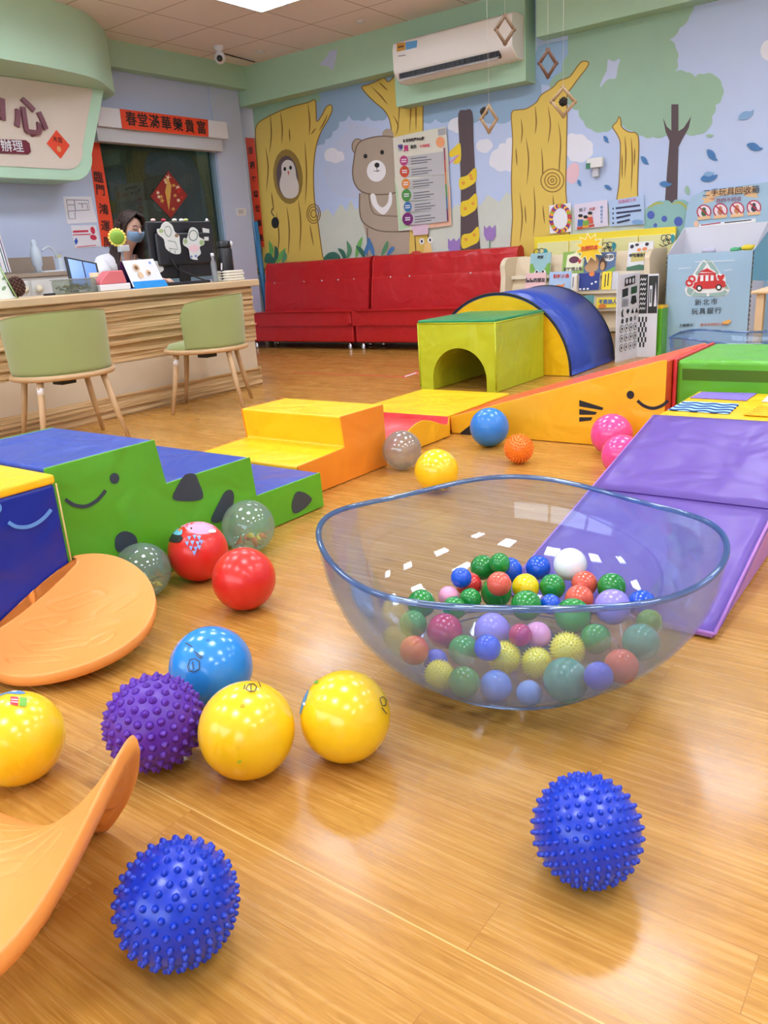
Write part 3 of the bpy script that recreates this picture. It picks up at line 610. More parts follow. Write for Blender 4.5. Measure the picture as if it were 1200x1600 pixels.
MB().box((-5.45, -0.6, CT-0.052), (-4.83, 4.86, CT), M_oak).build('worktop', ct, bevel=0.008)
def layered(name, z0, z1, x0, rows, amp, seed):
    rnd = random.Random(seed); mb = MB(); ny = 110; ys = [-0.55+(4.80+0.55)*i/ny for i in range(ny+1)]
    zs = [z0+(z1-z0)*i/rows for i in range(rows+1)]
    dep = [rnd.uniform(0, 1)*amp for _ in range(rows)]
    ph = [rnd.uniform(0, 6) for _ in range(rows+1)]
    vs = []
    for i in range(rows):
        for e_ in (0, 1):
            for y in ys:
                j = i+e_
                wz = 0 if j in (0, rows) else 0.30*(z1-z0)/rows*math.sin(y*1.7+ph[j]) + 0.2*(z1-z0)/rows*math.sin(y*4.1+ph[j]*2)
                x = x0 + dep[i]*(0.55+0.45*math.sin(y*1.1+ph[i]*1.7))
                vs.append((x, y, zs[j]+wz))
    fs = []; n1_ = ny+1
    for r in range(2*rows-1):
        for j in range(ny): fs.append((r*n1_+j, r*n1_+j+1, (r+1)*n1_+j+1, (r+1)*n1_+j))
    mb.add(vs, fs, sm_)
    # closed ends
    for e_, y in ((0, ys[0]), (ny, ys[-1])):
        mb.box((x0-0.02, y-0.004, z0), (x0+0.01, y+0.004, z1), sm_)
    return mb.build(name, ct)
layered('wavy_slat_panel', 0.375, CT-0.052, -4.890, 24, 0.042, 3)
layered('wavy_slat_base', 0.0, 0.155, -4.880, 9, 0.028, 5)
MB().box((-4.93, -0.55, 0.10), (-4.888, 4.79, 0.40), M_oakl).build('panel', ct)
MB().box((-5.43, -0.55, 0.0), (-4.90, 4.80, CT-0.052), M_oakl).build('carcass', ct)

# ================================================================== GREEN CHAIRS
M_fab = mat('moss_fabric', (146, 158, 98), 0.85, bump=0.12, bscale=260, sheen=0.3); M_leg = mat('beech_leg', (194, 160, 118), 0.45)
def chair(loc, back_deg, leg_deg, label):
    t = thing('tub_chair', (0, 0, 0), label, 'chair', 'green tub chairs at the counter')
    R = 0.285
    MB().tube([(R*math.cos(a), R*math.sin(a), 0.425) for a in [2*math.pi*i/48 for i in range(48)]], 0.0165, M_leg, 10, True).build('seat_frame', t)
    mb = MB(); mb.lathe([(0.0,0.405),(0.24,0.405),(0.275,0.42),(0.278,0.445),(0.262,0.468),(0.20,0.48),(0,0.483)], M_fab, (0,0,0), 40); mb.build('seat', t)
    # wrap-around shell
    vs = []; fs = []; nu, nv = 40, 14; A = math.radians(103)
    def row(off, top):
        for i in range(nu+1):
            u = -1+2*i/nu; a = math.radians(back_deg)+A*u
            h = (0.352-0.05*abs(u)**2.2)*(1-max(0, (abs(u)-0.86)/0.14)**2.6*0.34)
            for j in range(nv+1):
                v = j/nv; r = R-0.012+0.016*v*(1-0.2*abs(u)) + off*(1-0.35*max(0, v-0.8)/0.2)
                vs.append((r*math.cos(a), r*math.sin(a), 0.440+h*v+0.012*math.sin(math.pi*v)))
    row(0.012, 0); row(-0.026, 0); W = (nu+1)*(nv+1)
    for s_ in (0, 1):
        for i in range(nu):
            for j in range(nv):
                a = s_*W+i*(nv+1)+j; f = [a, a+nv+1, a+nv+2, a+1]
                fs.append(f if s_ == 0 else f[::-1])
    for i in range(nu):
        for j in (0, nv): a = i*(nv+1)+j; fs.append([a, a+W, a+W+nv+1, a+nv+1])
    for j in range(nv):
        for i in (0, nu): a = i*(nv+1)+j; fs.append([a, a+1, a+W+1, a+W])
    mb = MB(); mb.add(vs, fs, M_fab, True); mb.build('backrest', t, sub=1)
    for k in range(4):
        a = math.radians(leg_deg+90*k)
        lg = MB().tube([(0.255*math.cos(a), 0.255*math.sin(a), 0.42), (0.30*math.cos(a), 0.30*math.sin(a), 0.21), (0.355*math.cos(a), 0.355*math.sin(a), 0.0)], [0.020, 0.0175, 0.0115], M_leg, 12).build('leg', t)
        if k == 3:
            MB().tube([(0.2635*math.cos(a), 0.2635*math.sin(a), 0.375), (0.2725*math.cos(a), 0.2725*math.sin(a), 0.335)], [0.0205, 0.0200], mat('tag_white', (225, 225, 228), 0.5), 12).build('paper_tag', lg)
    MB().box((-0.05, -0.05, 0.36), (0.05, 0.05, 0.40), mat('bracket_black', (30, 30, 32), 0.5)).build('swivel_plate', t, bevel=0.005)
    t.location = loc
    return t
chair((-4.40, 2.69, 0), 343, 28, 'moss green tub chair nearer the camera, its back filling the left edge')
chair((-4.465, 3.885, 0), 30, 354, 'moss green tub chair farther along the counter, seen side on near its end')

# ================================================================== SOFA
M_sofa = vinyl('sofa_red', (190, 30, 34), 0.38); M_sofas = mat('sofa_button', (230, 228, 224), 0.2, metal=0.6)
M_chrome = mat('chrome', (210, 210, 215), 0.12, metal=1.0)
def sofa(x0, x1, label, btn):
    t = thing('sofa', ((x0+x1)/2, 7.3, 0), label, 'sofa', 'red sofas along the mural wall')
    mb = MB().box((x0, 7.04, 0.085), (x1, 7.50, 0.30), M_sofa); mb.build('base', t, bevel=0.02)
    # seat cushion, slightly domed
    nx, ny = 24, 8; vs = []; 
    for i in range(nx+1):
        for j in range(ny+1):
            u, v = i/nx, j/ny; vs.append((x0+0.004+(x1-x0-0.008)*u, 7.02+0.42*v, 0.425+0.016*math.sin(math.pi*u)*math.sin(math.pi*min(1, v+0.15))))
    W = len(vs); vs += [(a, b, 0.29) for a, b, c in vs]
    fs = [(i*(ny+1)+j, (i+1)*(ny+1)+j, (i+1)*(ny+1)+j+1, i*(ny+1)+j+1) for i in range(nx) for j in range(ny)]
    fs += [tuple(W+q for q in f[::-1]) for f in fs]
    for i in range(nx):
        for j in (0, ny): a = i*(ny+1)+j; b = a+ny+1; fs.append((a, b, W+b, W+a))
    for j in range(ny):
        for i in (0, nx): a = i*(ny+1)+j; fs.append((a, a+1, W+a+1, W+a))
    mb = MB(); mb.add(vs, fs, M_sofa, True); mb.build('seat', t, bevel=0.02)
    # leaning back with a rounded top and a stitched seam line
    pr = [(7.36,0.40),(7.405,0.70),(7.412,0.752),(7.418,0.757),(7.425,0.762),(7.445,0.93),(7.475,0.982),(7.53,0.992),(7.575,0.965),(7.585,0.90),(7.585,0.25),(7.40,0.25)]
    k = len(pr); n = 26; vs = []
    for i in range(n+1):
        u = i/n; x = x0+0.005+(x1-x0-0.01)*u
        for y, z in pr: vs.append((x, y - (0.012*math.sin(math.pi*((u*4) % 1)) if z < 0.97 and y < 7.46 and y > 7.37 and abs(z-0.757) > 0.02 else 0), z))
    fs = [(i*k+j, i*k+(j+1) % k, (i+1)*k+(j+1) % k, (i+1)*k+j) for i in range(n) for j in range(k)]
    fs += [list(range(k)), [n*k+j for j in range(k)][::-1]]
    mb = MB(); mb.add(vs, fs, M_sofa, True); bk_ = mb.build('backrest', t, bevel=0.014)
    for bx in btn: MB().ball((bx, 7.402, 0.757), 0.011, M_sofas, 12, sy=0.6).build('button', bk_)
    for fx in (x0+0.08, x1-0.08):
        for fy in (7.08, 7.46): MB().lathe([(0.018,0.085),(0.018,0.06),(0.028,0.045),(0.024,0.02),(0.032,0.0)], M_chrome, (fx, fy, 0), 18).build('foot', t)
    return t
def bx(x, y): return onY(x, y, 7.4).x
sofa(-7.27, -5.625, 'red vinyl sofa, left of the pair, its left side behind the counter end', [bx(429,446), bx(475,444), bx(503,444), bx(528,441), bx(553,440)])
sofa(-5.595, -3.78, 'red vinyl sofa with tufted back, right of the pair, behind the yellow green tunnel cube', [bx(610,437), bx(640,435), bx(735,429)])

# ================================================================== BOOKSHELF, BOOKS, BOARDS
M_ply = mat('maple_ply', (222, 204, 172), 0.5, var=0.06, vscale=8); M_plye = mat('maple_edge', (238, 226, 202), 0.5)
t = thing('yellow_backboard', (-2.95, 7.53, 0.45), 'yellow framed board of pale panels standing behind the bookshelf', 'board')
M_yb = mat('board_yellow', (240, 216, 50), 0.4); M_pale = mat('board_pale', (232, 226, 160), 0.5)
MB().box((-3.64, 7.52, 0.0), (-2.27, 7.56, 1.062), M_yb).build('frame', t, bevel=0.006)
for k in range(4): MB().box((-3.60+0.336*k, 7.508, 0.50), (-3.275+0.336*k, 7.522, 1.005), M_pale).build('panel', t, bevel=0.003)
mk = mat('ink_black', (34, 34, 36), 0.6); mt_ = mat('ink_teal', (60, 150, 160), 0.6)
for cx_, cy_ in ((843,396),(950,386),(1042,374)):
    pp = Paint((0, 7.505, 0), (0, 1, 0)); pp.e = 0.0006
    for r_, dx, dy in ((5,-4,-2),(5,3,-3),(5,-1,4),(4,5,3)): pp.line(ell(cx_+dx, cy_+dy, r_, r_, 10)+[(cx_+dx+r_, cy_+dy)], 1.1, mk); pp.same()
    pp.k += 1; pp.fill(smoothc([(cx_+8,cy_-8),(cx_+13,cy_-3),(cx_+9,cy_+6),(cx_+6,cy_)], 3), mt_); pp.same()
    pp.line(smoothc([(cx_-12,cy_+8),(cx_-6,cy_+11),(cx_,cy_+9)], 3, False), 1.2, mk); pp.k += 1
    pp.mb.build('floral_print', t)
sh = thing('bookshelf', (-2.95, 7.2, 0), 'low maple display bookshelf of four stepped ledges below the posters', 'bookshelf')
X0, X1 = -3.74, -2.315
def side(x, dx):
    pr = [(6.92,0.0),(6.92,0.30),(7.0,0.70)]+[(7.10+0.12*math.cos(a)-0.12+0.12, 0.78+0.11*math.sin(a)) for a in [math.pi-0.3-(math.pi/2-0.3)*i/6 for i in range(7)]]+[(7.46,0.89),(7.46,0.0)]
    MB().slab([(x, y, z) for y, z in pr], (dx, 0, 0), M_ply).build('side_panel', sh, bevel=0.006)
side(X0, 0.05); side(X1-0.05, 0.05)
tiers = [(7.14, 0.705, 0.17), (7.06, 0.555, 0.15), (6.99, 0.405, 0.15), (6.93, 0.235, 0.17)]
for i, (y, z, h) in enumerate(tiers):
    MB().box((X0+0.05, y, z-0.012), (X1-0.05, y+0.09, z), M_ply).box((X0+0.05, y-0.012, z-0.020), (X1-0.05, y, z+0.012), M_plye).build('ledge', sh)
    MB().slab([(X0+0.05, y+0.06, z), (X1-0.05, y+0.06, z), (X1-0.05, y+0.12, z+h+0.01), (X0+0.05, y+0.12, z+h+0.01)], (0, 0.012, 0), M_ply).build('back_panel', sh)
MB().box((X0+0.05, 6.94, 0.0), (X1-0.05, 7.02, 0.20), M_ply).build('plinth', sh)
MB().box((-2.985, 6.985, 0.40), (-2.965, 7.16, 0.70), M_plye).build('divider', sh)
def book(px, py, wpx, hpx, Y, zb, cols, label, draw=None, txt=None, lean=0.12):
    """picture book leaning back on a ledge; px,py its upper left corner"""
    a = onY(px, py, Y); x0 = a.x; w_ = wpx*0.00585; h = hpx*0.0058; n = Vector((0, -1, 0.16)).normalized()
    o0 = Vector((x0, Y, zb)); up = Vector((0, 0.16, 1)).normalized()
    t = thing('picture_book', (x0+w_/2, Y, zb), label, 'book', 'picture books on the display shelf')
    q = [o0, o0+Vector((w_, 0, 0)), o0+Vector((w_, 0, 0))+up*h, o0+up*h]
    MB().slab(q, -n*0.012, mat('page_white', (235, 232, 224), 0.6)).build('pages', t)
    q2 = [p+n*0.0012 for p in q]; cv = MB().slab(q2, -n*0.0018, cols[0]).build('cover', t)
    def L(u, v, e=0.002): return o0 + Vector((w_*u, 0, 0)) + up*(h*v) + n*e
    mb = MB(); kk = 0
    for shp in (draw or []):
        kind, mt2, args = shp; kk += 1
        if kind == 'poly': mb.poly([L(u, v, 0.0018+0.0006*kk) for u, v in args], mt2)
        else:
            cx2, cy2, rx2, ry2 = args; mb.poly([L(u, v, 0.0018+0.0006*kk) for u, v in ell(cx2, cy2, rx2, ry2, 16)], mt2)
    if kk: mb.build('illustration', t)
    if txt:
        for s_, u, v, sz, mt3 in txt: text_obj(s_, sz, L(u, v, 0.006), (1, 0, 0), up, mt3, t, 'title', extrude=0.0004, bold=0.001)
    return t
def bm_(n, rgb): return mat('book_'+n, rgb, 0.35)
KB = bm_('black', (30, 28, 34)); WB = bm_('white', (235, 235, 235)); RB = bm_('red', (200, 60, 50)); OB = bm_('orange', (226, 130, 60)); GB = bm_('green', (120, 170, 70)); BB = bm_('blue', (60, 100, 170)); PB = bm_('plum', (104, 44, 72)); TB = bm_('tan', (206, 160, 110)); YB_ = bm_('yellow', (240, 214, 50)); NB = bm_('navy', (24, 50, 130))
book(827, 399, 36, 34, 7.125, 0.717, [bm_('teal', (150, 190, 195))], 'pale teal picture book with two cartoon eyes, leftmost on the top ledge',
     [('poly', GB, [(0,.5),(.12,.55),(.3,.2),(.1,0),(0,0)]), ('poly', GB, [(1,.55),(.85,.5),(.7,.2),(.9,0),(1,0)]), ('ell', WB, (.35,.12,.12,.1)), ('ell', WB, (.68,.12,.12,.1)), ('ell', KB, (.36,.14,.06,.06)), ('ell', KB, (.66,.14,.06,.06))], [('晚安', .5, .8, .03, KB)])
book(878, 397, 38, 33, 7.125, 0.717, [bm_('lime', (140, 178, 80))], 'green picture book with a purple aubergine on its cover, second on the top ledge',
     [('poly', bm_('cream', (238,236,200)), [(.15,.1),(.85,.1),(.95,.6),(.6,.95),(.2,.85)]), ('ell', PB, (.5,.62,.22,.16)), ('ell', RB, (.75,.55,.06,.12))], [('好忙的上學', .5, .18, .036, KB)])
book(912, 404, 50, 29, 7.115, 0.717, [bm_('slate', (84, 110, 150))], 'wide blue picture book with two monkeys and a speech bubble, third on the top ledge',
     [('ell', TB, (.3,.5,.18,.34)), ('ell', TB, (.25,.25,.22,.24)), ('ell', bm_('brown', (90,64,50)), (.62,.4,.12,.36)), ('ell', TB, (.6,.3,.07,.22)), ('ell', WB, (.8,.72,.17,.2)), ('poly', GB, [(.7,0),(1,0),(1,.25)])], [('抱抱!', .8, .72, .045, KB)])
book(980, 387, 37, 41, 7.13, 0.717, [bm_('cowwhite', (226, 226, 226))], 'white picture book with black splashes and a straw sign, rightmost on the top ledge',
     [('poly', bm_('straw', (206,190,110)), [(.15,.3),(.88,.34),(.85,.66),(.15,.62)]), ('ell', KB, (.15,.85,.08,.07)), ('ell', KB, (.35,.9,.08,.05)), ('ell', KB, (.75,.9,.08,.06)), ('ell', OB, (.45,.72,.08,.06)), ('ell', OB, (.68,.74,.1,.06)), ('poly', bm_('dgreen', (60,110,80)), [(0,0),(1,0),(1,.14),(.5,.2),(0,.12)])], [('甲牧場有什麼', .5, .52, .032, KB)])
book(820, 424, 35, 30, 7.03, 0.567, [bm_('rose', (232, 190, 190))], 'pink picture book with brush title, leftmost on the second ledge',
     [('ell', bm_('skin', (236,180,140)), (.5,.1,.25,.2)), ('ell', bm_('skin2', (216,140,110)), (.55,.12,.12,.14))], [('猜猜的朋友', .5, .6, .04, KB)])
book(857, 420, 37, 30, 7.03, 0.567, [bm_('paleblue', (166, 194, 226))], 'pale blue picture book with an orange fish, next to the pink book',
     [('ell', OB, (.45,.22,.18,.12)), ('poly', OB, [(.25,.2),(.08,.05),(.1,.35)]), ('poly', OB, [(.55,.3),(.75,.4),(.66,.18)])], [('彩虹小魚', .55, .75, .04, RB)])
book(903, 427, 34, 26, 7.03, 0.567, [NB], 'navy blue picture book with an orange sun, in the middle of the second ledge',
     [('ell', OB, (.62,.93,.13,.14))]+[('ell', WB, (.12+.18*i,.1+.09*i if i > 2 else .08,.055,.06)) for i in range(5)])
book(940, 425, 15, 27, 7.035, 0.567, [YB_], 'narrow yellow picture book beside the navy one', [('poly', KB, [(.3,.15),(.4,.15),(.4,.85),(.3,.85)]), ('poly', KB, [(.6,.2),(.7,.2),(.7,.9),(.6,.9)])])
book(888, 429, 13, 26, 7.04, 0.567, [WB], 'narrow white booklet left of the navy book', [('poly', KB, [(.5,.2),(.6,.2),(.6,.8),(.5,.8)])])
book(956, 428, 9, 26, 7.04, 0.567, [bm_('grey', (205,205,210))], 'narrow pale grey booklet right of the yellow one')
book(932, 462, 32, 15, 6.96, 0.417, [YB_], 'yellow picture book half hidden by the blue arch on the third ledge', [('ell', OB, (.3,.15,.2,.2))], [('不是狼人', .55, .55, .042, BB)])
book(908, 458, 20, 19, 6.97, 0.417, [bm_('teal2', (90,150,150))], 'teal picture book at the arch edge on the third ledge')
# starburst sign
t = thing('starburst_sign', (-2.9, 7.05, 0.88), 'yellow starburst paper sign with red lettering in front of the yellow board', 'sign')
b = Paint((0, 7.05, 0), (0, 1, 0)); b.fill([(x, y-0.06*(x-921)) for x, y in star(921, 387, 24, 15, 11, 1.0)], mat('star_cream', (250, 240, 190), 0.5)); b.fill([(x, y-0.06*(x-921)) for x, y in star(921, 387, 21.5, 13.5, 11)], mat('star_yellow', (250, 206, 40), 0.5)); b.mb.build('paper', t, solid=0.001)
text_px('主題繪本', 906, 389.5, 936, 386.5, (0,7.046,0), (0,1,0), mat('star_red', (224, 80, 50), 0.5), t, h=0.048, bold=0.002)
# posters over the shelf
b = None
def d3(d):
    rnd = random.Random(9); cc = [mat('fruit%d' % i, c, 0.5) for i, c in enumerate(((120,50,130),(240,150,40),(150,180,50),(200,60,60),(90,50,140),(250,190,60)))]
    for k in range(34):
        a = 2*math.pi*k/34; d.fill(ell(875.5+15*math.cos(a)*0.95, 341.5+20*math.sin(a), 3.6, 3.6, 10), cc[k % 6]); d.same()
    d.k += 1
    d.fill(ell(875.5, 342, 11.5, 16, 16), M_pap)
paper('fruit_poster', [(858,321),(892,317),(893,362),(859,365)], (0,YM,0), (0,1,0), 'small white poster with a ring of colourful fruit on the mural', 'poster', M_pap, d3)
def d4(d):
    d.fill([(901,355),(928,350),(929,354),(902,359)], mat('table_red', (190, 70, 50), 0.5)); 
    for x, y, c in ((907,341,(60,110,170)),(915,343,(220,170,60)),(922,337,(210,90,70))):
        d.fill([(x-4,y+2),(x+4,y+2),(x+5,y+12),(x-5,y+13)], mat('shirt%d' % x, c, 0.5)); d.fill(ell(x, y-2, 3.6, 4, 12), mat('face', (240, 200, 170), 0.5)); d.fill(ell(x, y-4, 3.8, 2.6, 12), mk)
    d.fill([(911,345),(920,344),(920,351),(911,352)], mat('book_green', (70,150,80), 0.5))
o = paper('reading_poster', [(897,319),(949,312),(950,353),(899,359)], (0,YM,0), (0,1,0), 'white poster with three people reading and grey red title', 'poster', mat('lilac_paper', (222, 214, 232), 0.6), d4)
ORG[o.name] = o.location.copy()
text_px('親子', 903, 329, 918, 327, (0,YM-0.006,0), (0,1,0), M_g, o, h=0.045); text_px('共讀', 919, 327.5, 931, 326, (0,YM-0.006,0), (0,1,0), RB, o, h=0.036)
for i, ch in enumerate('閱讀起步走'): text_px(ch, 937, 324.5+5.6*i, 943, 323.8+5.6*i, (0,YM-0.006,0), (0,1,0), mat('ink_azure', (90, 150, 210), 0.6), o, h=0.03)
def d5(d):
    rb = mat('ink_blueblack', (50, 56, 90), 0.6)
    for i, (a, b_) in enumerate(((962,1000),(963,1002),(963,985),(964,984))):
        y = 325+7.5*i; d.line([(a, y+0.6), (b_, y-4.2)], 3.0, rb); d.line([(957, y+1.2), (959, y+1)], 3.0, rb)
    d.fill(ell(996, 347, 9, 4, 14), mat('car_blue', (120, 160, 210), 0.5))
o = paper('notice_poster', [(951,314),(1006,305),(1007,350),(953,354)], (0,YM,0), (0,1,0), 'pale blue notice poster of four bold lines right of the reading poster', 'poster', mat('sky_paper', (176, 200, 232), 0.6), d5)
ORG[o.name] = o.location.copy(); text_px('故事屋公告', 966, 316, 994, 312, (0,YM-0.006,0), (0,1,0), mat('ink_rose', (220, 120, 160), 0.6), o, h=0.04)
# outlet box on the mural
t = thing('sensor_box', (-3.05, YB-0.03, 1.72), 'small white box on a bracket mounted on the mural sky', 'device')
c0_ = onY(930, 256, 7.55); MB().box((c0_.x-0.075, 7.52, c0_.z-0.035), (c0_.x+0.08, 7.56, c0_.z+0.05), mat('device_white', (225, 225, 222), 0.4)).build('housing', t, bevel=0.008)
MB().box((c0_.x-0.03, 7.55, c0_.z-0.11), (c0_.x+0.03, YB-0.001, c0_.z-0.02), mat('bracket_grey', (196, 198, 205), 0.4)).build('bracket', t, bevel=0.004)
MB().box((c0_.x-0.075, 7.514, c0_.z-0.04), (c0_.x-0.035, 7.521, c0_.z+0.01), mat('green_led', (70, 130, 100), 0.4)).build('display', t)

# big poster on the mural: ten lines for babies
t = thing('wall_poster', (-4.97, YB-0.01, 1.25), 'large laminated parenting poster with six coloured circles taped on the mural', 'poster')
b = Paint((0, YM-0.008, 0), (0, 1, 0)); b.fill([(614,215),(655,206),(697,198),(700,240),(705,352),(660,358),(623,361),(618,290)], mat('poster_paper', (224, 222, 206), 0.35)); b.mb.build('sheet', t, solid=0.002)
d = Paint((0, YM-0.0095, 0), (0, 1, 0)); d.e = 0.0006
d.fill([(668,203),(697,198),(698,225),(690,222),(680,212)], mat('poster_green', (200, 216, 170), 0.4)); d.fill([(700,290),(703,290),(705,352),(670,356),(672,350),(700,345)], mat('poster_peach', (238, 190, 160), 0.4)); d.fill([(616,275),(622,300),(626,340),(640,356),(624,360)], mat('poster_mint', (190, 222, 180), 0.4))
d.fill([(684,202),(696,200),(697,210),(685,212)], mat('tape_grey', (170, 170, 172), 0.4))
d.fill(ell(688, 222, 7, 8.5), mat('baby_peach', (236, 160, 110), 0.5))
gb = mat('poster_grey_band', (190, 190, 192), 0.4)
cir = [(631,251,6.5,8,(190,70,130)),(632,268,7.5,9,(205,80,50)),(634,287,6.5,8,(226,140,60)),(635,305,7.5,9.5,(80,150,70)),(637,323,6.2,8,(60,120,180)),(637,342,8.5,10,(120,40,110))]
for i, (x, y, rx2, ry2, c) in enumerate(cir):
    yy = y-4; d.fill([(x+4, y-ry2+1.5), (693+i*0.9, y-ry2-6.5), (694+i*0.9, y+4), (x+5, y+ry2)], gb)
    for q in range(3): d.line([(x+11, y-3+q*4.2), (x+36+(q*7) % 13, y-6+q*4.0)], 1.4, mat('ink_dim', (96, 96, 100), 0.6)); d.same()
    d.k += 1; d.fill(ell(x, y, rx2, ry2), mat('circle%d' % i, c, 0.4)); d.line([(x-4, y-1.5), (x+4, y-2)], 1.6, M_pap); d.line([(x-4, y+1.8), (x+4, y+1.2)], 1.6, M_pap)
for i, c in enumerate(((150,40,90),(205,80,50),(226,140,60),(80,150,70),(60,120,180),(100,30,90))): d.line([(694+i*0.9, 231+19*i), (695+i*0.9, 250+19*i)], 2, mat('bar%d' % i, c, 0.4))
d.mb.build('print', t)
text_px('新北市托嬰中心對', 625, 221, 668, 216, (0,YM-0.020,0), (0,1,0), mk, t, h=0.040, bold=0.0015)
text_px('寶', 621, 232, 630, 231, (0,YM-0.020,0), (0,1,0), mat('ink_violet', (80, 60, 160), 0.5), t, h=0.075, bold=0.003)
text_px('貝', 630, 233, 639, 232, (0,YM-0.020,0), (0,1,0), mat('ink_magenta', (200, 50, 120), 0.5), t, h=0.075, bold=0.003)
text_px('說的', 640, 230, 652, 229, (0,YM-0.020,0), (0,1,0), mk, t, h=0.045, bold=0.001)
text_px('十句好話', 653, 229, 675, 227, (0,YM-0.020,0), (0,1,0), mat('ink_pinkred', (220, 80, 100), 0.5), t, h=0.04, bold=0.001)
paper('pink_note', [(643,351),(669,349),(669,366),(646,368)], (0,YM-0.012,0), (0,1,0), 'small lilac floral note taped below the big parenting poster', 'note', mat('lilac_note', (222, 196, 214), 0.6))

# ================================================================== ACCORDION CONTRAST BOOK
t = thing('accordion_book', (-2.42, 6.95, 0), 'tall folded black and white contrast book standing in front of the shelf', 'book')
M_cb = mat('card_white', (224, 226, 232), 0.3)
A_, B_ = fl(967, 562), fl(1005, 550); ztop = 0.71
A_ = Vector((A_.x, A_.y, 0)); A_ = Vector((-2.415, 6.50, 0)); B_ = Vector((-2.36, 6.88, 0)); C_ = Vector((-2.20, 6.895, 0))
cov = MB(); 
def leafp(p, q, z1):
    nn = (q-p).cross(Vector((0, 0, 1))).normalized()*0.008
    cov.slab([p, q, q+Vector((0, 0, z1)), p+Vector((0, 0, z1))], nn, M_cb)
leafp(A_, B_, ztop); leafp(B_, C_, ztop-0.02); cov.build('cards', t, bevel=0.002)
n1v = (B_-A_).cross(Vector((0, 0, 1))).normalized(); 
if (EYE-A_).dot(n1v) < 0: n1v = -n1v
d = Paint(A_+n1v*0.010, n1v); d.e = 0.0006; bk2 = mat('card_black', (28, 34, 32), 0.3)
W_ = (B_-A_)
def uv(u, v, base=A_, wv=W_, n_=n1v, H_=ztop): return base + wv*u + Vector((0, 0, H_*v)) + n_*0.012
mb = MB()
def cpoly(pts, mt2, e=0.0): mb.poly([uv(u, v)+n1v*e for u, v in pts], mt2)
cpoly([(.3,.86),(.75,.88),(.75,.97),(.3,.95)], bk2); 
for k in range(3): cpoly(ell(.38+.14*k, .915, .045, .03, 10), M_cb, .001)
cpoly([(.2,.74),(.45,.75),(.45,.84),(.2,.83)], bk2); cpoly([(.58,.76),(.85,.77),(.85,.85),(.58,.84)], mat('card_dgreen', (50,90,60), .3)); 
for k in range(7): cpoly([(.2+.04*k,.63),(.22+.04*k,.63),(.22+.04*k,.72),(.2+.04*k,.72)], mat('card_grey', (140,140,145), .3))
cpoly([(.58,.66),(.68,.64),(.85,.66),(.8,.74),(.62,.74)], bk2)
cpoly(ell(.25,.56,.06,.045,12), bk2); cpoly(ell(.29,.565,.05,.04,12), M_cb, .001)
cpoly(ell(.47,.575,.06,.025,10), bk2); cpoly([(.455,.54),(.485,.54),(.485,.57),(.455,.57)], bk2)
cpoly([(.62,.54),(.74,.54),(.68,.6)], bk2); cpoly([(.8,.54),(.92,.54),(.86,.6)], bk2)
for k, (u, v) in enumerate(((.24,.47),(.44,.47),(.62,.475),(.8,.48))): cpoly(ell(u, v, .05, .03, 8), bk2 if k != 3 else mat('card_grey', (140,140,145), .3))
for r_ in range(3):
    for k in range(4):
        u, v = .22+.2*k, .38-.11*r_; cpoly(ell(u, v, .085, .045, 8), bk2); cpoly(ell(u, v, .07, .037, 8), M_cb, .001); cpoly(ell(u, v, .035, .02, 6), bk2, .002)
mb.build('pattern', t)
mb = MB(); n2v = (C_-B_).cross(Vector((0, 0, 1))).normalized()
if (EYE-B_).dot(n2v) < 0: n2v = -n2v
def q2(pts, mt2, e=0.0): mb.poly([B_+(C_-B_)*u+Vector((0,0,ztop*v))+n2v*(0.010+e) for u, v in pts], mt2)
q2([(.02,.52),(.46,.52),(.46,.97),(.02,.97)], bk2)
for k in range(7):
    v = .56+.056*k; pts = [(.07+.06*i, v+(.022 if i % 2 else 0)) for i in range(6)]; q2(pts+[(u, w_+.016) for u, w_ in pts[::-1]], M_cb, .001)
q2([(.5,.52),(.98,.52),(.98,.95),(.5,.95)], bk2); q2([(.56,.6),(.70,.6),(.70,.84),(.56,.84)], M_cb, .001); q2([(.6,.64),(.66,.64),(.66,.8),(.6,.8)], bk2, .002); q2([(.8,.6),(.94,.6),(.87,.88)], M_cb, .001)
for r_ in range(6):
    for k in range(5):
        if (r_+k) % 2: q2([(.03+.09*k,.12+.06*r_),(.12+.09*k,.12+.06*r_),(.12+.09*k,.18+.06*r_),(.03+.09*k,.18+.06*r_)], bk2)
mb.build('pattern', t)
# thin green block beside the carton
t = thing('foam_block', (-2.24, 7.0, 0), 'narrow upright green foam block with yellow top beside the recycling carton', 'foam block')
MB().box((-2.305, 6.925, 0), (-2.17, 7.085, 0.40), vinyl('vinyl_green', (92, 172, 40))).build('body', t, bevel=0.01); MB().box((-2.305, 6.925, 0.40), (-2.17, 7.085, 0.425), vinyl('vinyl_yellow', (246, 196, 26))).build('top_cover', t, bevel=0.006)

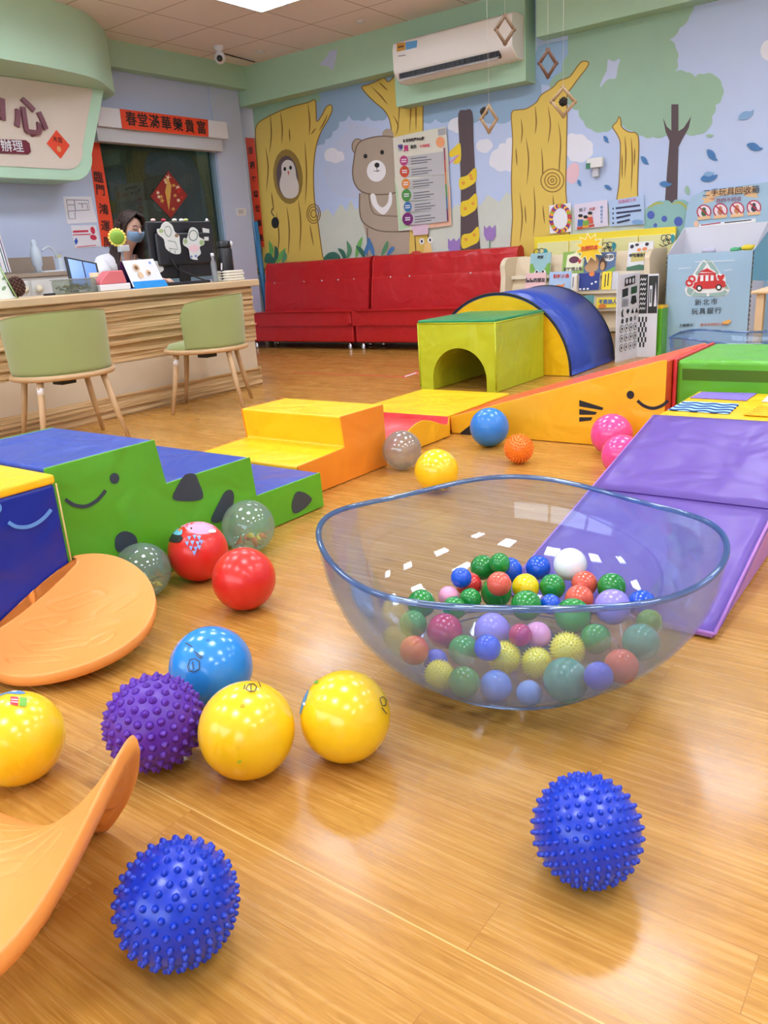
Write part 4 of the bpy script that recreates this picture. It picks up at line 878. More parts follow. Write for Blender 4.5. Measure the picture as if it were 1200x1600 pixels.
# ================================================================== TOY RECYCLING CARTON
M_cart = mat('carton_blue', (160, 192, 214), 0.45, var=0.05); M_cin = mat('carton_inside', (222, 222, 230), 0.6); M_ce = mat('carton_edge', (120, 110, 90), 0.8)
t = thing('recycling_carton', (-1.9, 7.3, 0), 'tall pale blue cardboard toy recycling bin with a red car logo', 'carton')
x0, x1, yf, yb = -2.205, -1.520, 7.10, 7.56
MB().box((x0, yf, 0.0), (x1, yf+0.006, 0.832), M_cart).build('front_panel', t)
MB().box((x0+0.006, yf+0.006, 0.0), (x1-0.006, yf+0.010, 0.826), M_cin).box((x0+0.006, yf+0.01, 0.40), (x1-0.006, yb-0.01, 0.405), M_cin).build('lining', t)
for s_, xx in ((1, x0), (-1, x1)):
    MB().slab([(xx, yf, 0), (xx, yb, 0), (xx, yb, 1.05), (xx, yf, 0.832)], (0.006*s_, 0, 0), M_cin).build('side_panel', t)
    mb = MB(); 
    for k in range(22): mb.box((xx-0.004, yf-0.003, 0.02+0.037*k), (xx+0.004, yf+0.010, 0.038+0.037*k), M_ce)
    mb.build('torn_edge', t)
bp_ = [(x0, 0), (x1+0.25, 0), (x1+0.25, 1.34), (x1+0.1, 1.36), (x0+0.14, 1.335), (x0+0.05, 1.30), (x0+0.012, 1.22), (x0, 1.08)]
MB().slab([(x, yb, z) for x, z in bp_], (0, 0.008, 0), M_cart).build('back_panel', t)
MB().box((x0+0.006, yb-0.006, 0.405), (x1-0.006, yb-0.001, 1.045), M_cin).build('lining', t)
sd = MB().slab([(x1+0.002, yf, 0.60), (x1+0.16, yf-0.22, 0.60), (x1+0.16, yf-0.22, 1.0), (x1+0.002, yf, 0.832)], (0.006, 0.004, 0), mat('carton_teal', (104, 160, 184), 0.45)).build('side_flap', t)
Pc = Paint((0, yf-0.0015, 0), (0, 1, 0)); Pc.e = 0.0007
wh = mat('print_white', (240, 240, 240), 0.4); gn = mat('print_sage', (150, 182, 176), 0.4); rd = mat('print_red', (204, 44, 44), 0.4); bkp = mat('print_black', (30, 28, 34), 0.4)
tri = smoothc([(1098,407),(1112,408),(1122,422),(1138,447),(1139,456),(1130,463),(1105,463),(1078,463),(1071,456),(1072,447),(1086,424)], 4)
Pc.fill(tri, wh)
Pc.fill([(1100,405),(1109,406),(1117,415),(1124,427),(1117,430),(1106,412)], gn); Pc.fill([(1099,408),(1104,412),(1092,432),(1086,428)], gn)
Pc.fill(smoothc([(1085,447),(1076,449),(1073,456),(1079,462),(1083,455)], 3), gn); Pc.fill([(1080,463),(1104,463),(1104,456),(1084,456)], gn); Pc.fill([(1108,463),(1132,462),(1137,456),(1126,450),(1122,456),(1108,456)], gn); Pc.fill([(1134,440),(1139,452),(1130,450)], gn)
Pc.fill(smoothc([(1072,441),(1076,433),(1083,430),(1092,431),(1096,424),(1106,418),(1117,424),(1120,430),(1130,428),(1134,434),(1132,452),(1122,457),(1092,458),(1084,453),(1074,447)], 3), wh)
Pc.fill([(1092,425),(1105,419),(1117,426)], rd); Pc.fill([(1091,427),(1118,426),(1119,429),(1091,430)], rd); Pc.fill([(1091,431),(1118,429),(1121,440),(1089,441)], rd)
for k in range(3): Pc.fill([(1094.5+8*k,430.5),(1099+8*k,430),(1099+8*k,439),(1094+8*k,439.5)], wh); Pc.same()
Pc.k += 1
Pc.fill(smoothc([(1086,441),(1100,439.5),(1130,438),(1133,444),(1131,449),(1086,452),(1084,446)], 2), rd)
for a, b_, r_ in ((1081,436,4.6),(1077,442,4.6)): Pc.line(ell(a, b_, r_, r_*0.95, 14)+[(a+r_, b_)], 3, rd); Pc.same()
Pc.k += 1
Pc.fill(smoothc([(1126,440),(1121,433),(1122,429),(1126,431),(1130,428),(1132,432)], 3), rd)
for a, b_ in ((1092.5,450.5),(1123,449)): Pc.fill(ell(a, b_, 4.8, 5), bkp); Pc.fill(ell(a, b_, 2.7, 2.8), wh); Pc.k -= 2
Pc.k += 2
Pc.line([(1086,409),(1110,408.4),(1148,407)], 1.2, mat('tape_shine', (224, 232, 240), 0.2)); Pc.line([(1060,420),(1080,418)], 1.0, mat('tape_shine', (224, 232, 240), 0.2)); Pc.line([(1132,423),(1144,421)], 1.2, mat('tape_shine', (224, 232, 240), 0.2))
Pc.fill([(1128,503),(1140,499),(1143,502),(1138,506),(1130,506)], mat('chick_orange', (240, 180, 90), 0.5))
Pc.mb.build('logo', t)
text_px('新北市', 1077, 474, 1130, 471, (0,yf-0.004,0), (0,1,0), bkp, t, h=0.068, spacing=1.25)
text_px('玩具銀行', 1070, 488, 1138, 485, (0,yf-0.004,0), (0,1,0), bkp, t, h=0.068, spacing=1.2)
text_px('主辦單位：', 1058, 509, 1092, 508, (0,yf-0.004,0), (0,1,0), bkp, t, h=0.036)
text_px('新北市政府社會局', 1093, 508, 1139, 506, (0,yf-0.004,0), (0,1,0), mat('print_orange', (220, 110, 70), 0.5), t, h=0.033)
text_px('承辦單位：', 1058, 520, 1092, 519, (0,yf-0.004,0), (0,1,0), bkp, t, h=0.036)
Pb = Paint((0, yb-0.001, 0), (0, 1, 0)); Pb.e = 0.0008
rib = mat('ribbon_tan', (230, 190, 140), 0.5); ribd = mat('ribbon_dark', (196, 140, 110), 0.5)
Pb.fill([(1096,310),(1117,306),(1117,313),(1107,317),(1097,318),(1101,314)], rib); Pb.fill([(1163,302),(1186,300),(1182,305),(1185,309),(1172,308),(1163,306)], rib); Pb.fill([(1107,311),(1117,308),(1117,313)], ribd); Pb.fill([(1163,302),(1172,301),(1163,306)], ribd)
Pb.fill(smoothc([(1104,300),(1125,296),(1150,293),(1178,291),(1177,300),(1150,303),(1125,306),(1106,309)], 3), rib)
for a, b_ in ((1100,331),(1125.5,329),(1151.5,327),(1178,324)):
    Pb.fill(ell(a, b_, 11.5, 11.5), mat('sign_crimson', (176, 40, 60), 0.5)); Pb.fill(ell(a, b_, 9.6, 9.6), mat('sign_pink', (238, 218, 226), 0.5))
    Pb.fill(ell(a, b_+2, 4.5, 5), mat('sign_toy%d' % int(a), {1100:(60,100,60),1125:(190,120,90),1151:(200,130,80),1178:(60,60,66)}[int(a)], 0.5)); Pb.fill(ell(a, b_-4, 3, 3), mat('sign_toy%d' % int(a), (0,0,0)))
    Pb.line([(a-8,b_-8),(a+8,b_+7)], 2.2, mat('sign_crimson', (176, 40, 60), 0.5)); Pb.fill([(a-10,b_+8),(a+10,b_+6),(a+10,b_+11),(a-10,b_+13)], rib); Pb.k -= 7
Pb.k += 7
Pb.fill([(1092,351),(1181,341),(1181,347),(1092,355)], wh); Pb.line([(1095,352),(1126,348)], 1.6, mat('sign_crimson', (176,40,60))); Pb.line([(1132,348),(1174,343.5)], 1.6, bkp)
Pb.fill(ell(1088, 350, 4, 5), mat('face', (240, 200, 170)))
Pb.mb.build('sign_print', t)
text_px('二手玩具回收箱', 1108, 302, 1176, 297, (0,yb-0.012,0), (0,1,0), mat('ink_maroon', (50, 24, 34), 0.5), t, h=0.078)
text_px('我們不回收', 1123, 314, 1154, 311, (0,yb-0.012,0), (0,1,0), mat('ink_wine', (150, 60, 90), 0.5), t, h=0.05)
for (x, y, r_, c, lab) in ((1148,390,0.028,(80,180,120),'green plastic toy in the recycling carton'),(1168,387,0.036,(240,214,50),'yellow plastic toy in the recycling carton'),(1107,392,0.04,(208,206,226),'pale lilac toy in the recycling carton')):
    p = onY(x, y, 7.33); o = MB().ball((p.x, 7.33, p.z), r_, mat('toy_%d' % x, c, 0.3), 18, sx=1.4, sz=0.7).tube([(p.x-0.03, 7.33, p.z), (p.x+0.05, 7.36, p.z+0.005)], r_*0.5, mat('toy_%d' % x, c), 10)
    o.box((p.x-0.012, 7.32, 0.407), (p.x+0.012, 7.34, p.z), M_cin); tag(o.build('toy'), lab, 'toy')
# little table at the right edge
t = thing('play_table', (-0.95, 6.1, 0), 'pale wooden low play table cut by the right edge of the photo', 'table')
p = onY(1173, 455, 5.8); M_tb = mat('table_wood', (226, 190, 144), 0.45, var=0.06)
MB().box((p.x, 5.8, p.z-0.02), (p.x+1.1, 6.5, p.z), M_tb).build('tabletop', t, bevel=0.006)
for a in (p.x+0.03, p.x+1.02):
    for b_ in (5.83, 6.43): MB().box((a, b_, 0), (a+0.05, b_+0.05, p.z-0.02), M_tb).build('leg', t, bevel=0.004)
MB().box((p.x+0.05, 6.42, 0.12), (p.x+1.05, 6.44, p.z-0.02), mat('panel_green', (120, 190, 60), 0.5)).build('back_panel', t)
# red tape on the floor
tag(MB().add([fl(625,589,0.0008), fl(651,580,0.0008), fl(655,583,0.0008), fl(632,590,0.0008)], [(0,1,2,3)], mat('tape_red', (214, 50, 60), 0.5)).add([fl(631,588,0.0014), fl(650,581.5,0.0014), fl(652,583,0.0014), fl(634,589,0.0014)], [(0,1,2,3)], mat('tape_white', (232, 220, 222), 0.5)).add([fl(458,582,0.0008), fl(625,588,0.0008), fl(625,589,0.0008), fl(458,582.6,0.0008)], [(0,1,2,3)], mat('tape_red', (214,50,60))).build('floor_tape'), 'red tape strip on the floor in front of the right sofa', 'tape')
# hanging stick mobiles
M_st = [mat('twig_%d' % i, c, 0.7) for i, c in enumerate(((120,96,72),(96,66,48),(158,132,96),(150,124,92)))]
for i, (cx_, cy_, ox, oy, lab) in enumerate(((789,46,14,22,'diamond twig frame hanging in front of the air conditioner'),(856,99,13,21,'dark diamond twig frame hanging right of the air conditioner box'),(880,159,18,22,'tan diamond twig frame with a pine cone hanging before the ochre trunk'),(764,186,12,20,'lowest diamond twig frame with a pine cone hanging beside the striped pole'))):
    p = onY(cx_, cy_, 4.0); t = thing('twig_mobile', tuple(p), lab, 'mobile')
    q = [onY(cx_, cy_-oy, 4.0), onY(cx_+ox, cy_, 4.02), onY(cx_, cy_+oy, 4.0), onY(cx_-ox, cy_, 3.98)]
    for k in range(4):
        a, b_ = q[k], q[(k+1) % 4]; e_ = (b_-a)*0.12; MB().tube([a-e_, b_+e_], 0.0085, M_st[i], 8).build('twig', t)
    MB().tube([q[0], (q[0].x, q[0].y, ZC)], 0.0008, mat('thread', (220, 224, 220), 0.6), 5).build('thread', t)
    if i >= 2:
        cc = p if i == 2 else q[0]+Vector((-0.03, 0, -0.02)); mb = MB(); mb.ball(cc, 0.016, mat('cone_black', (34, 26, 22), 0.8), 12)
        for k in range(24):
            z = 1-2*(k+.5)/24; a = k*2.4; r_ = math.sqrt(1-z*z); mb.ball(cc+Vector((r_*math.cos(a), r_*math.sin(a), z))*0.018, 0.0055, mat('cone_black', (34,26,22)), 6)
        mb.build('pine_cone', t)

# ================================================================== FOAM SOFT PLAY
V = lambda n: {'blue': vinyl('vinyl_blue', (46, 72, 166), 0.34), 'deep': vinyl('vinyl_deep_blue', (20, 44, 150), 0.3), 'green': vinyl('vinyl_green', (92, 172, 40)), 'dgreen': vinyl('vinyl_dark_green', (40, 140, 84)), 'lime': vinyl('vinyl_lime', (186, 196, 40)),
     'yellow': vinyl('vinyl_yellow', (246, 196, 26)), 'amber': vinyl('vinyl_amber', (244, 184, 40)), 'orange': vinyl('vinyl_orange', (238, 142, 40)), 'red': vinyl('vinyl_red', (212, 54, 58)), 'rorange': vinyl('vinyl_red_orange', (222, 84, 50)), 'purple': vinyl('vinyl_purple', (104, 76, 164), 0.36), 'lilac': vinyl('vinyl_lilac', (176, 122, 200), 0.36)}[n]
M_char = mat('print_charcoal', (52, 66, 76), 0.4); M_welt = mat('welt_black', (24, 26, 34), 0.5)
def profile_block(name, root, prof, axis, a0, a1, side_m, top_m, inset=0.0):
    """prism of a profile (u,z) between a0 and a1; side faces side_m, swept skin top_m as separate parts"""
    def P3(u, z, a): return (a, u, z) if axis == 'x' else (u, a, z)
    k = len(prof)
    sp = []
    for a, d in ((a0, 0.006 if a1 > a0 else -0.006), (a1, -0.006 if a1 > a0 else 0.006)):
        v = (d, 0, 0) if axis == 'x' else (0, d, 0)
        sp.append(MB().slab([P3(u, z, a) for u, z in prof], v, side_m).build('side_panel', root, bevel=0.008, seg=3))
    mb = MB(); e_ = 0.003 if a1 > a0 else -0.003
    vs = [P3(u, z, a0+e_) for u, z in prof]+[P3(u, z, a1-e_) for u, z in prof]
    mb.add(vs, [(i, k+i, k+(i+1) % k, (i+1) % k) for i in range(k)]+[list(range(k)), list(range(k, 2*k))[::-1]], top_m)
    c = mb.build(name, root, bevel=0.011, seg=3)
    return sp, c
# three-step stairs with the friendly green side
t = thing('foam_stairs', (-2.35, 1.7, 0), 'green and blue three-step foam stairs with a smiling face on the side', 'foam stairs')
prof = [(1.150,0.003),(2.310,0.003),(2.306,0.148),(1.945,0.150),(1.935,0.300),(1.555,0.302),(1.535,0.452),(1.150,0.452)]
(spA, spB), cov = profile_block('tread_cover', t, prof, 'x', -2.640, -2.065, V('green'), V('blue'))
Pq = Paint((-2.064, 0, 0), (1, 0, 0)); Pq.e = 0.0006
Pq.fill(ell(179, 747.5, 7.5, 8.5), M_char); Pq.mb.build('eye', t)
Pq = Paint((-2.064, 0, 0), (1, 0, 0)); Pq.line(smoothc([(102,780),(116,789),(134,791),(150,783),(160,773),(165,766)], 6, False), 5.5, M_char); Pq.mb.build('smile', t)
for o_ in ([(286,745),(294,740),(305,741),(311,754),(317,770),(315,780),(296,783),(275,782),(270,776),(276,762)], [(352,768),(362,766),(366,778),(360,800),(345,815),(332,816),(331,808),(342,785)], [(462,770),(474,769),(486,777),(486,784),(474,796),(460,802),(456,790)], [(180,842),(190,831),(204,832),(214,842),(212,862),(184,862)]):
    Pq = Paint((-2.064, 0, 0), (1, 0, 0)); Pq.fill(smoothc(o_, 4), M_char); Pq.mb.build('spot', t)
# blue cube with yellow top next to the stairs
t = thing('foam_block', (-2.3, 0.8, 0), 'deep blue foam cube with yellow top and pale blue smile at the left edge', 'foam block')
MB().box((-2.62, 0.52, 0.004), (-1.995, 1.135, 0.425), V('deep')).build('body', t, bevel=0.016, seg=4)
MB().box((-2.618, 0.522, 0.42), (-1.993, 1.137, 0.447), V('yellow')).build('top_cover', t, bevel=0.008)
M_lb = mat('print_light_blue', (96, 150, 220), 0.4)
Pq = Paint((-1.994, 0, 0), (1, 0, 0)); Pq.line(smoothc([(13,816),(26,823),(44,823),(60,816),(72,806),(80,796)], 6, False), 6, M_lb); Pq.mb.build('smile', t)
Pq = Paint((-1.994, 0, 0), (1, 0, 0)); Pq.fill(ell(-3, 794, 6, 8), M_lb); Pq.mb.build('eye', t)
tp = mat('trim_tan', (206, 176, 110), 0.5); MB().tube([(-1.994, 1.136, 0.42), (-1.994, 1.136, 0.02)], 0.0025, tp, 6).build('piping', t)
# yellow two-step block
t = thing('foam_stairs', (-2.53, 2.65, 0), 'small yellow and orange two-step foam block behind the green stairs', 'foam stairs')
prof = [(2.335,0.003),(2.965,0.003),(2.960,0.300),(2.640,0.303),(2.655,0.160),(2.335,0.150)]
profile_block('tread_cover', t, prof, 'x', -2.845, -2.215, V('orange'), V('yellow'))
# red wave piece
t = thing('foam_wave', (-2.52, 3.3, 0), 'low red foam wave piece with yellow wavy side, between two yellow blocks', 'foam wave')
wv_ = [(2.985,0.004),(3.62,0.004),(3.62,0.115)]+[(3.60-0.60*i/16, 0.045+0.085*(0.5+0.5*math.cos((i/16-0.45)*2*math.pi*0.95)) + 0.02*(1-i/16)) for i in range(17)]+[(2.985,0.03)]
(spA, spB), cov = profile_block('wave_cover', t, wv_, 'x', -2.83, -2.262, V('amber'), V('red'))
# yellow square mat
t = thing('foam_mat', (-2.64, 4.15, 0), 'flat yellow foam mat with orange sides before the tunnel cube', 'foam mat')
MB().box((-2.97, 3.64, 0.004), (-2.31, 4.42, 0.088), V('orange')).build('body', t, bevel=0.010)
MB().box((-2.968, 3.642, 0.085), (-2.312, 4.418, 0.102), V('yellow')).build('top_cover', t, bevel=0.007)
q = [hit(x, y, (0, 3.638, 0), Vector((0,1,0))) for x, y in ((700,660),(703,660),(703,675),(700,675))]
MB().slab([(-2.309, 3.668, 0.03), (-2.309, 3.684, 0.03), (-2.309, 3.684, 0.08), (-2.309, 3.668, 0.08)], (0.001, 0, 0), M_pap).build('care_tag', t)
# tunnel cube
t = thing('tunnel_cube', (-3.0, 5.3, 0), 'yellow green foam cube with an arched tunnel hole and green top', 'foam tunnel')
xa, xb, ya, yb_, h = -3.325, -2.685, 4.93, 5.70, 0.485
cx_, rr_, sp_ = -2.985, 0.225, 0.085
arcp = [(cx_+rr_*math.cos(a), sp_+rr_*math.sin(a)) for a in [math.pi*i/20 for i in range(21)]]
prof = [(xa,0.003),(cx_-rr_,0.003)]+arcp[::-1]+[(cx_+rr_,0.003),(xb,0.003),(xb,h),(xa,h)]
mb = MB(); k = len(prof)
vs = [(u, ya, z) for u, z in prof]+[(u, yb_, z) for u, z in prof]
mb.add(vs, [(i, (i+1) % k, k+(i+1) % k, k+i) for i in range(k)], V('lime'))
# front/back split into quads round the arch so the hole stays open
def front(y, fl_):
    n_ = len(arcp); top = [(cx_+(xb-cx_)*0+ (xb if a[0] > cx_ else xa)*0 + a[0], h) for a in arcp]
    vv = []; ff = []
    for a in arcp: vv.append((a[0], y, a[1])); vv.append((a[0], y, h))
    for i in range(n_-1): ff.append((2*i, 2*i+1, 2*i+3, 2*i+2))
    o = len(vv)
    vv += [(cx_+rr_, y, 0.003), (xb, y, 0.003), (xb, y, h), (cx_+rr_, y, h), (cx_+rr_, y, sp_), (cx_-rr_, y, 0.003), (xa, y, 0.003), (xa, y, h), (cx_-rr_, y, h), (cx_-rr_, y, sp_)]
    ff += [(o, o+1, o+2, o+3, o+4), (o+5, o+9, o+8, o+7, o+6)]
    mb.add(vv, ff if fl_ else [f[::-1] for f in ff], V('lime'))
front(ya, True); front(yb_, False)
o = mb.build('body', t); 
for p_ in o.data.polygons: p_.use_smooth = False
MB().box((xa, ya-0.003, h-0.002), (xb+0.002, yb_, h+0.022), V('dgreen')).build('top_cover', t, bevel=0.009)
for a, b_ in (((xa, ya, 0.02), (xa, ya, h)), ((xb, ya, 0.02), (xb, ya, h))): MB().tube([a, b_], 0.006, V('lime'), 8).build('piping', t)
MB().tube([(xa, ya, h), (xb, ya, h), (xb, yb_, h)], 0.006, V('lime'), 8).build('piping', t)
# blue half-round arch behind
t = thing('foam_arch', (-3.08, 6.2, 0), 'blue half-round foam arch with yellow face behind the tunnel cube', 'foam arch')
cx_, R1, R0 = -3.10, 0.620, 0.33; y0_, y1_ = 5.735, 6.62
n_ = 36; an = [math.pi*i/n_ for i in range(n_+1)]
mb = MB(); vs = []; fs = []
for a in an:
    for (r_, y) in ((R0, y0_), (R1, y0_), (R1, y1_), (R0, y1_)): vs.append((cx_+r_*math.cos(a), y, 0.004+r_*math.sin(a)))
for i in range(n_): fs += [(4*i, 4*i+4, 4*i+5, 4*i+1), (4*i+2, 4*i+6, 4*i+7, 4*i+3), (4*i+3, 4*i+7, 4*i+4, 4*i)]
fs += [(0, 1, 2, 3), (4*n_+3, 4*n_+2, 4*n_+1, 4*n_)]; mb.add(vs, fs, V('yellow')); mb.build('body', t)
vs = []; fs = []
for a in an:
    for (r_, y) in ((R1-0.004, y0_-0.004), (R1+0.012, y0_-0.004), (R1+0.012, y1_+0.004), (R1-0.004, y1_+0.004)): vs.append((cx_+r_*math.cos(a), y, 0.006+r_*math.sin(a)))
for i in range(n_):
    for j in range(4): fs.append((4*i+j, 4*i+(j+1) % 4, 4*i+4+(j+1) % 4, 4*i+4+j))
fs += [(0, 1, 2, 3), (4*n_+3, 4*n_+2, 4*n_+1, 4*n_)]
mb = MB(); mb.add(vs, fs, V('blue'), True); c = mb.build('outer_cover', t)
for y in (y0_-0.005, y1_+0.005): MB().tube([(cx_+(R1+0.008)*math.cos(a), y, 0.01+(R1+0.008)*math.sin(a)) for a in an], 0.008, M_welt, 8).build('piping', t)
# long orange ramp with the cat-like smile
t = thing('foam_ramp', (-1.75, 4.0, 0), 'long yellow-sided foam ramp with red top, whisker marks and a smile', 'foam ramp')
prof = [(-2.295,0.003),(-1.125,0.003),(-1.125,0.428),(-1.145,0.428),(-2.295,0.095)]
profile_block('slope_cover', t, prof, 'y', 3.685, 4.34, V('amber'), V('rorange'))
def fr(pts, name, line=None):
    Pq = Paint((0, 3.684, 0), (0, 1, 0)); Pq.e = 0.0006
    if line: Pq.line(pts, line, M_welt)
    else: Pq.fill(pts, M_welt)
    return Pq.mb.build(name, t)
fr(ell(985, 617, 6, 6.5), 'eye'); fr(smoothc([(996,626),(1006,634),(1020,638),(1034,634),(1044,626)], 6, False), 'smile', 5)
for q in ([(905,625),(943,637),(941,641),(905,635)], [(905,639),(933,644),(930,648),(905,648)], [(905,652),(926,652),(923,657),(905,659)]): fr(q, 'whisker')
fr([(717,678),(735,664),(742,668),(738,680),(717,680)], 'spot')
# green block beyond the ramp
t = thing('foam_block', (-0.75, 4.1, 0), 'bright green foam block with red end, right of the smiling ramp', 'foam block')
MB().box((-1.105, 3.775, 0.004), (-0.30, 4.42, 0.418), V('green')).build('body', t, bevel=0.02, seg=4)
MB().box((-1.121, 3.77, 0.004), (-1.104, 4.42, 0.424), V('red')).build('end_cover', t, bevel=0.006)
q = [hit(x, y, (0, 3.7735, 0), Vector((0,1,0))) for x, y in ((1066,576),(1200,580),(1240,581),(1240,600),(1200,598),(1066,594))]
MB().slab(q, (0, 0.001, 0), mat('velcro_olive', (74, 108, 24), 0.9)).build('velcro_strip', t)
# sensory mat
t = thing('sensory_mat', (-0.7, 3.45, 0), 'yellow foam block top with purple, wavy blue and ribbed texture patches', 'foam mat')
MB().box((-1.0, 3.165, 0.004), (-0.40, 3.765, 0.28), V('yellow')).build('body', t, bevel=0.012)
def zf(pts, z=0.2815, dz=0.003):
    return [fl(x, y, z) for x, y in pts], (0, 0, dz)
def patch(pts, mt2): q, v = zf(pts); return MB().slab(q, v, mt2).build('patch', t, bevel=0.001)
patch([(1096,613),(1183,615),(1166,626.5),(1078,622)], mat('patch_purple', (134, 116, 196), 0.9, bump=0.4, bscale=150))
pt = patch([(1069,627.5),(1155,632),(1138,647.5),(1043,641)], mat('patch_sky', (160, 208, 240), 0.6))
mb = MB(); nv = mat('patch_navy', (24, 62, 140), 0.5)
a_, b_, c_, d_ = [fl(x, y, 0.2855) for x, y in ((1069,627.5),(1155,632),(1138,647.5),(1043,641))]
for r_ in range(4):
    pts = []
    for i in range(25):
        u = i/24; v = (r_+0.5)/4 + 0.05*math.sin(u*2*math.pi*3.0)
        pts.append((a_*(1-u)+b_*u)*(1-v)+(d_*(1-u)+c_*u)*v)
    mb.tube(pts, 0.004, nv, 6)
mb.build('wave_stripe', pt)
pt = patch([(1188,633),(1290,638),(1270,655),(1161,649)], mat('patch_ribbed', (250, 214, 40), 0.5))
mb = MB(); a_, b_, c_, d_ = [fl(x, y, 0.286) for x, y in ((1188,633),(1290,638),(1270,655),(1161,649))]
for r_ in range(6): v = (r_+0.5)/6; mb.tube([a_*(1-v)+d_*v, b_*(1-v)+c_*v], 0.0045, V('amber'), 6)
mb.build('rib', pt)
patch([(1202,617),(1290,620),(1275,632),(1190,628)], mat('patch_white', (236, 226, 216), 0.8, bump=0.4, bscale=150))
# purple ramp of two panels
t = thing('foam_ramp', (-0.7, 2.5, 0), 'purple two-panel foam ramp with lilac side sloping down behind the clear bowl', 'foam ramp')
x0, x1 = -1.005, -0.425
def ztop(y): return 0.020 + (y-1.875)/(3.155-1.875)*0.266
def panel(ya, yb2, bulge):
    nx, ny = 18, 16; vs = []; rnd = random.Random(int(ya*100))
    for i in range(nx+1):
        for j in range(ny+1):
            u, v = i/nx, j/ny; x = x0+(x1-x0)*u; y = ya+(yb2-ya)*v
            ed = min(1, min(u, 1-u)*9)*min(1, min(v, 1-v)*9)
            wr = noise.noise(Vector((x*4, y*2.2, ya)))*0.012 + noise.noise(Vector((x*13, y*4, 3)))*0.004
            vs.append((x, y, ztop(y) + (bulge+wr)*ed**0.6))
    W = len(vs); vs += [(a, b_, max(0.008, c-0.03)) for a, b_, c in vs]
    g = lambda i, j: i*(ny+1)+j
    fs = [(g(i, j), g(i+1, j), g(i+1, j+1), g(i, j+1)) for i in range(nx) for j in range(ny)]
    fs += [tuple(W+q_ for q_ in f[::-1]) for f in fs]
    for i in range(nx):
        for j in (0, ny): fs.append((g(i, j), g(i+1, j), W+g(i+1, j), W+g(i, j)))
    for j in range(ny):
        for i in (0, nx): fs.append((g(i, j), g(i, j+1), W+g(i, j+1), W+g(i, j)))
    mb = MB(); mb.add(vs, fs, V('purple'), True); return mb.build('slope_panel', t)
panel(1.872, 2.505, 0.010); panel(2.513, 3.155, 0.012)
MB().slab([(x0+0.003, 1.868, 0.004), (x0+0.003, 3.155, 0.004), (x0+0.003, 3.155, ztop(3.155)-0.008), (x0+0.003, 1.868, 0.014)], (x1-x0-0.006, 0, 0), V('lilac')).build('body', t, bevel=0.006)
MB().tube([(x1, 1.872, 0.016), (x1, 3.15, ztop(3.15)-0.004)], 0.005, V('lilac'), 8).build('piping', t)
MB().tube([(x0, 3.15, ztop(3.15)-0.004), (x0, 1.872, 0.016), (x1, 1.872, 0.016)], 0.005, V('lilac'), 8).build('piping', t)

# ================================================================== BALLS
def top_ball(name, c, r, label, group=None): return thing(name, (c[0], c[1], c[2]-r), label, 'ball', group)
def sph_hit(x, y, c, r):
    d = ray(x, y).normalized(); oc = EYE-c; b = oc.dot(d); q = b*b-(oc.dot(oc)-r*r)
    return EYE + d*(-b-math.sqrt(max(q, 0)))
def decal(parent, c, r, shapes, name='print'):
    mb = MB(); k = 0
    for pts, mt2 in shapes:
        k += 1; n_ = len(pts); mx = sum(p[0] for p in pts)/n_; my = sum(p[1] for p in pts)/n_; R_ = r+0.0004+0.0004*k
        vs = [c+(sph_hit(mx, my, c, r)-c).normalized()*R_]; L = 4
        for l in range(1, L+1):
            for x, y in pts: vs.append(c+(sph_hit(mx+(x-mx)*l/L, my+(y-my)*l/L, c, r)-c).normalized()*R_)
        fs = [(0, 1+i, 1+(i+1) % n_) for i in range(n_)]
        for l in range(L-1):
            for i in range(n_): fs.append((1+l*n_+i, 1+(l+1)*n_+i, 1+(l+1)*n_+(i+1) % n_, 1+l*n_+(i+1) % n_))
        mb.add(vs, fs, mt2, True)
    return mb.build(name, parent)
def strokes(pts, wd=1.4):
    out = []
    for i in range(len(pts)-1):
        a = Vector(pts[i]); b = Vector(pts[i+1]); d = (b-a).normalized(); n_ = Vector((-d.y, d.x))*wd/2
        out.append([tuple(a+n_), tuple(b+n_), tuple(b-n_), tuple(a-n_)])
    return out
def plain(name, x, y, r, m_, label, valve=None):
    c = Vector((x, y, r)); t = top_ball(name, c, r, label)
    MB().ball(c, r, m_, 56).build('skin', t)
    if valve:
        p = sph_hit(valve[0], valve[1], c, r); n_ = (p-c).normalized()
        M4 = Matrix.Translation(p-n_*0.0008) @ n_.to_track_quat('Z', 'Y').to_matrix().to_4x4()
        MB().lathe([(0.0,0.0005),(0.0018,0.0006),(0.0024,0.0016),(0.0036,0.0016),(0.0042,0.0004)], mat('valve_'+name+str(int(x*100)), tuple(int(v*0.8) for v in valve[2])), (0,0,0), 16, M4).build('valve', t)
    return t, c
M_yel = mat('ball_yellow', (250, 204, 26), 0.24, coat=0.3, var=0.03); M_skyb = mat('ball_sky_blue', (46, 142, 224), 0.2, coat=0.3); M_redb = mat('ball_red', (222, 44, 36), 0.3, coat=0.15)
ink = mat('print_ink', (60, 50, 30), 0.5)
t, c = plain('play_ball', -1.047*.95/.95, 0.887, 0.094, M_yel, 'yellow ball touching the purple spiky ball, with a small dark print near its top', (379,1103,(250,204,26)))
decal(t, c, 0.094, [(q, ink) for q in strokes([(384,1077),(388,1070),(396,1069),(401,1074),(398,1081),(390,1082),(384,1078)])+strokes([(392,1070),(392,1082)])+strokes([(383,1072),(381,1079)])+strokes([(403,1068),(407,1076)])])
decal(t, c, 0.094, [(ell(374,1190,4,2.5,10,-0.2), mat('scuff_green', (190, 200, 40), 0.5))], 'scuff')
t, c = plain('play_ball', -0.914, 1.028, 0.090, M_yel, 'yellow ball farthest right in the front row, with a blue print on its left edge')
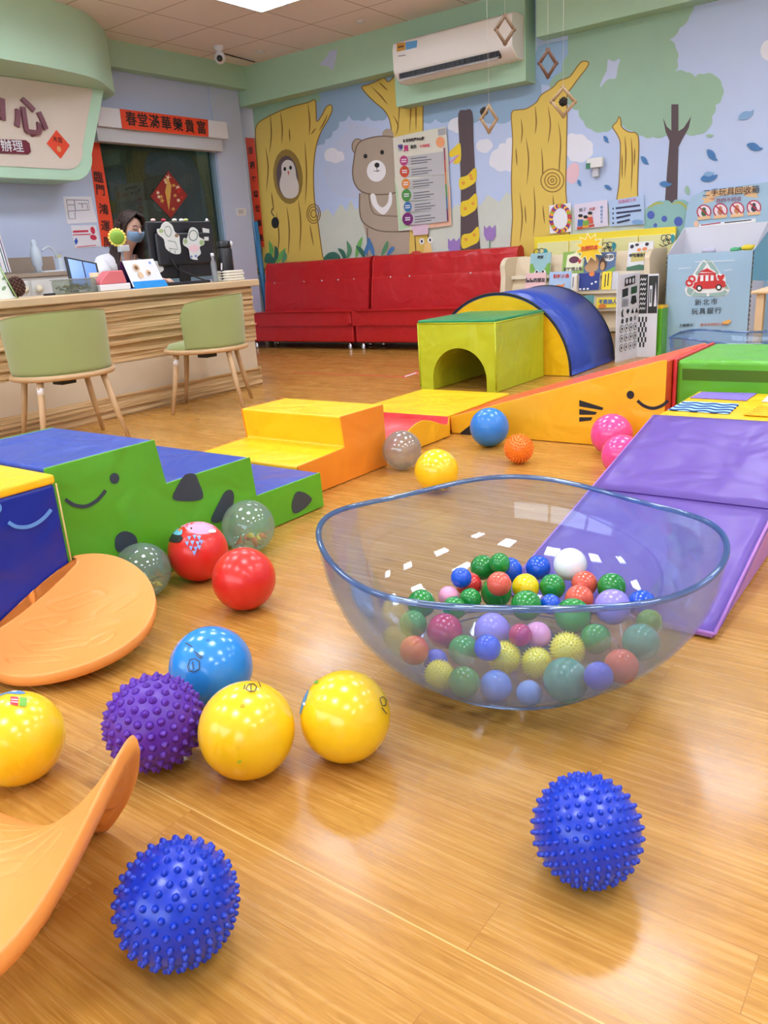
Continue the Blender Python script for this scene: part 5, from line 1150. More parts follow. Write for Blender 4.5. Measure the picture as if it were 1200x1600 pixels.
decal(t, c, 0.090, [(smoothc([(468,1110),(471,1094),(477,1080),(483,1074),(481,1086),(476,1100),(470,1116)], 3), mat('print_blue', (90, 150, 210), 0.4)), (ell(476,1100,2.2,2.6,8), M_pap), (ell(494,1066,4,3,10), mat('print_green', (110,180,60), 0.4))]+[(q, ink) for q in strokes([(592,1092),(597,1089),(602,1094),(601,1103),(595,1103),(592,1094)])+strokes([(594,1106),(602,1116)])])
t, c = plain('play_ball', -1.434, 0.629, 0.092, M_yel, 'yellow ball cut by the left edge, below the orange tray')
decal(t, c, 0.092, [(smoothc([(-6,1082),(6,1076),(24,1077),(40,1083),(28,1085),(10,1084),(-4,1089)], 3), mat('print_blue', (90,150,210))), (ell(22,1080,5,2,10), M_pap), ([(17,1089),(29,1090),(28,1104),(16,1101)], mat('print_redtag', (214,60,60), 0.4)), ([(31,1090),(42,1092),(41,1105),(30,1104)], mat('print_green', (110,180,60)))]+[(q, M_pap) for q in strokes([(18,1094),(28,1095)])+strokes([(18,1098),(28,1099)])])
t, c = plain('play_ball', -1.302, 1.024, 0.094, M_skyb, 'sky blue ball with a small black animal print, behind the purple spiky ball', (325,1000,(46,142,224)))
decal(t, c, 0.094, [(q, ink) for q in strokes([(294,1040),(297,1031),(305,1029),(312,1034),(312,1045),(304,1050),(296,1048),(294,1040)])+strokes([(302,1034),(303,1046)])+strokes([(307,1024),(316,1030)])+strokes([(304,1019),(318,1028)])+strokes([(291,1006),(302,1012)])])
plain('play_ball', -1.626, 1.442, 0.092, M_redb, 'plain red ball nearer the camera than the patterned red ball')
t, c = plain('play_ball', -1.925, 1.530, 0.096, M_redb, 'red ball with a pink bird, black beak and blue triangles printed on it')
pk = mat('print_bird_pink', (244, 160, 190), 0.4)
decal(t, c, 0.096, [(smoothc([(288,822),(296,812),(312,809),(328,812),(338,824),(332,832),(314,835),(298,832)], 3), pk), (smoothc([(283,824),(286,814),(296,809),(300,812),(292,820)], 3), pk), (ell(299,826,1.6,1.8,8), mk), (ell(318,813,1.4,1.4,8), mk), (smoothc([(264,842),(270,834),(282,836),(286,842),(279,848),(267,847)], 3), mk), (smoothc([(270,832),(276,826),(285,829),(284,836),(274,836)], 3), mat('print_aqua', (110,190,220), 0.4)), ([(278,829),(284,826),(282,832)], OB), (ell(331,831,6,2.5,10), mat('print_mint', (220,236,210), 0.4))]
      + [([(x-3,y-3),(x+3,y-3.5),(x+0.5,y+3.5)], mat('print_triangle', (130,170,235), 0.4)) for x, y in ((296,842),(304,840),(311,842),(293,850),(301,849),(309,850),(314,848),(299,857),(306,858),(311,856),(304,864))])
t, c = plain('play_ball', -1.753, 2.685, 0.092, mat('ball_warm_yellow', (252, 206, 30), 0.2, coat=0.3), 'glossy yellow ball on the floor beyond the clear bowl, near the yellow stairs')
decal(t, c, 0.092, [(q, ink) for q in strokes([(679,767),(684,766),(690,766)], 2)+strokes([(694,763),(700,761)], 2)])
plain('play_ball', -1.945, 3.490, 0.0995, mat('ball_blue', (44, 128, 216), 0.28, coat=0.2), 'blue ball before the low end of the smiling ramp')
t, c = plain('play_ball', -1.325, 3.55, 0.097, mat('ball_pink', (238, 76, 150), 0.22, coat=0.3), 'large pink ball against the smiling ramp')
t, c = plain('play_ball', -1.157, 3.227, 0.087, mat('ball_pink', (238, 76, 150)), 'smaller pink ball half hidden by the purple ramp')
# glitter and see-through balls
gm = clear('film_silver', (238, 238, 236), 0.30, (232, 230, 226), 0.09, 0.06)
c = Vector((-2.105, 2.936, 0.093)); t = top_ball('beach_ball', c, 0.093, 'silvery translucent glitter ball between the yellow stairs and the yellow ball')
MB().ball(c, 0.093, gm, 48).build('skin', t); MB().ball(c, 0.088, clear('film_inner', (240, 238, 234), 0.14, (224, 220, 208), 0.03, 0.2), 40).build('inner_film', t)
rnd = random.Random(2); mb = MB(); gms = [mat('glitter_gold', (200, 180, 110), 0.2, metal=0.8), mat('glitter_green', (110, 130, 90), 0.3, metal=0.6)]
for k in range(170):
    a = rnd.uniform(0, 6.28); r_ = 0.045*math.sqrt(rnd.random()); z = -math.sqrt(0.085**2-r_**2)+rnd.uniform(0, .006); p = c+Vector((r_*math.cos(a), r_*math.sin(a), z)); s_ = 0.0025
    u_ = Vector((rnd.uniform(-1,1), rnd.uniform(-1,1), rnd.uniform(-1,1))).normalized(); v_ = u_.orthogonal().normalized()
    mb.add([p-u_*s_-v_*s_, p+u_*s_-v_*s_, p+u_*s_+v_*s_, p-u_*s_+v_*s_], [(0,1,2,3)], gms[k % 2])
o = mb.build('glitter', t); o['kind'] = 'stuff'
film = clear('film_aqua', (230, 244, 242), 0.27, (206, 230, 230), 0.08, 0.03)
for (x, y, r_, lab, sd) in ((-1.966, 1.794, 0.0925, 'see-through ball with orange and yellow feathers inside, against the stairs', 5), (-1.975, 1.348, 0.0865, 'see-through ball with yellow feathers inside, half hidden by the orange tray', 8)):
    c = Vector((x, y, r_)); t = top_ball('beach_ball', c, r_, lab); MB().ball(c, r_, film, 48).build('skin', t)
    rnd = random.Random(sd); fc = [mat('feather_orange', (232, 120, 50), 0.8), mat('feather_yellow', (236, 210, 70), 0.8), mat('feather_pale', (230, 220, 150), 0.8)]
    for k in range(13):
        a = rnd.uniform(0, 6.28); rad = rnd.uniform(0.01, 0.05); z = -math.sqrt(max(0, (r_*0.9)**2-rad**2))*rnd.uniform(0.55, 0.96)
        p = c+Vector((rad*math.cos(a), rad*math.sin(a), z)); d = Vector((rnd.uniform(-1,1), rnd.uniform(-1,1), rnd.uniform(-0.1,0.5))).normalized(); s_ = d.orthogonal().normalized(); L = 0.038; vs = []
        m_ = fc[(k % 2) if sd == 5 else 1+k % 2]
        for i in range(9):
            u = i/8; wd = 0.010*math.sin(math.pi*(0.08+0.9*u)); cc = p+d*(L*(u-0.5))+Vector((0, 0, 0.012*math.sin(math.pi*u)))
            v_ = cc-c
            if v_.length > r_*0.92: cc = c+v_.normalized()*r_*0.92
            vs += [cc-s_*wd, cc+s_*wd]
        mb = MB(); mb.add(vs, [(2*i, 2*i+1, 2*i+3, 2*i+2) for i in range(8)], m_, True); mb.build('feather', t, solid=0.0008)
# spiky balls
def spiky(name, x, y, r, n_, sr, sh_, m_, label, tip=0.35, tilt=0.0, sphere_tip=True, sq=1.0):
    c = Vector((x, y, r+sh_*0.6)); t = top_ball(name, c, r+sh_*0.6, label)
    mb = MB(); mb.ball(c, r, m_, 64, sz=sq)
    Mr = Matrix.Rotation(tilt, 3, Vector((0.6, 0.7, 0.2)).normalized())
    # rows of latitude, like the moulded toy
    rows = int(round(math.sqrt(n_*math.pi)/2)); 
    for i in range(rows):
        th = math.pi*(i+0.5)/rows; k = max(1, int(round(2*rows*math.sin(th))))
        for j in range(k):
            ph = 2*math.pi*(j+0.5*(i % 2))/k
            d = Mr @ Vector((math.sin(th)*math.cos(ph), math.sin(th)*math.sin(ph), math.cos(th)))
            d2 = Vector((d.x, d.y, d.z*sq)); q = d2.normalized().to_track_quat('Z', 'Y').to_matrix().to_4x4()
            M4 = Matrix.Translation(c + d2*r*0.985) @ q
            if sphere_tip: pf = [(sr*1.3,0.0),(sr*0.92,sh_*0.3),(sr*0.84,sh_*0.62),(sr*0.66,sh_*0.86),(sr*0.34,sh_*1.0),(0.0001,sh_*1.05)]
            else: pf = [(sr*1.35,0.0),(sr*0.85,sh_*0.4),(sr*0.42,sh_*0.8),(sr*0.2,sh_*0.97),(0.0001,sh_)]
            mb.lathe(pf, m_, (0,0,0), 10, M4)
    mb.build('skin', t)
    return t, c
M_bs = mat('rubber_blue', (8, 54, 188), 0.3, coat=0.15); M_ps = mat('rubber_purple', (86, 36, 160), 0.38); M_os = mat('rubber_orange', (244, 130, 34), 0.35)
spiky('massage_ball', -0.822, 0.525, 0.0845, 300, 0.0048, 0.0074, M_bs, 'blue spiky ball nearest the camera, beside the front orange tray tip', tilt=0.9)
t, c = spiky('massage_ball', -0.388, 0.975, 0.0815, 340, 0.0043, 0.0068, M_bs, 'blue spiky ball alone on the floor at the right front', tilt=-0.7)
spiky('massage_ball', -1.225, 0.805, 0.094, 210, 0.0068, 0.0098, M_ps, 'purple spiky ball in the middle of the group of floor balls', sphere_tip=False, tilt=0.5, sq=0.96)
spiky('massage_ball', -1.652, 3.240, 0.064, 300, 0.0032, 0.0095, M_os, 'small orange spiky ball beside the blue ball', sphere_tip=False, tilt=0.4)

# ================================================================== CLEAR ROCKING BOWL AND BALL PIT
BW = dict(cx=-0.777, cy=1.490, R=0.434, z0=0.349, a=-0.003, b=0.008, tx=-0.010, ty=-0.011, c=0.007, d=0.018)
film_b = clear('bowl_plastic', (236, 244, 253), 0.072, (188, 208, 248), 0.035, 0.02); rim_m = clear('bowl_rim', (176, 208, 242), 0.38, (92, 150, 214), 0.16, 0.05)
def bowl(cx, cy, rot, label, sc=1.0):
    def rimp(th):
        n4 = 4*(th-rot)
        R_ = BW['R']*sc*(1+BW['c']*math.cos(n4)+BW['d']*math.sin(n4))
        z_ = BW['z0']*sc+1.25*(BW['a']*math.cos(n4)+BW['b']*math.sin(n4))+BW['tx']*math.cos(th)+BW['ty']*math.sin(th)
        return R_, z_
    t = thing('rocking_bowl', (cx, cy, 0), label, 'bowl'); n_ = 96
    def shell(off):
        vs = []; st = [0.0, 0.05, 0.1, 0.17, 0.24, 0.31, 0.38, 0.45, 0.52, 0.59, 0.66, 0.73, 0.80, 0.87, 0.94, 1.0]
        for s_ in st:
            th_ = s_*math.pi/2
            rr2 = math.sin(th_)**(2/2.12); zz = 1-math.cos(th_)**(2/2.12)
            for j in range(n_):
                a = 2*math.pi*j/n_; R_, z_ = rimp(a); w_ = rr2**2
                Rb = BW['R']*sc*(1-w_)+R_*w_; zb = (BW['z0']*sc*(1-w_)+z_*w_)
                vs.append((cx+(Rb*rr2-off*min(1, rr2*3))*math.cos(a), cy+(Rb*rr2-off*min(1, rr2*3))*math.sin(a), 0.003+zb*zz+off*(1-zz)))
        fs = [(i*n_+j, i*n_+(j+1) % n_, (i+1)*n_+(j+1) % n_, (i+1)*n_+j) for i in range(len(st)-1) for j in range(n_)]
        return vs, fs
    mb = MB(); v1, f1 = shell(0.0); v2, f2 = shell(0.005); mb.add(v1, f1, film_b, True); mb.add(v2, [f[::-1] for f in f2], film_b, True); mb.build('shell', t)
    pts = []
    for j in range(144):
        a = 2*math.pi*j/144; R_, z_ = rimp(a); pts.append((cx+(R_-0.002)*math.cos(a), cy+(R_-0.002)*math.sin(a), z_+0.004))
    MB().tube(pts, 0.0065, rim_m, 12, True).build('rim', t)
    for rb, zb in ((0.245, 0.052), (0.225, 0.044)):
        MB().tube([(cx+rb*sc*math.cos(2*math.pi*j/96), cy+rb*sc*math.sin(2*math.pi*j/96), zb) for j in range(96)], 0.0022, rim_m, 8, True).build('base_ring', t)
    return t
bowl(BW['cx'], BW['cy'], 0.0, 'clear bluish wavy-rimmed rocking bowl holding the small balls')
bowl(-1.17, 5.33, 0.5, 'second clear bluish rocking bowl, empty, far behind the green foam block', 1.0)
PIT = [
(-0.987,1.717,0.146,0.0339,'green'),
(-0.927,1.701,0.175,0.0273,'green'),
(-0.926,1.752,0.137,0.0346,'blue'),
(-0.860,1.790,0.143,0.0328,'blue'),
(-0.776,1.805,0.162,0.0433,'white'),
(-0.976,1.587,0.167,0.0266,'blue'),
(-0.982,1.634,0.128,0.0337,'red'),
(-0.988,1.543,0.130,0.0264,'pink'),
(-0.873,1.597,0.167,0.0305,'coral'),
(-0.905,1.639,0.120,0.0394,'green'),
(-0.932,1.555,0.130,0.0276,'green'),
(-0.844,1.683,0.131,0.0346,'yellow'),
(-0.786,1.718,0.130,0.0329,'green'),
(-0.718,1.760,0.136,0.0327,'coral'),
(-0.698,1.680,0.130,0.0346,'coral'),
(-0.649,1.765,0.139,0.0352,'green'),
(-1.026,1.475,0.130,0.0352,'green'),
(-0.940,1.491,0.130,0.0285,'green'),
(-0.794,1.586,0.130,0.0373,'green'),
(-0.752,1.633,0.123,0.0255,'blue'),
(-0.601,1.644,0.145,0.0416,'lavender'),
(-0.551,1.700,0.140,0.0333,'blue'),
(-0.674,1.585,0.130,0.0416,'green'),
(-0.994,1.389,0.118,0.0337,'green'),
(-0.920,1.413,0.107,0.0421,'crimson'),
(-0.922,1.288,0.114,0.0330,'red'),
(-0.850,1.380,0.090,0.0351,'green'),
(-0.820,1.462,0.111,0.0416,'lavender'),
(-0.776,1.361,0.124,0.0297,'blue'),
(-0.723,1.500,0.106,0.0311,'pink'),
(-0.740,1.447,0.126,0.0263,'crimson'),
(-0.761,1.409,0.082,0.0346,'yspike'),
(-0.693,1.432,0.076,0.0328,'yspike'),
(-0.649,1.495,0.090,0.0373,'yspike'),
(-0.605,1.553,0.102,0.0348,'green'),
(-0.498,1.538,0.128,0.0399,'teal'),
(-0.500,1.427,0.122,0.0354,'coral'),
(-0.519,1.352,0.130,0.0295,'blue'),
(-0.591,1.357,0.099,0.0470,'teal'),
(-0.732,1.315,0.065,0.0343,'azure'),
(-0.656,1.320,0.068,0.0270,'sky'),
(-0.781,1.266,0.085,0.0340,'green'),
(-0.846,1.270,0.083,0.0308,'yspike'),
(-0.890,1.325,0.078,0.0278,'blue'),
(-0.513,1.638,0.129,0.0293,'green'),
]
col = {'green': (30,140,56), 'blue': (22,86,210), 'white': (236,240,240), 'red': (214,50,46), 'pink': (236,158,190), 'coral': (224,96,74), 'yellow': (250,216,24), 'lavender': (150,136,222), 'crimson': (190,46,90), 'yspike': (238,222,70), 'azure': (50,130,220), 'teal': (0,150,128), 'sky': (110,160,226)}
protos = {}
lab = ["small glossy green ball at the back left of the bowl's pile", 'small glossy green ball peeking behind the back left green and blue balls', 'small glossy blue ball at the back, between green ball and the other back blue', 'small glossy blue ball at the back of the pile, beside the white ball', 'small glossy white ball, the largest at the back of the pile', "small glossy blue ball mostly hidden behind the red one at the pile's left", 'small glossy bright red ball near the left of the pile', 'small glossy pale pink ball at the left of the pile, below the red one', 'small glossy coral ball wedged in the middle of the pile behind a green ball', "small glossy large green ball in the pile's middle, left of the yellow one", 'small glossy green ball between the pale pink and the large green one', 'small glossy smooth yellow ball on top of the pile', 'small glossy green ball right of the smooth yellow ball', 'small glossy coral ball at the back right, nearest to the white ball', 'small glossy coral ball in front of the back right coral ball', 'small glossy green ball at the back right of the pile', 'small glossy green ball at the far left of the pile, cut by near rim', 'small glossy green ball under the near rim, between pink and green balls', 'small glossy green ball below the smooth yellow one, cut by the near rim', 'small glossy tiny blue ball between two green balls just above the near rim', 'small glossy large lavender ball at the right, cut by the near rim', 'small glossy blue ball at the far right of the pile, above near rim', 'small glossy green ball cut by the near rim, left of the lavender ball', 'small glossy green ball under the near rim at far left, behind the wall', "small glossy large crimson ball seen through the bowl's front wall at left", 'small glossy red ball lowest at the far left, seen through the wall', 'small glossy green ball right of the lowest red ball, through the wall', 'small glossy large lavender ball seen through the front wall at centre left', 'small blue ball behind the yellow spiky balls, seen through the wall', 'small glossy pink ball seen through the centre of the front wall', 'small glossy crimson ball left of the pink one, seen through the wall', 'small yellow spiky ball, left one of the middle three in the bowl', 'small yellow spiky ball, centre one of the middle three in the bowl', 'small yellow spiky ball, right one of the middle three in the bowl', 'small green ball right of the yellow spiky balls, through the wall', 'small glossy teal ball at the far right, seen through the wall', 'small glossy salmon coral ball low at the right, seen through the wall', 'small glossy blue ball between the big teal ball and salmon coral ball', 'small glossy biggest teal ball, low at the front of the bowl', 'small glossy blue ball low at the front, right of the lowest green ball', 'small glossy pale sky blue ball lowest at the front of the bowl', 'small green ball low at the front beside the lone yellow spiky ball', 'small yellow spiky ball alone at the low left of the bowl', 'small blue ball behind the lone low yellow spiky ball', 'small glossy green ball behind the teal ball at the far right']
for i, (x, y, z, r, cn) in enumerate(PIT):
    m_ = mat('pit_'+cn, col[cn], 0.22, coat=0.25)
    if cn not in protos:
        mb = MB(); mb.ball((0, 0, 1), 1.0, m_, 36)
        if cn == 'yspike':
            for k in range(260):
                zz = 1-2*(k+.5)/260; a = k*2.39996; q_ = math.sqrt(1-zz*zz); d = Vector((q_*math.cos(a), q_*math.sin(a), zz))
                mb.lathe([(0.045,0),(0.02,0.08),(0.001,0.17)], m_, (0,0,0), 6, Matrix.Translation(d*0.98+Vector((0,0,1))) @ d.to_track_quat('Z','Y').to_matrix().to_4x4())
        else:
            # moulded seam round the middle
            mb.tube([(1.0*math.cos(2*math.pi*j/40), 0, 1+1.0*math.sin(2*math.pi*j/40)) for j in range(40)], 0.012, m_, 6, True)
        o = mb.build('pit_ball', loc=(0, 0, 0)); protos[cn] = o
    else:
        o = protos[cn].copy(); C.objects.link(o)
    o.scale = (r, r, r); o.location = (x, y, z-r); o.rotation_euler = (0, 0, i*1.3)
    tag(o, lab[i], 'ball', 'small balls in the clear bowl')

# ================================================================== ORANGE ROCKING TRAYS
M_tray = mat('tray_orange', (240, 158, 80), 0.42, bump=0.05, bscale=260, var=0.03)
def tray(p, th, label, grooves):
    cx, cy, R, z0, a, b, tx, ty = p
    t = thing('balance_tray', (cx, cy, 0), label, 'tray'); nr, n_ = 22, 180
    def zt(u, v, r_, th_):   # u,v in unit disc
        rr2 = r_
        edge = z0 + a*math.cos(2*th_)+b*math.sin(2*th_)+tx*math.cos(th_)+ty*math.sin(th_)
        zc = z0 - 0.045
        s = rr2*rr2
        lin_ = (tx*math.cos(th_)+ty*math.sin(th_))*rr2
        return zc + lin_ + (edge-zc-(tx*math.cos(th_)+ty*math.sin(th_)))*s**0.9
    def groove(x, y):
        g = 0
        for (gx, gy, L, an, w_) in grooves:
            dx, dy = x-gx, y-gy; u = dx*math.cos(an)+dy*math.sin(an); v = -dx*math.sin(an)+dy*math.cos(an) - 0.05*math.sin(u*7)
            e_ = (u/L)**2+(v/w_)**2
            g = max(g, math.exp(-((math.sqrt(e_)-1)*min(L, w_*2.2)/0.028)**2))
        return g
    vs = []; fs = []
    nr = 64
    for s_ in (0, 1):
        for i in range(nr+1):
            r_ = i/nr
            for j in range(n_):
                an = 2*math.pi*j/n_; x, y = r_*math.cos(an), r_*math.sin(an); z = zt(x, y, r_, an)
                if s_ == 0: z += -0.0030*groove(x, y)
                else: z = max(0.003, z-(0.012+th*(r_**6)) - 0.010*(0.5+0.5*math.sin(an*26))*(0.78 < r_ < 0.93))
                k = 1.0 if s_ == 0 else 0.965
                vs.append((cx+R*x*k, cy+R*y*k, z))
    W = (nr+1)*n_
    for i in range(nr):
        for j in range(n_):
            q = (i*n_+j, i*n_+(j+1) % n_, (i+1)*n_+(j+1) % n_, (i+1)*n_+j); fs.append(q[::-1]); fs.append(tuple(W+v for v in q))
    # rounded lip
    o = nr*n_; lip = len(vs)
    for m_i, (kk, f_) in enumerate(((1.012, 0.15), (1.016, 0.5), (1.0, 0.9))):
        for j in range(n_):
            an = 2*math.pi*j/n_; zt_ = vs[o+j][2]; zb_ = vs[W+o+j][2]
            vs.append((cx+R*math.cos(an)*kk, cy+R*math.sin(an)*kk, zt_+(zb_-zt_)*f_))
    rows_ = [o, lip, lip+n_, lip+2*n_, W+o]
    for a_, b_ in zip(rows_[:-1], rows_[1:]):
        for j in range(n_): fs.append((a_+j, b_+j, b_+(j+1) % n_, a_+(j+1) % n_))
    if cx < -1.5: vs = [(max(v[0], -1.990+0.02*abs(v[1]-1.0)) if v[1] < 1.15 else v[0], v[1], v[2]) for v in vs]
    mb = MB(); mb.add(vs, fs, M_tray, True); mb.build('deck', t)
    MB().lathe([(0.035, 0.0), (0.045, 0.006), (0.04, max(0.012, z0-0.07)), (0.02, max(0.012, z0-0.062))], M_tray, (cx, cy, 0), 32).build('rocker_foot', t)
    return t
gr = [(0.15,-0.60,0.34,0.35,0.08),(0.12,-0.28,0.42,0.5,0.085),(0.10,0.10,0.45,0.6,0.09),(0.52,0.02,0.15,0.6,0.11),(0.20,0.52,0.26,0.8,0.09),(-0.30,0.30,0.34,0.7,0.09),(-0.36,-0.14,0.26,0.6,0.09)]
tray((-1.840, 1.015, 0.219, 0.112, 0.002, -0.016, -0.040, 0.060), 0.022, 'orange curved balance tray with leaf-like grooves, against the blue foam cube', gr)
tray((-1.084, 0.420, 0.213, 0.190, 0.023, 0.125, 0.032, -0.050), 0.028, 'orange curved balance tray in the bottom left corner, its tip pointing up', gr)

# ================================================================== RECEPTION CLUTTER
# sink cabinet on the left wall
M_cab = mat('cabinet_ivory', (214, 212, 206), 0.5); M_top = mat('cabinet_taupe', (168, 152, 134), 0.5)
t = thing('sink_cabinet', (-7.1, 4.1, 0), 'ivory sink cabinet with taupe top and splashback against the lavender wall', 'cabinet')
MB().box((XL+0.004, 3.0, 0.0), (-6.92, 4.62, 1.0), M_cab).build('body', t, bevel=0.006)
MB().box((XL+0.004, 2.98, 1.0), (-6.90, 4.64, 1.035), M_top).build('top', t, bevel=0.004)
MB().box((XL+0.004, 2.98, 1.035), (XL+0.02, 4.62, 1.185), M_top).build('splashback', t)
for y in (3.55, 4.08): 
    d_ = MB().box((-6.92, y, 0.1), (-6.905, y+0.5, 0.97), mat('door_white', (226, 226, 222), 0.4)).build('door', t, bevel=0.004)
    MB().lathe([(0.008,0.0),(0.008,0.015),(0.03,0.02),(0.034,0.035),(0.02,0.048),(0,0.05)], mat('knob_cream', (240, 232, 205), 0.4), (0,0,0), 18, Matrix.Translation((-6.905, y+(0.44 if y < 4 else 0.05), 0.90)) @ Matrix.Rotation(math.pi/2, 4, 'Y')).build('knob', d_)
t = thing('water_filter', (-7.15, 4.2, 1.035), 'white water filter bottle with curved hose standing on the sink cabinet', 'water filter')
M_flt = mat('filter_white', (206, 220, 232), 0.25)
cpt = onX(59, 415, -7.1); MB().lathe([(0.03,0.0),(0.03,0.05),(0.045,0.07),(0.05,0.16),(0.035,0.22),(0.02,0.24),(0.028,0.26),(0.02,0.29),(0,0.30)], M_flt, (-7.1, cpt.y, 1.035), 24).build('canister', t)
q = [onX(x, y, -7.1) for x, y in ((66,392),(74,386),(82,389),(88,398),(91,406))]
MB().tube(smoothc(q, 5, False), 0.010, M_flt, 10).build('hose', t)
q = onX(91, 403, -7.1); MB().box((-7.13, q.y-0.02, 1.035), (-7.07, q.y+0.03, q.z), M_flt).box((-7.13, q.y-0.015, q.z), (-7.08, q.y+0.02, q.z+0.03), mat('valve_amber', (196, 190, 150), 0.5)).build('tap_block', t, bevel=0.005)
tag(MB().box((-7.28, 4.30, 1.036), (-7.02, 4.5, 1.05), mat('cloth_white', (226, 228, 236), 0.8)).build('folded_cloth', bevel=0.006), 'white folded cloth lying on the sink cabinet beside the filter', 'cloth')
# binders leaning on the cabinet
cols_ = [((40,48,60),'dark charcoal binder, leftmost of the row standing on the sink cabinet'),((120,124,124),'grey binder between dark binders on the sink cabinet'),((28,44,80),'navy blue binder in the row on the sink cabinet'),((226,228,232),'thick white binder in the row on the sink cabinet'),((90,160,140),'thin teal folder in the row on the sink cabinet'),((160,120,170),'thin mauve folder, rightmost of the row on the sink cabinet')]
y = 3.72
for i, (c, lab_) in enumerate(cols_):
    wd = (0.05, 0.05, 0.035, 0.035, 0.018, 0.018)[i]; h_ = 0.44-0.012*i
    t = thing('binder', (-7.05, y, 1.035), lab_, 'binder', 'binders on the sink cabinet')
    M4 = Matrix.Translation((-7.08, y, 1.036)) @ Matrix.Rotation(math.radians(6), 4, 'X')
    MB().box((-0.14, 0, 0.012), (0.12, wd, h_), mat('binder_%d' % i, c, 0.45), M4).build('cover', t, bevel=0.003)
    MB().box((-0.135, 0.003, 0.015), (0.123, wd-0.003, h_-0.006), M_pap, M4).build('paper', t)
    y += wd+0.004
# ---- on the counter
def CX(x, y, X=-5.05): return onX(x, y, X)
t = thing('leaflet_stand', (-5.05, 2.72, CT), 'white leaflet card with green edge and leaf drawings at the left end of the counter', 'card')
a = CX(-6, 372); b_ = CX(18, 455)
MB().slab([(-5.02, 2.55, CT+0.003), (-5.02, 2.83, CT+0.003), (-5.07, 2.79, 1.07), (-5.07, 2.55, 1.07)], (-0.006, 0, 0), mat('leaflet', (222, 232, 222), 0.5)).build('card', t)
mb = MB()
for y_, z_, r_ in ((2.78,0.93,0.02),(2.74,0.97,0.025),(2.80,0.99,0.016)): mb.poly([( -5.0165-(z_+q[1]-CT)*0.24, y_+q[0], z_+q[1]) for q in ell(0,0,r_,r_*0.5,10,0.6)], mat('leaf_sage', (120,150,110), 0.6))
mb.build('print', t)
MB().tube([(-5.0, 2.835, CT+0.003), (-5.065, 2.795, 1.07)], 0.005, mat('leaflet_green', (150,180,120), 0.5), 6).build('edge', t)
c = Vector((-5.05, 2.875, CT+0.072)); mb = MB(); M_cone = mat('pine_cone_brown', (84, 54, 44), 0.8)
mb.ball(c, 0.045, M_cone, 14, sz=1.25)
for k in range(95):
    z = 1-2*(k+.5)/95; a = k*2.4; r_ = math.sqrt(1-z*z); d = Vector((r_*math.cos(a), r_*math.sin(a), z)); p = c+Vector((d.x*0.046, d.y*0.046, d.z*0.056))
    M4 = Matrix.Translation(p) @ (d+Vector((0,0,0.5))).normalized().to_track_quat('Z', 'Y').to_matrix().to_4x4()
    mb.lathe([(0.004,-0.006),(0.009,0.004),(0.005,0.010),(0,0.011)], M_cone, (0,0,0), 6, M4)
tag(mb.build('pine_cone'), 'brown pine cone sitting on the counter beside the leaflet card', 'pine cone')
t = thing('clear_container', (-5.05, 3.33, CT), 'clear plastic tub of dry green snacks on the counter', 'container')
MB().box((-5.13, 3.17, CT+0.002), (-4.98, 3.43, CT+0.092), clear('tub_plastic', (225, 232, 222), 0.22, (200, 205, 195), 0.06, 0.1)).build('tub', t, bevel=0.01)
mb = MB(); rnd = random.Random(3)
for k in range(60): mb.ball((rnd.uniform(-5.12,-4.99), rnd.uniform(3.19,3.38), CT+0.012+rnd.random()*0.045), 0.011, mat('snack_green%d' % (k % 2), ((130,134,80),(98,104,60))[k % 2], 0.8), 6, sz=0.7)
mb.build('snacks', t)['kind'] = 'stuff'
MB().box((-5.135, 3.165, CT+0.092), (-4.975, 3.435, CT+0.100), clear('tub_lid', (230, 234, 230), 0.4, (205, 208, 200), 0.08, 0.1)).build('lid', t)
t = thing('tablet_computer', (-5.3, 3.4, CT), 'black framed tablet with blue screen leaning on the counter', 'tablet')
M4 = Matrix.Translation((-5.20, 3.47, CT+0.033)) @ Matrix.Rotation(math.radians(-12), 4, 'X') @ Matrix.Rotation(math.radians(-22), 4, 'Y')
MB().box((-0.008, -0.11, 0), (0.006, 0.15, 0.215), mat('case_black', (24, 30, 30), 0.5), M4).build('case', t, bevel=0.004)
MB().box((0.006, -0.09, 0.015), (0.008, 0.13, 0.20), mat('screen_blue', (88, 130, 214), 0.2, emit=0.35), M4).box((0.008, 0.02, 0.015), (0.0085, 0.03, 0.20), mat('case_black', (24,30,30)), M4).build('screen', t)
t = thing('tape_dispenser', (-5.03, 3.55, CT), 'pink and white desk holder box on the counter before the woman', 'holder')
MB().slab([(-4.98, 3.45, CT+0.045), (-4.98, 3.68, CT+0.045), (-4.98, 3.655, CT+0.135), (-4.98, 3.54, CT+0.135), (-4.98, 3.46, CT+0.07)], (-0.09, 0, 0), mat('holder_pink', (214, 112, 120), 0.4)).build('body', t, bevel=0.008)
MB().box((-5.075, 3.445, CT+0.001), (-4.975, 3.70, CT+0.045), M_white).build('base', t, bevel=0.006)
MB().lathe([(0.03,0.0),(0.032,0.005),(0.034,0.13),(0.030,0.13),(0.028,0.01)], mat('cup_cream', (230, 200, 160), 0.5), (-5.13, 3.52, CT), 20).build('cup', t)
t = thing('flower_fan', (-5.08, 3.6, CT), 'small green and yellow sunflower-shaped stand in front of the woman', 'ornament')
p = CX(183, 371, -5.16); n_ = Vector((1, -0.5, 0)).normalized(); M4 = Matrix.Translation(p) @ n_.to_track_quat('Z', 'Y').to_matrix().to_4x4()
MB().lathe([(0.0,0.02),(0.035,0.017),(0.05,0.006),(0.052,-0.01),(0,-0.012)], mat('flower_green', (130, 172, 60), 0.5), (0,0,0), 24, M4).build('center', t)
mb = MB()
for k in range(16): a = 2*math.pi*k/16; mb.ball((0.055*math.cos(a), 0.055*math.sin(a), 0), 0.012, mat('petal_yellow', (240, 224, 110), 0.5), 8, sz=0.5, M=None)
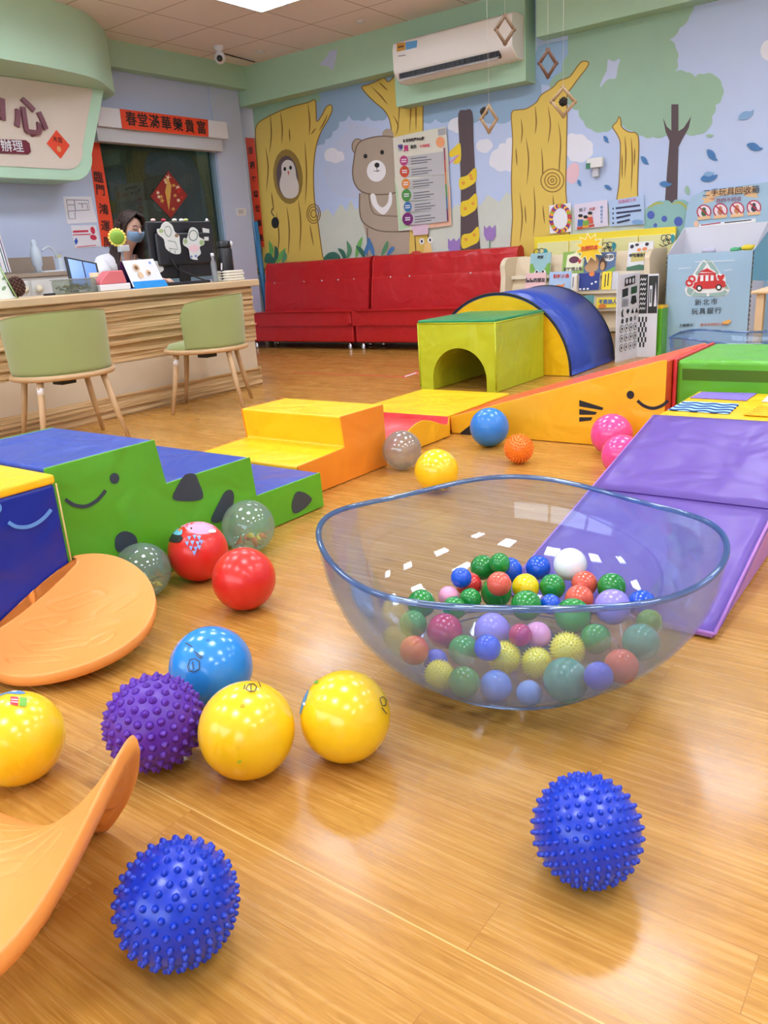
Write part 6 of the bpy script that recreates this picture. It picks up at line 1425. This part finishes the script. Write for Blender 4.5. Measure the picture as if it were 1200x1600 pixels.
for i in range(len(mb.v)): mb.v[i] = tuple(M4 @ Vector(mb.v[i]))
mb.build('petals', t)
MB().box((p.x-0.02, p.y-0.0, p.z-0.10), (p.x+0.02, p.y+0.08, p.z-0.055), mat('clip_grey', (200, 206, 210), 0.4)).build('clip', t, bevel=0.005)
MB().tube([(p.x, p.y+0.02, p.z-0.09), (p.x-0.01, p.y+0.03, CT+0.012)], 0.008, clear('stem_clear', (215, 225, 225), 0.35), 8).lathe([(0.03,0.0),(0.03,0.008),(0.008,0.014)], M_white, (p.x-0.01, p.y+0.03, CT), 16).build('stem', t)
t = thing('desk_calendar', (-5.05, 3.84, CT), 'white desk calendar with round drawings on a bright blue base', 'calendar')
MB().slab([(-4.96, 3.71, CT+0.012), (-4.96, 4.0, CT+0.012), (-5.03, 3.975, 1.065), (-5.03, 3.70, 1.060)], (-0.004, 0, 0), mat('calendar_page', (226, 228, 238), 0.4)).build('page', t)
MB().slab([(-5.13, 3.70, CT+0.004), (-5.13, 3.99, CT+0.004), (-5.035, 3.975, 1.063), (-5.035, 3.69, 1.058)], (-0.004, 0, 0), mat('calendar_plum', (84, 40, 90), 0.5)).build('back_page', t)
MB().slab([(-4.952, 3.72, CT+0.002), (-4.952, 4.02, CT+0.002), (-4.965, 4.0, CT+0.05), (-4.965, 3.72, CT+0.05)], (-0.006, 0, 0), mat('calendar_blue', (30, 144, 226), 0.4)).box((-5.13, 3.70, CT), (-4.955, 4.0, CT+0.004), mat('calendar_blue', (30,144,226))).build('base', t)
mb = MB()
def cal(u, v): return (-4.9585-0.07*(v)/1.0, 3.71+0.28*u, CT+0.012+0.19*v)
for (u, v, r_, m_) in ((.30,.70,.11,mat('drawing_tan', (214,186,150), .6)),(.30,.70,.06,mat('drawing_brown', (120,84,60), .6)),(.35,.42,.09,mat('drawing_tan', (214,186,150))),(.62,.50,.08,mat('drawing_tan', (214,186,150))),(.64,.48,.04,mat('drawing_brown', (120,84,60))),(.78,.86,.04,mat('drawing_blue', (120,150,210), .6))):
    kd = globals().get('kd', 0)+1; mb = MB(); mb.poly([(lambda q: (q[0]+0.0012+0.0004*kd, q[1], q[2]))(cal(u+a, v+b_*1.35)) for a, b_ in ell(0,0,r_,r_,14)], m_); mb.build('drawing', t)
# monitor seen from behind
t = thing('computer_monitor', (-5.38, 4.6, CT), 'black computer monitor seen from behind, covered with cut-out stickers', 'monitor')
M_mon = mat('monitor_black', (34, 34, 38), 0.35)
xm = -5.36; q = [onX(x, y, xm) for x, y in ((228,346),(331,343),(336,442),(234,446))]
ya, yb3, za, zb3 = q[0].y, q[1].y, CT+0.05, q[0].z
MB().box((xm-0.03, ya, za), (xm, yb3, zb3), M_mon).build('screen_frame', t, bevel=0.012)
MB().box((xm-0.001, ya+0.05, za+0.10), (xm+0.035, yb3-0.05, zb3-0.09), M_mon).build('back_cover', t, bevel=0.02)
MB().box((xm-0.05, ya+0.02, za+0.02), (xm-0.031, yb3-0.02, zb3-0.02), mat('screen_dark', (60, 70, 90), 0.2)).build('screen', t)
MB().box((xm+0.0, ya+0.25, CT+0.01), (xm+0.02, ya+0.36, za+0.1), M_mon).box((xm-0.08, ya+0.17, CT), (xm+0.10, ya+0.44, CT+0.012), M_mon).build('stand', t, bevel=0.004)
MB().tube(smoothc([(xm+0.045, ya+0.16, 1.06), (xm+0.07, ya+0.20, 0.98), (xm+0.10, ya+0.3, 0.93), (xm+0.12, ya+0.40, 0.885), (xm+0.11, ya+0.48, 0.875)], 5, False), 0.006, mat('cable_black', (30,30,32)), 8).build('cable', t)
P5 = Paint((xm+0.038, 0, 0), (1, 0, 0)); P5.e = 0.0008
ws = mat('sticker_white', (228, 232, 230), 0.4); gs = mat('sticker_line', (110, 140, 130), 0.5); ps = mat('sticker_pink', (236, 206, 214), 0.5); gr_ = mat('sticker_green', (170, 196, 140), 0.5)
P5.fill(smoothc([(253,350),(260,346),(269,352),(273,362),(280,368),(281,378),(283,392),(280,397),(270,396),(259,388),(256,374),(247,366),(245,358),(250,357)], 3), ws)
P5.line(smoothc([(258,356),(264,354),(268,362),(264,370),(258,364)], 3), 1.2, gs); P5.line([(262,376),(274,378),(278,390),(264,388)], 1.2, gs); P5.fill(ell(252,361,3.5,3), gr_); P5.fill(ell(276,368,3,3), mat('sticker_brown', (150,120,90), .5)); P5.line([(266,390),(266,395)], 1, gs); P5.line([(273,391),(274,396)], 1, gs)
P5.fill(smoothc([(296,358),(302,355),(309,360),(311,370),(318,374),(319,382),(312,386),(314,396),(308,402),(309,406),(298,404),(296,396),(294,388),(286,382),(287,372),(292,372)], 3), ws)
P5.line(ell(302,368,6.5,8)+[(308.5,368)], 1.6, gs); P5.fill(ell(303,388,8,6), ps); P5.fill(ell(290,377,3,4), gr_); P5.fill(ell(315,379,3.5,4), gr_); P5.fill(ell(299,401,2,2), mat('drawing_blue', (120,150,210))); P5.fill(ell(306,400,2,2), mat('drawing_blue', (120,150,210)))
P5.fill([(316,356),(327,358),(327,364),(317,363)], ws); P5.fill([(319,370),(326,370),(326,376),(319,376)], ws); P5.mb.build('sticker', t)
P5 = Paint((xm+0.004, 0, 0), (1, 0, 0)); P5.fill(smoothc([(239,410),(245,408),(252,413),(256,421),(250,426),(243,424)], 3), ws); P5.mb.build('sticker', t)
P5 = Paint((xm+0.004, 0, 0), (1, 0, 0)); P5.fill([(290,404),(301,405),(301,408),(290,408)], ws); P5.mb.build('sticker', t)
c_ = onX(331, 395, xm+0.02); MB().tube([(c_.x, c_.y, c_.z-0.055), (c_.x, c_.y, c_.z)], 0.013, mat('vial_yellow', (214, 200, 70), 0.4), 10).tube([(c_.x, c_.y, c_.z), (c_.x, c_.y, c_.z+0.06)], 0.013, mat('vial_blue', (60, 110, 200), 0.4), 10).build('hanging_vial', t)
for i, (x, y, cc_, lab_) in enumerate(((239,343,(236,190,190),'pale pink round trinket on the monitor top, leftmost'),(255,342,(200,60,80),'red trinket on the monitor top, second from the left'),(272,340,(236,236,226),'white flat trinket in the middle of the monitor top'),(283,340,(236,236,236),'white trinket right of centre on the monitor top'),(290,341,(190,206,120),'green trinket on the monitor top beside the white ones'),(323,342,(236,236,236),'small white trinket at the right end of the monitor top'))):
    p = onX(x, y, xm-0.01); o = MB().ball((p.x, p.y, zb3+0.011), 0.012, mat('trinket_%d' % i, cc_, 0.4), 12, sx=0.9, sy=2.1 if i != 5 else 1.0)
    o.tube([(p.x, p.y-0.02, zb3+0.003), (p.x, p.y+0.02, zb3+0.003)], 0.003, mat('trinket_%d' % i, cc_), 6); tag(o.build('trinket'), lab_, 'trinket', 'trinkets on the monitor')
t = thing('keyboard', (-5.12, 4.3, CT), 'black keyboard on the counter under the woman\'s hand', 'keyboard')
MB().box((-5.19, 4.08, CT+0.001), (-5.04, 4.52, CT+0.018), mat('kb_black', (26, 26, 30), 0.5)).build('body', t, bevel=0.003)
mb = MB()
for r_ in range(4):
    for k in range(15): mb.box((-5.18+0.033*r_, 4.095+0.028*k, CT+0.018), (-5.155+0.033*r_, 4.117+0.028*k, CT+0.023), mat('key_black', (44, 44, 50), 0.5))
mb.build('keys', t)
t = thing('drink_bottle', (-5.05, 4.72, CT), 'tall black insulated bottle standing at the counter end', 'bottle'); MBk = mat('bottle_black', (22, 22, 26), 0.35)
MB().lathe([(0.056,0.002),(0.060,0.01),(0.060,0.245),(0.055,0.255),(0.05,0.262),(0,0.262)], MBk, (-5.05, 4.72, CT), 32).build('body', t)
MB().lathe([(0.055,0.262),(0.057,0.268),(0.057,0.31),(0.03,0.318),(0,0.318)], MBk, (-5.05, 4.72, CT), 32).build('lid', t)
MB().ball((-5.005, 4.755, CT+0.292), 0.02, M_white, 12, sx=0.6).build('button', t)
P6 = [onX(x, y, -4.99) for x, y in ((345,411),(347,411),(347,422),(345,422))]; MB().slab(P6, (0.002, 0, 0), M_pap).build('lettering', t)
t = thing('clear_tube', (-5.08, 4.62, CT), 'slim clear bottle left of the black bottle', 'bottle')
MB().lathe([(0.022,0.002),(0.024,0.01),(0.024,0.15),(0.012,0.175),(0.012,0.2),(0,0.2)], clear('tube_plastic', (214, 222, 226), 0.35, (200, 206, 214), 0.1), (-5.07, 4.60, CT), 20).build('body', t); MB().lathe([(0.014,0.2),(0.014,0.225),(0,0.226)], M_white, (-5.07, 4.60, CT), 16).build('cap', t)
for i in range(4):
    o = MB().box((-5.15, 4.80, CT+0.001+0.021*i), (-4.98, 4.99-0.0-0.012*(i % 2), CT+0.020+0.021*i), mat('tray_ivory', (232, 228, 214), 0.4))
    p0 = o.build('paper_tray', bevel=0.007); p0.location.y -= 0.14
    tag(p0, ['bottom ivory tray of the small stack at the counter end','second lowest ivory tray of the small stack at the counter end','second highest ivory tray of the small stack at the counter end','topmost ivory tray of the small stack at the counter end'][i], 'tray', 'ivory trays stacked at the counter end')
tag(MB().box((-5.10, 3.08, CT+0.001), (-5.06, 3.15, CT+0.015), M_mon).build('stapler', bevel=0.004), 'tiny black clip lying on the counter left of the clear tub', 'clip')

# ================================================================== THE WOMAN AT THE DESK
SK = mat('skin', (226, 180, 156), 0.5); HR = mat('hair_dark', (46, 28, 24), 0.5, bump=0.5, bscale=60); TEE = mat('tee_white', (222, 222, 226), 0.85); TR = mat('trousers_grey', (70, 74, 88), 0.85)
hc = onX(209, 357, -5.66)          # centre of the head
hx, hy, hz = hc
pt = thing('person', (-5.85, hy-0.02, 0), 'woman with long dark hair and blue face mask, seated and looking down at the counter', 'person')
def skin(name, verts, edges, radii, m_, parent, sub=2, root=0):
    me = bpy.data.meshes.new(name); L = ORG[parent.name]
    me.from_pydata([tuple(Vector(v)-L) for v in verts], edges, []); me.materials.append(m_)
    o = bpy.data.objects.new(name, me); C.objects.link(o); o.parent = parent; ORG[o.name] = L
    o.modifiers.new('skin', 'SKIN'); 
    if not me.skin_vertices: me.attributes.new
    for i, r_ in enumerate(radii):
        sv = me.skin_vertices[0].data[i]; sv.radius = r_ if isinstance(r_, tuple) else (r_, r_); sv.use_root = (i == root)
    o.modifiers['skin'].use_smooth_shade = True
    md = o.modifiers.new('sub', 'SUBSURF'); md.levels = sub; md.render_levels = sub
    return o
S = 1.12
vs = []; es = []; rs = []
def add(p, r, frm=None):
    vs.append(Vector(p)); rs.append(r)
    if frm is not None: es.append((frm, len(vs)-1))
    return len(vs)-1
pel = add((-6.02, hy-0.06, 0.56), 0.155); w1 = add((-5.98, hy-0.06, 0.72), 0.135, pel); ch = add((-5.92, hy-0.05, 0.93), (0.15, 0.13), w1); sh_ = add((-5.86, hy-0.04, 1.07), 0.10, ch)
nk = add((-5.80, hy-0.02, 1.145), 0.058, sh_); n2 = add((-5.745, hy-0.01, hz-0.105), 0.060, nk); j1 = add((-5.70, hy, hz-0.045), (0.080, 0.078), n2); h1 = add((-5.69, hy, hz+0.025), (0.098, 0.088), j1); h2 = add((-5.70, hy, hz+0.095), (0.080, 0.074), h1)
hand_c = onX(262, 437, -5.16)
arms = {}
for s_, (el, wr) in ((-1, ((-5.66, hy-0.30, 0.90), (-5.28, hy-0.20, CT+0.05))), (1, ((-5.60, hy+0.13, 0.93), (-5.24, hand_c.y-0.06, CT+0.052)))):
    a = add((-5.87, hy-0.04+s_*0.17, 1.05), 0.066, sh_); b_ = add((Vector((-5.87, hy-0.04+s_*0.17, 1.05))+Vector(el))/2+Vector((-0.03, 0, 0)), 0.052, a); e_ = add(el, 0.043, b_); f_ = add((Vector(el)*0.5+Vector(wr)*0.5), 0.037, e_); w_ = add(wr, 0.026, f_)
    fd = Vector((0.85, 0.5 if s_ == 1 else 0.35, -0.12)).normalized(); sd = Vector((-fd.y, fd.x, 0)).normalized()
    p = Vector(wr)+fd*0.045; pa = add(p, (0.034, 0.018), w_)
    for k, (o_, L_) in enumerate(((-0.03, 0.060), (-0.010, 0.070), (0.010, 0.066), (0.030, 0.052))):
        b0 = add(p+fd*0.035+sd*o_, 0.0105, pa); k1 = add(p+fd*(0.035+L_*0.5)+sd*o_*1.25+Vector((0, 0, 0.008)), 0.0095, b0); k2 = add(p+fd*(0.035+L_)+sd*o_*1.4-Vector((0, 0, 0.014)), 0.0080, k1)
    q1 = add(p-sd*s_*(-0.030)*(-1)+fd*0.002, 0.012, pa); q2_ = add(p-sd*s_*0.052*1+fd*0.035-Vector((0, 0, 0.01)), 0.009, q1)
for s_ in (-1, 1):
    a = add((-5.98, hy-0.06+s_*0.10, 0.53), 0.095, pel); k_ = add((-5.60, hy-0.06+s_*0.13, 0.52), 0.066, a); an_ = add((-5.62, hy-0.06+s_*0.13, 0.10), 0.042, k_); to = add((-5.54, hy-0.06+s_*0.13, 0.035), 0.034, an_)
body = skin('body', vs, es, rs, SK, pt)
# clothing follows the same joints
def sub_skin(name, spec, m_, grow=0.012, sub=2):
    v2 = []; e2 = []; r2 = []
    for p, r_, fr_ in spec:
        v2.append(Vector(p)); r2.append((r_[0]+grow, r_[1]+grow) if isinstance(r_, tuple) else r_+grow)
        if fr_ is not None: e2.append((fr_, len(v2)-1))
    return skin(name, v2, e2, r2, m_, pt, sub)
spec = [((-6.02, hy-0.06, 0.60), 0.155, None), ((-5.98, hy-0.06, 0.74), 0.14, 0), ((-5.92, hy-0.05, 0.93), (0.155, 0.135), 1), ((-5.865, hy-0.045, 1.06), 0.112, 2), ((-5.845, hy-0.035, 1.085), 0.085, 3)]
for s_, el in ((-1, (-5.66, hy-0.30, 0.90)), (1, (-5.60, hy+0.13, 0.93))):
    a0_ = Vector((-5.87, hy-0.04+s_*0.17, 1.05)); m0 = (a0_+Vector(el))/2+Vector((-0.03, 0, 0)); i0 = len(spec); spec += [(a0_, 0.072, 3), (m0, 0.066, i0), (m0+(Vector(el)-m0)*0.35, 0.064, i0+1)]
sub_skin('shirt', spec, TEE)
spec = [((-6.02, hy-0.06, 0.60), 0.15, None)]
for s_ in (-1, 1):
    i0 = len(spec); spec += [((-5.98, hy-0.06+s_*0.10, 0.53), 0.10, 0), ((-5.60, hy-0.06+s_*0.13, 0.52), 0.072, i0), ((-5.62, hy-0.06+s_*0.13, 0.12), 0.05, i0+1)]
sub_skin('trousers', spec, TR)
# head frame: face looks to +x, a little down
fwd = Vector((0.93, 0.05, -0.30)).normalized(); sdv = Vector((0, 0, 1)).cross(fwd).normalized(); upv = fwd.cross(sdv)
H0 = Vector((-5.69, hy, hz+0.02))
def HP(f, s_, u): return H0+fwd*f+sdv*s_+upv*u
eyem = mat('eye_dark', (40, 30, 30), 0.3)
for s_ in (-1, 1):
    MB().tube(smoothc([HP(0.088, s_*0.018, -0.004), HP(0.093, s_*0.032, -0.008), HP(0.080, s_*0.050, -0.003)], 4, False), 0.0032, eyem, 8).build('eye', pt)
    MB().tube(smoothc([HP(0.094, s_*0.016, 0.020), HP(0.094, s_*0.034, 0.026), HP(0.080, s_*0.054, 0.019)], 4, False), 0.0030, HR, 8).build('eyebrow', pt)
    MB().ball(HP(0.0, s_*0.086, -0.01), 0.020, SK, 12, sy=0.5, sz=1.4).build('ear', pt)
MB().tube([HP(0.098, 0, 0.004), HP(0.112, 0, -0.022), HP(0.114, 0, -0.030)], [0.007, 0.010, 0.009], SK, 10).build('nose', pt)
mk_ = mat('mask_blue', (128, 160, 194), 0.7); vs2 = []; nu, nv = 18, 10
for i in range(nu+1):
    for j in range(nv+1):
        u = -1+2*i/nu; v = j/nv; a = u*1.0; r_ = 0.104+0.012*math.cos(a)*math.sin(math.pi*min(1, v*0.9+0.15)); pl = 0.0015*math.sin(v*28)
        taper = 1-0.30*abs(u)**2
        vs2.append(HP((r_+pl)*math.cos(a)*(1.0-0.12*v*v)+0.0, (r_)*0.92*math.sin(a), -0.014-(0.088*v+0.006)*taper-0.012*(1-taper)))
mb = MB(); mb.add(vs2, [(i*(nv+1)+j, (i+1)*(nv+1)+j, (i+1)*(nv+1)+j+1, i*(nv+1)+j+1) for i in range(nu) for j in range(nv)], mk_, True)
for s_ in (-1, 1): mb.tube([HP(0.035, s_*0.092, -0.03), HP(0.0, s_*0.094, 0.0)], 0.002, M_white, 6)
mb.build('face_mask', pt, solid=0.002)
# hair: cap open at the face plus long locks
vs2 = []; fs2 = []; nu, nv = 44, 20
for i in range(nu+1):
    for j in range(nv+1):
        a = math.radians(64)+ (2*math.pi-2*math.radians(64))*i/nu; b_ = math.pi*0.60*j/nv
        op = 0.0
        f = 0.112*math.cos(a)*math.sin(b_); s2 = 0.100*math.sin(a)*math.sin(b_); u = 0.010+0.112*math.cos(b_)
        vs2.append(HP(f-0.012, s2, u))
fs2 = [(i*(nv+1)+j, (i+1)*(nv+1)+j, (i+1)*(nv+1)+j+1, i*(nv+1)+j+1) for i in range(nu) for j in range(nv)]
mb = MB(); mb.add(vs2, fs2, HR, True)
# front fringe swept from the parting
for s_ in (-1, 1):
    for k in range(14):
        a = k/13
        mb.tube(smoothc([HP(0.045-0.06*a, s_*0.004, 0.116), HP(0.070-0.075*a, s_*(0.056+0.012*a), 0.086), HP(0.040-0.07*a, s_*0.088, 0.025), HP(0.025-0.07*a, s_*0.094, -0.06), HP(0.03-0.075*a, s_*0.112, -0.14), HP(0.02-0.07*a, s_*(0.125), -0.235-0.03*a), HP(0.045-0.09*a, s_*(0.135), -0.32-0.03*math.sin(k))], 4, False), [0.012]*20+[0.011, 0.009, 0.007, 0.005, 0.003], HR, 7)
for k in range(22):
    a = math.pi*(0.5+k/21); mb.tube(smoothc([HP(0.11*math.cos(a)-0.01, 0.11*math.sin(a), 0.03), HP(0.12*math.cos(a)-0.01, 0.112*math.sin(a), -0.06), HP(0.11*math.cos(a)-0.03, 0.118*math.sin(a), -0.16), HP(0.10*math.cos(a)-0.08, 0.12*math.sin(a), -0.30)], 4, False), [0.016]*10+[0.012, 0.008, 0.004], HR, 7)
mb.build('hair', pt)
# her swivel chair
t = thing('office_chair', (-6.02, hy-0.06, 0), 'dark swivel chair under the seated woman behind the counter', 'chair'); M_oc = mat('chair_dark', (44, 46, 52), 0.6)
MB().box((-6.24, hy-0.30, 0.35), (-5.78, hy+0.18, 0.41), M_oc).build('seat', t, bevel=0.02)
MB().tube([(-6.02, hy-0.06, 0.06), (-6.02, hy-0.06, 0.35)], 0.025, M_chrome, 12).build('post', t)
for k in range(5):
    a = 2*math.pi*k/5; MB().tube([(-6.02, hy-0.06, 0.075), (-6.02+0.27*math.cos(a), hy-0.06+0.27*math.sin(a), 0.055)], 0.018, M_oc, 8).ball((-6.02+0.27*math.cos(a), hy-0.06+0.27*math.sin(a), 0.027), 0.026, M_oc, 12).build('leg', t)
bpy.context.view_layer.update()
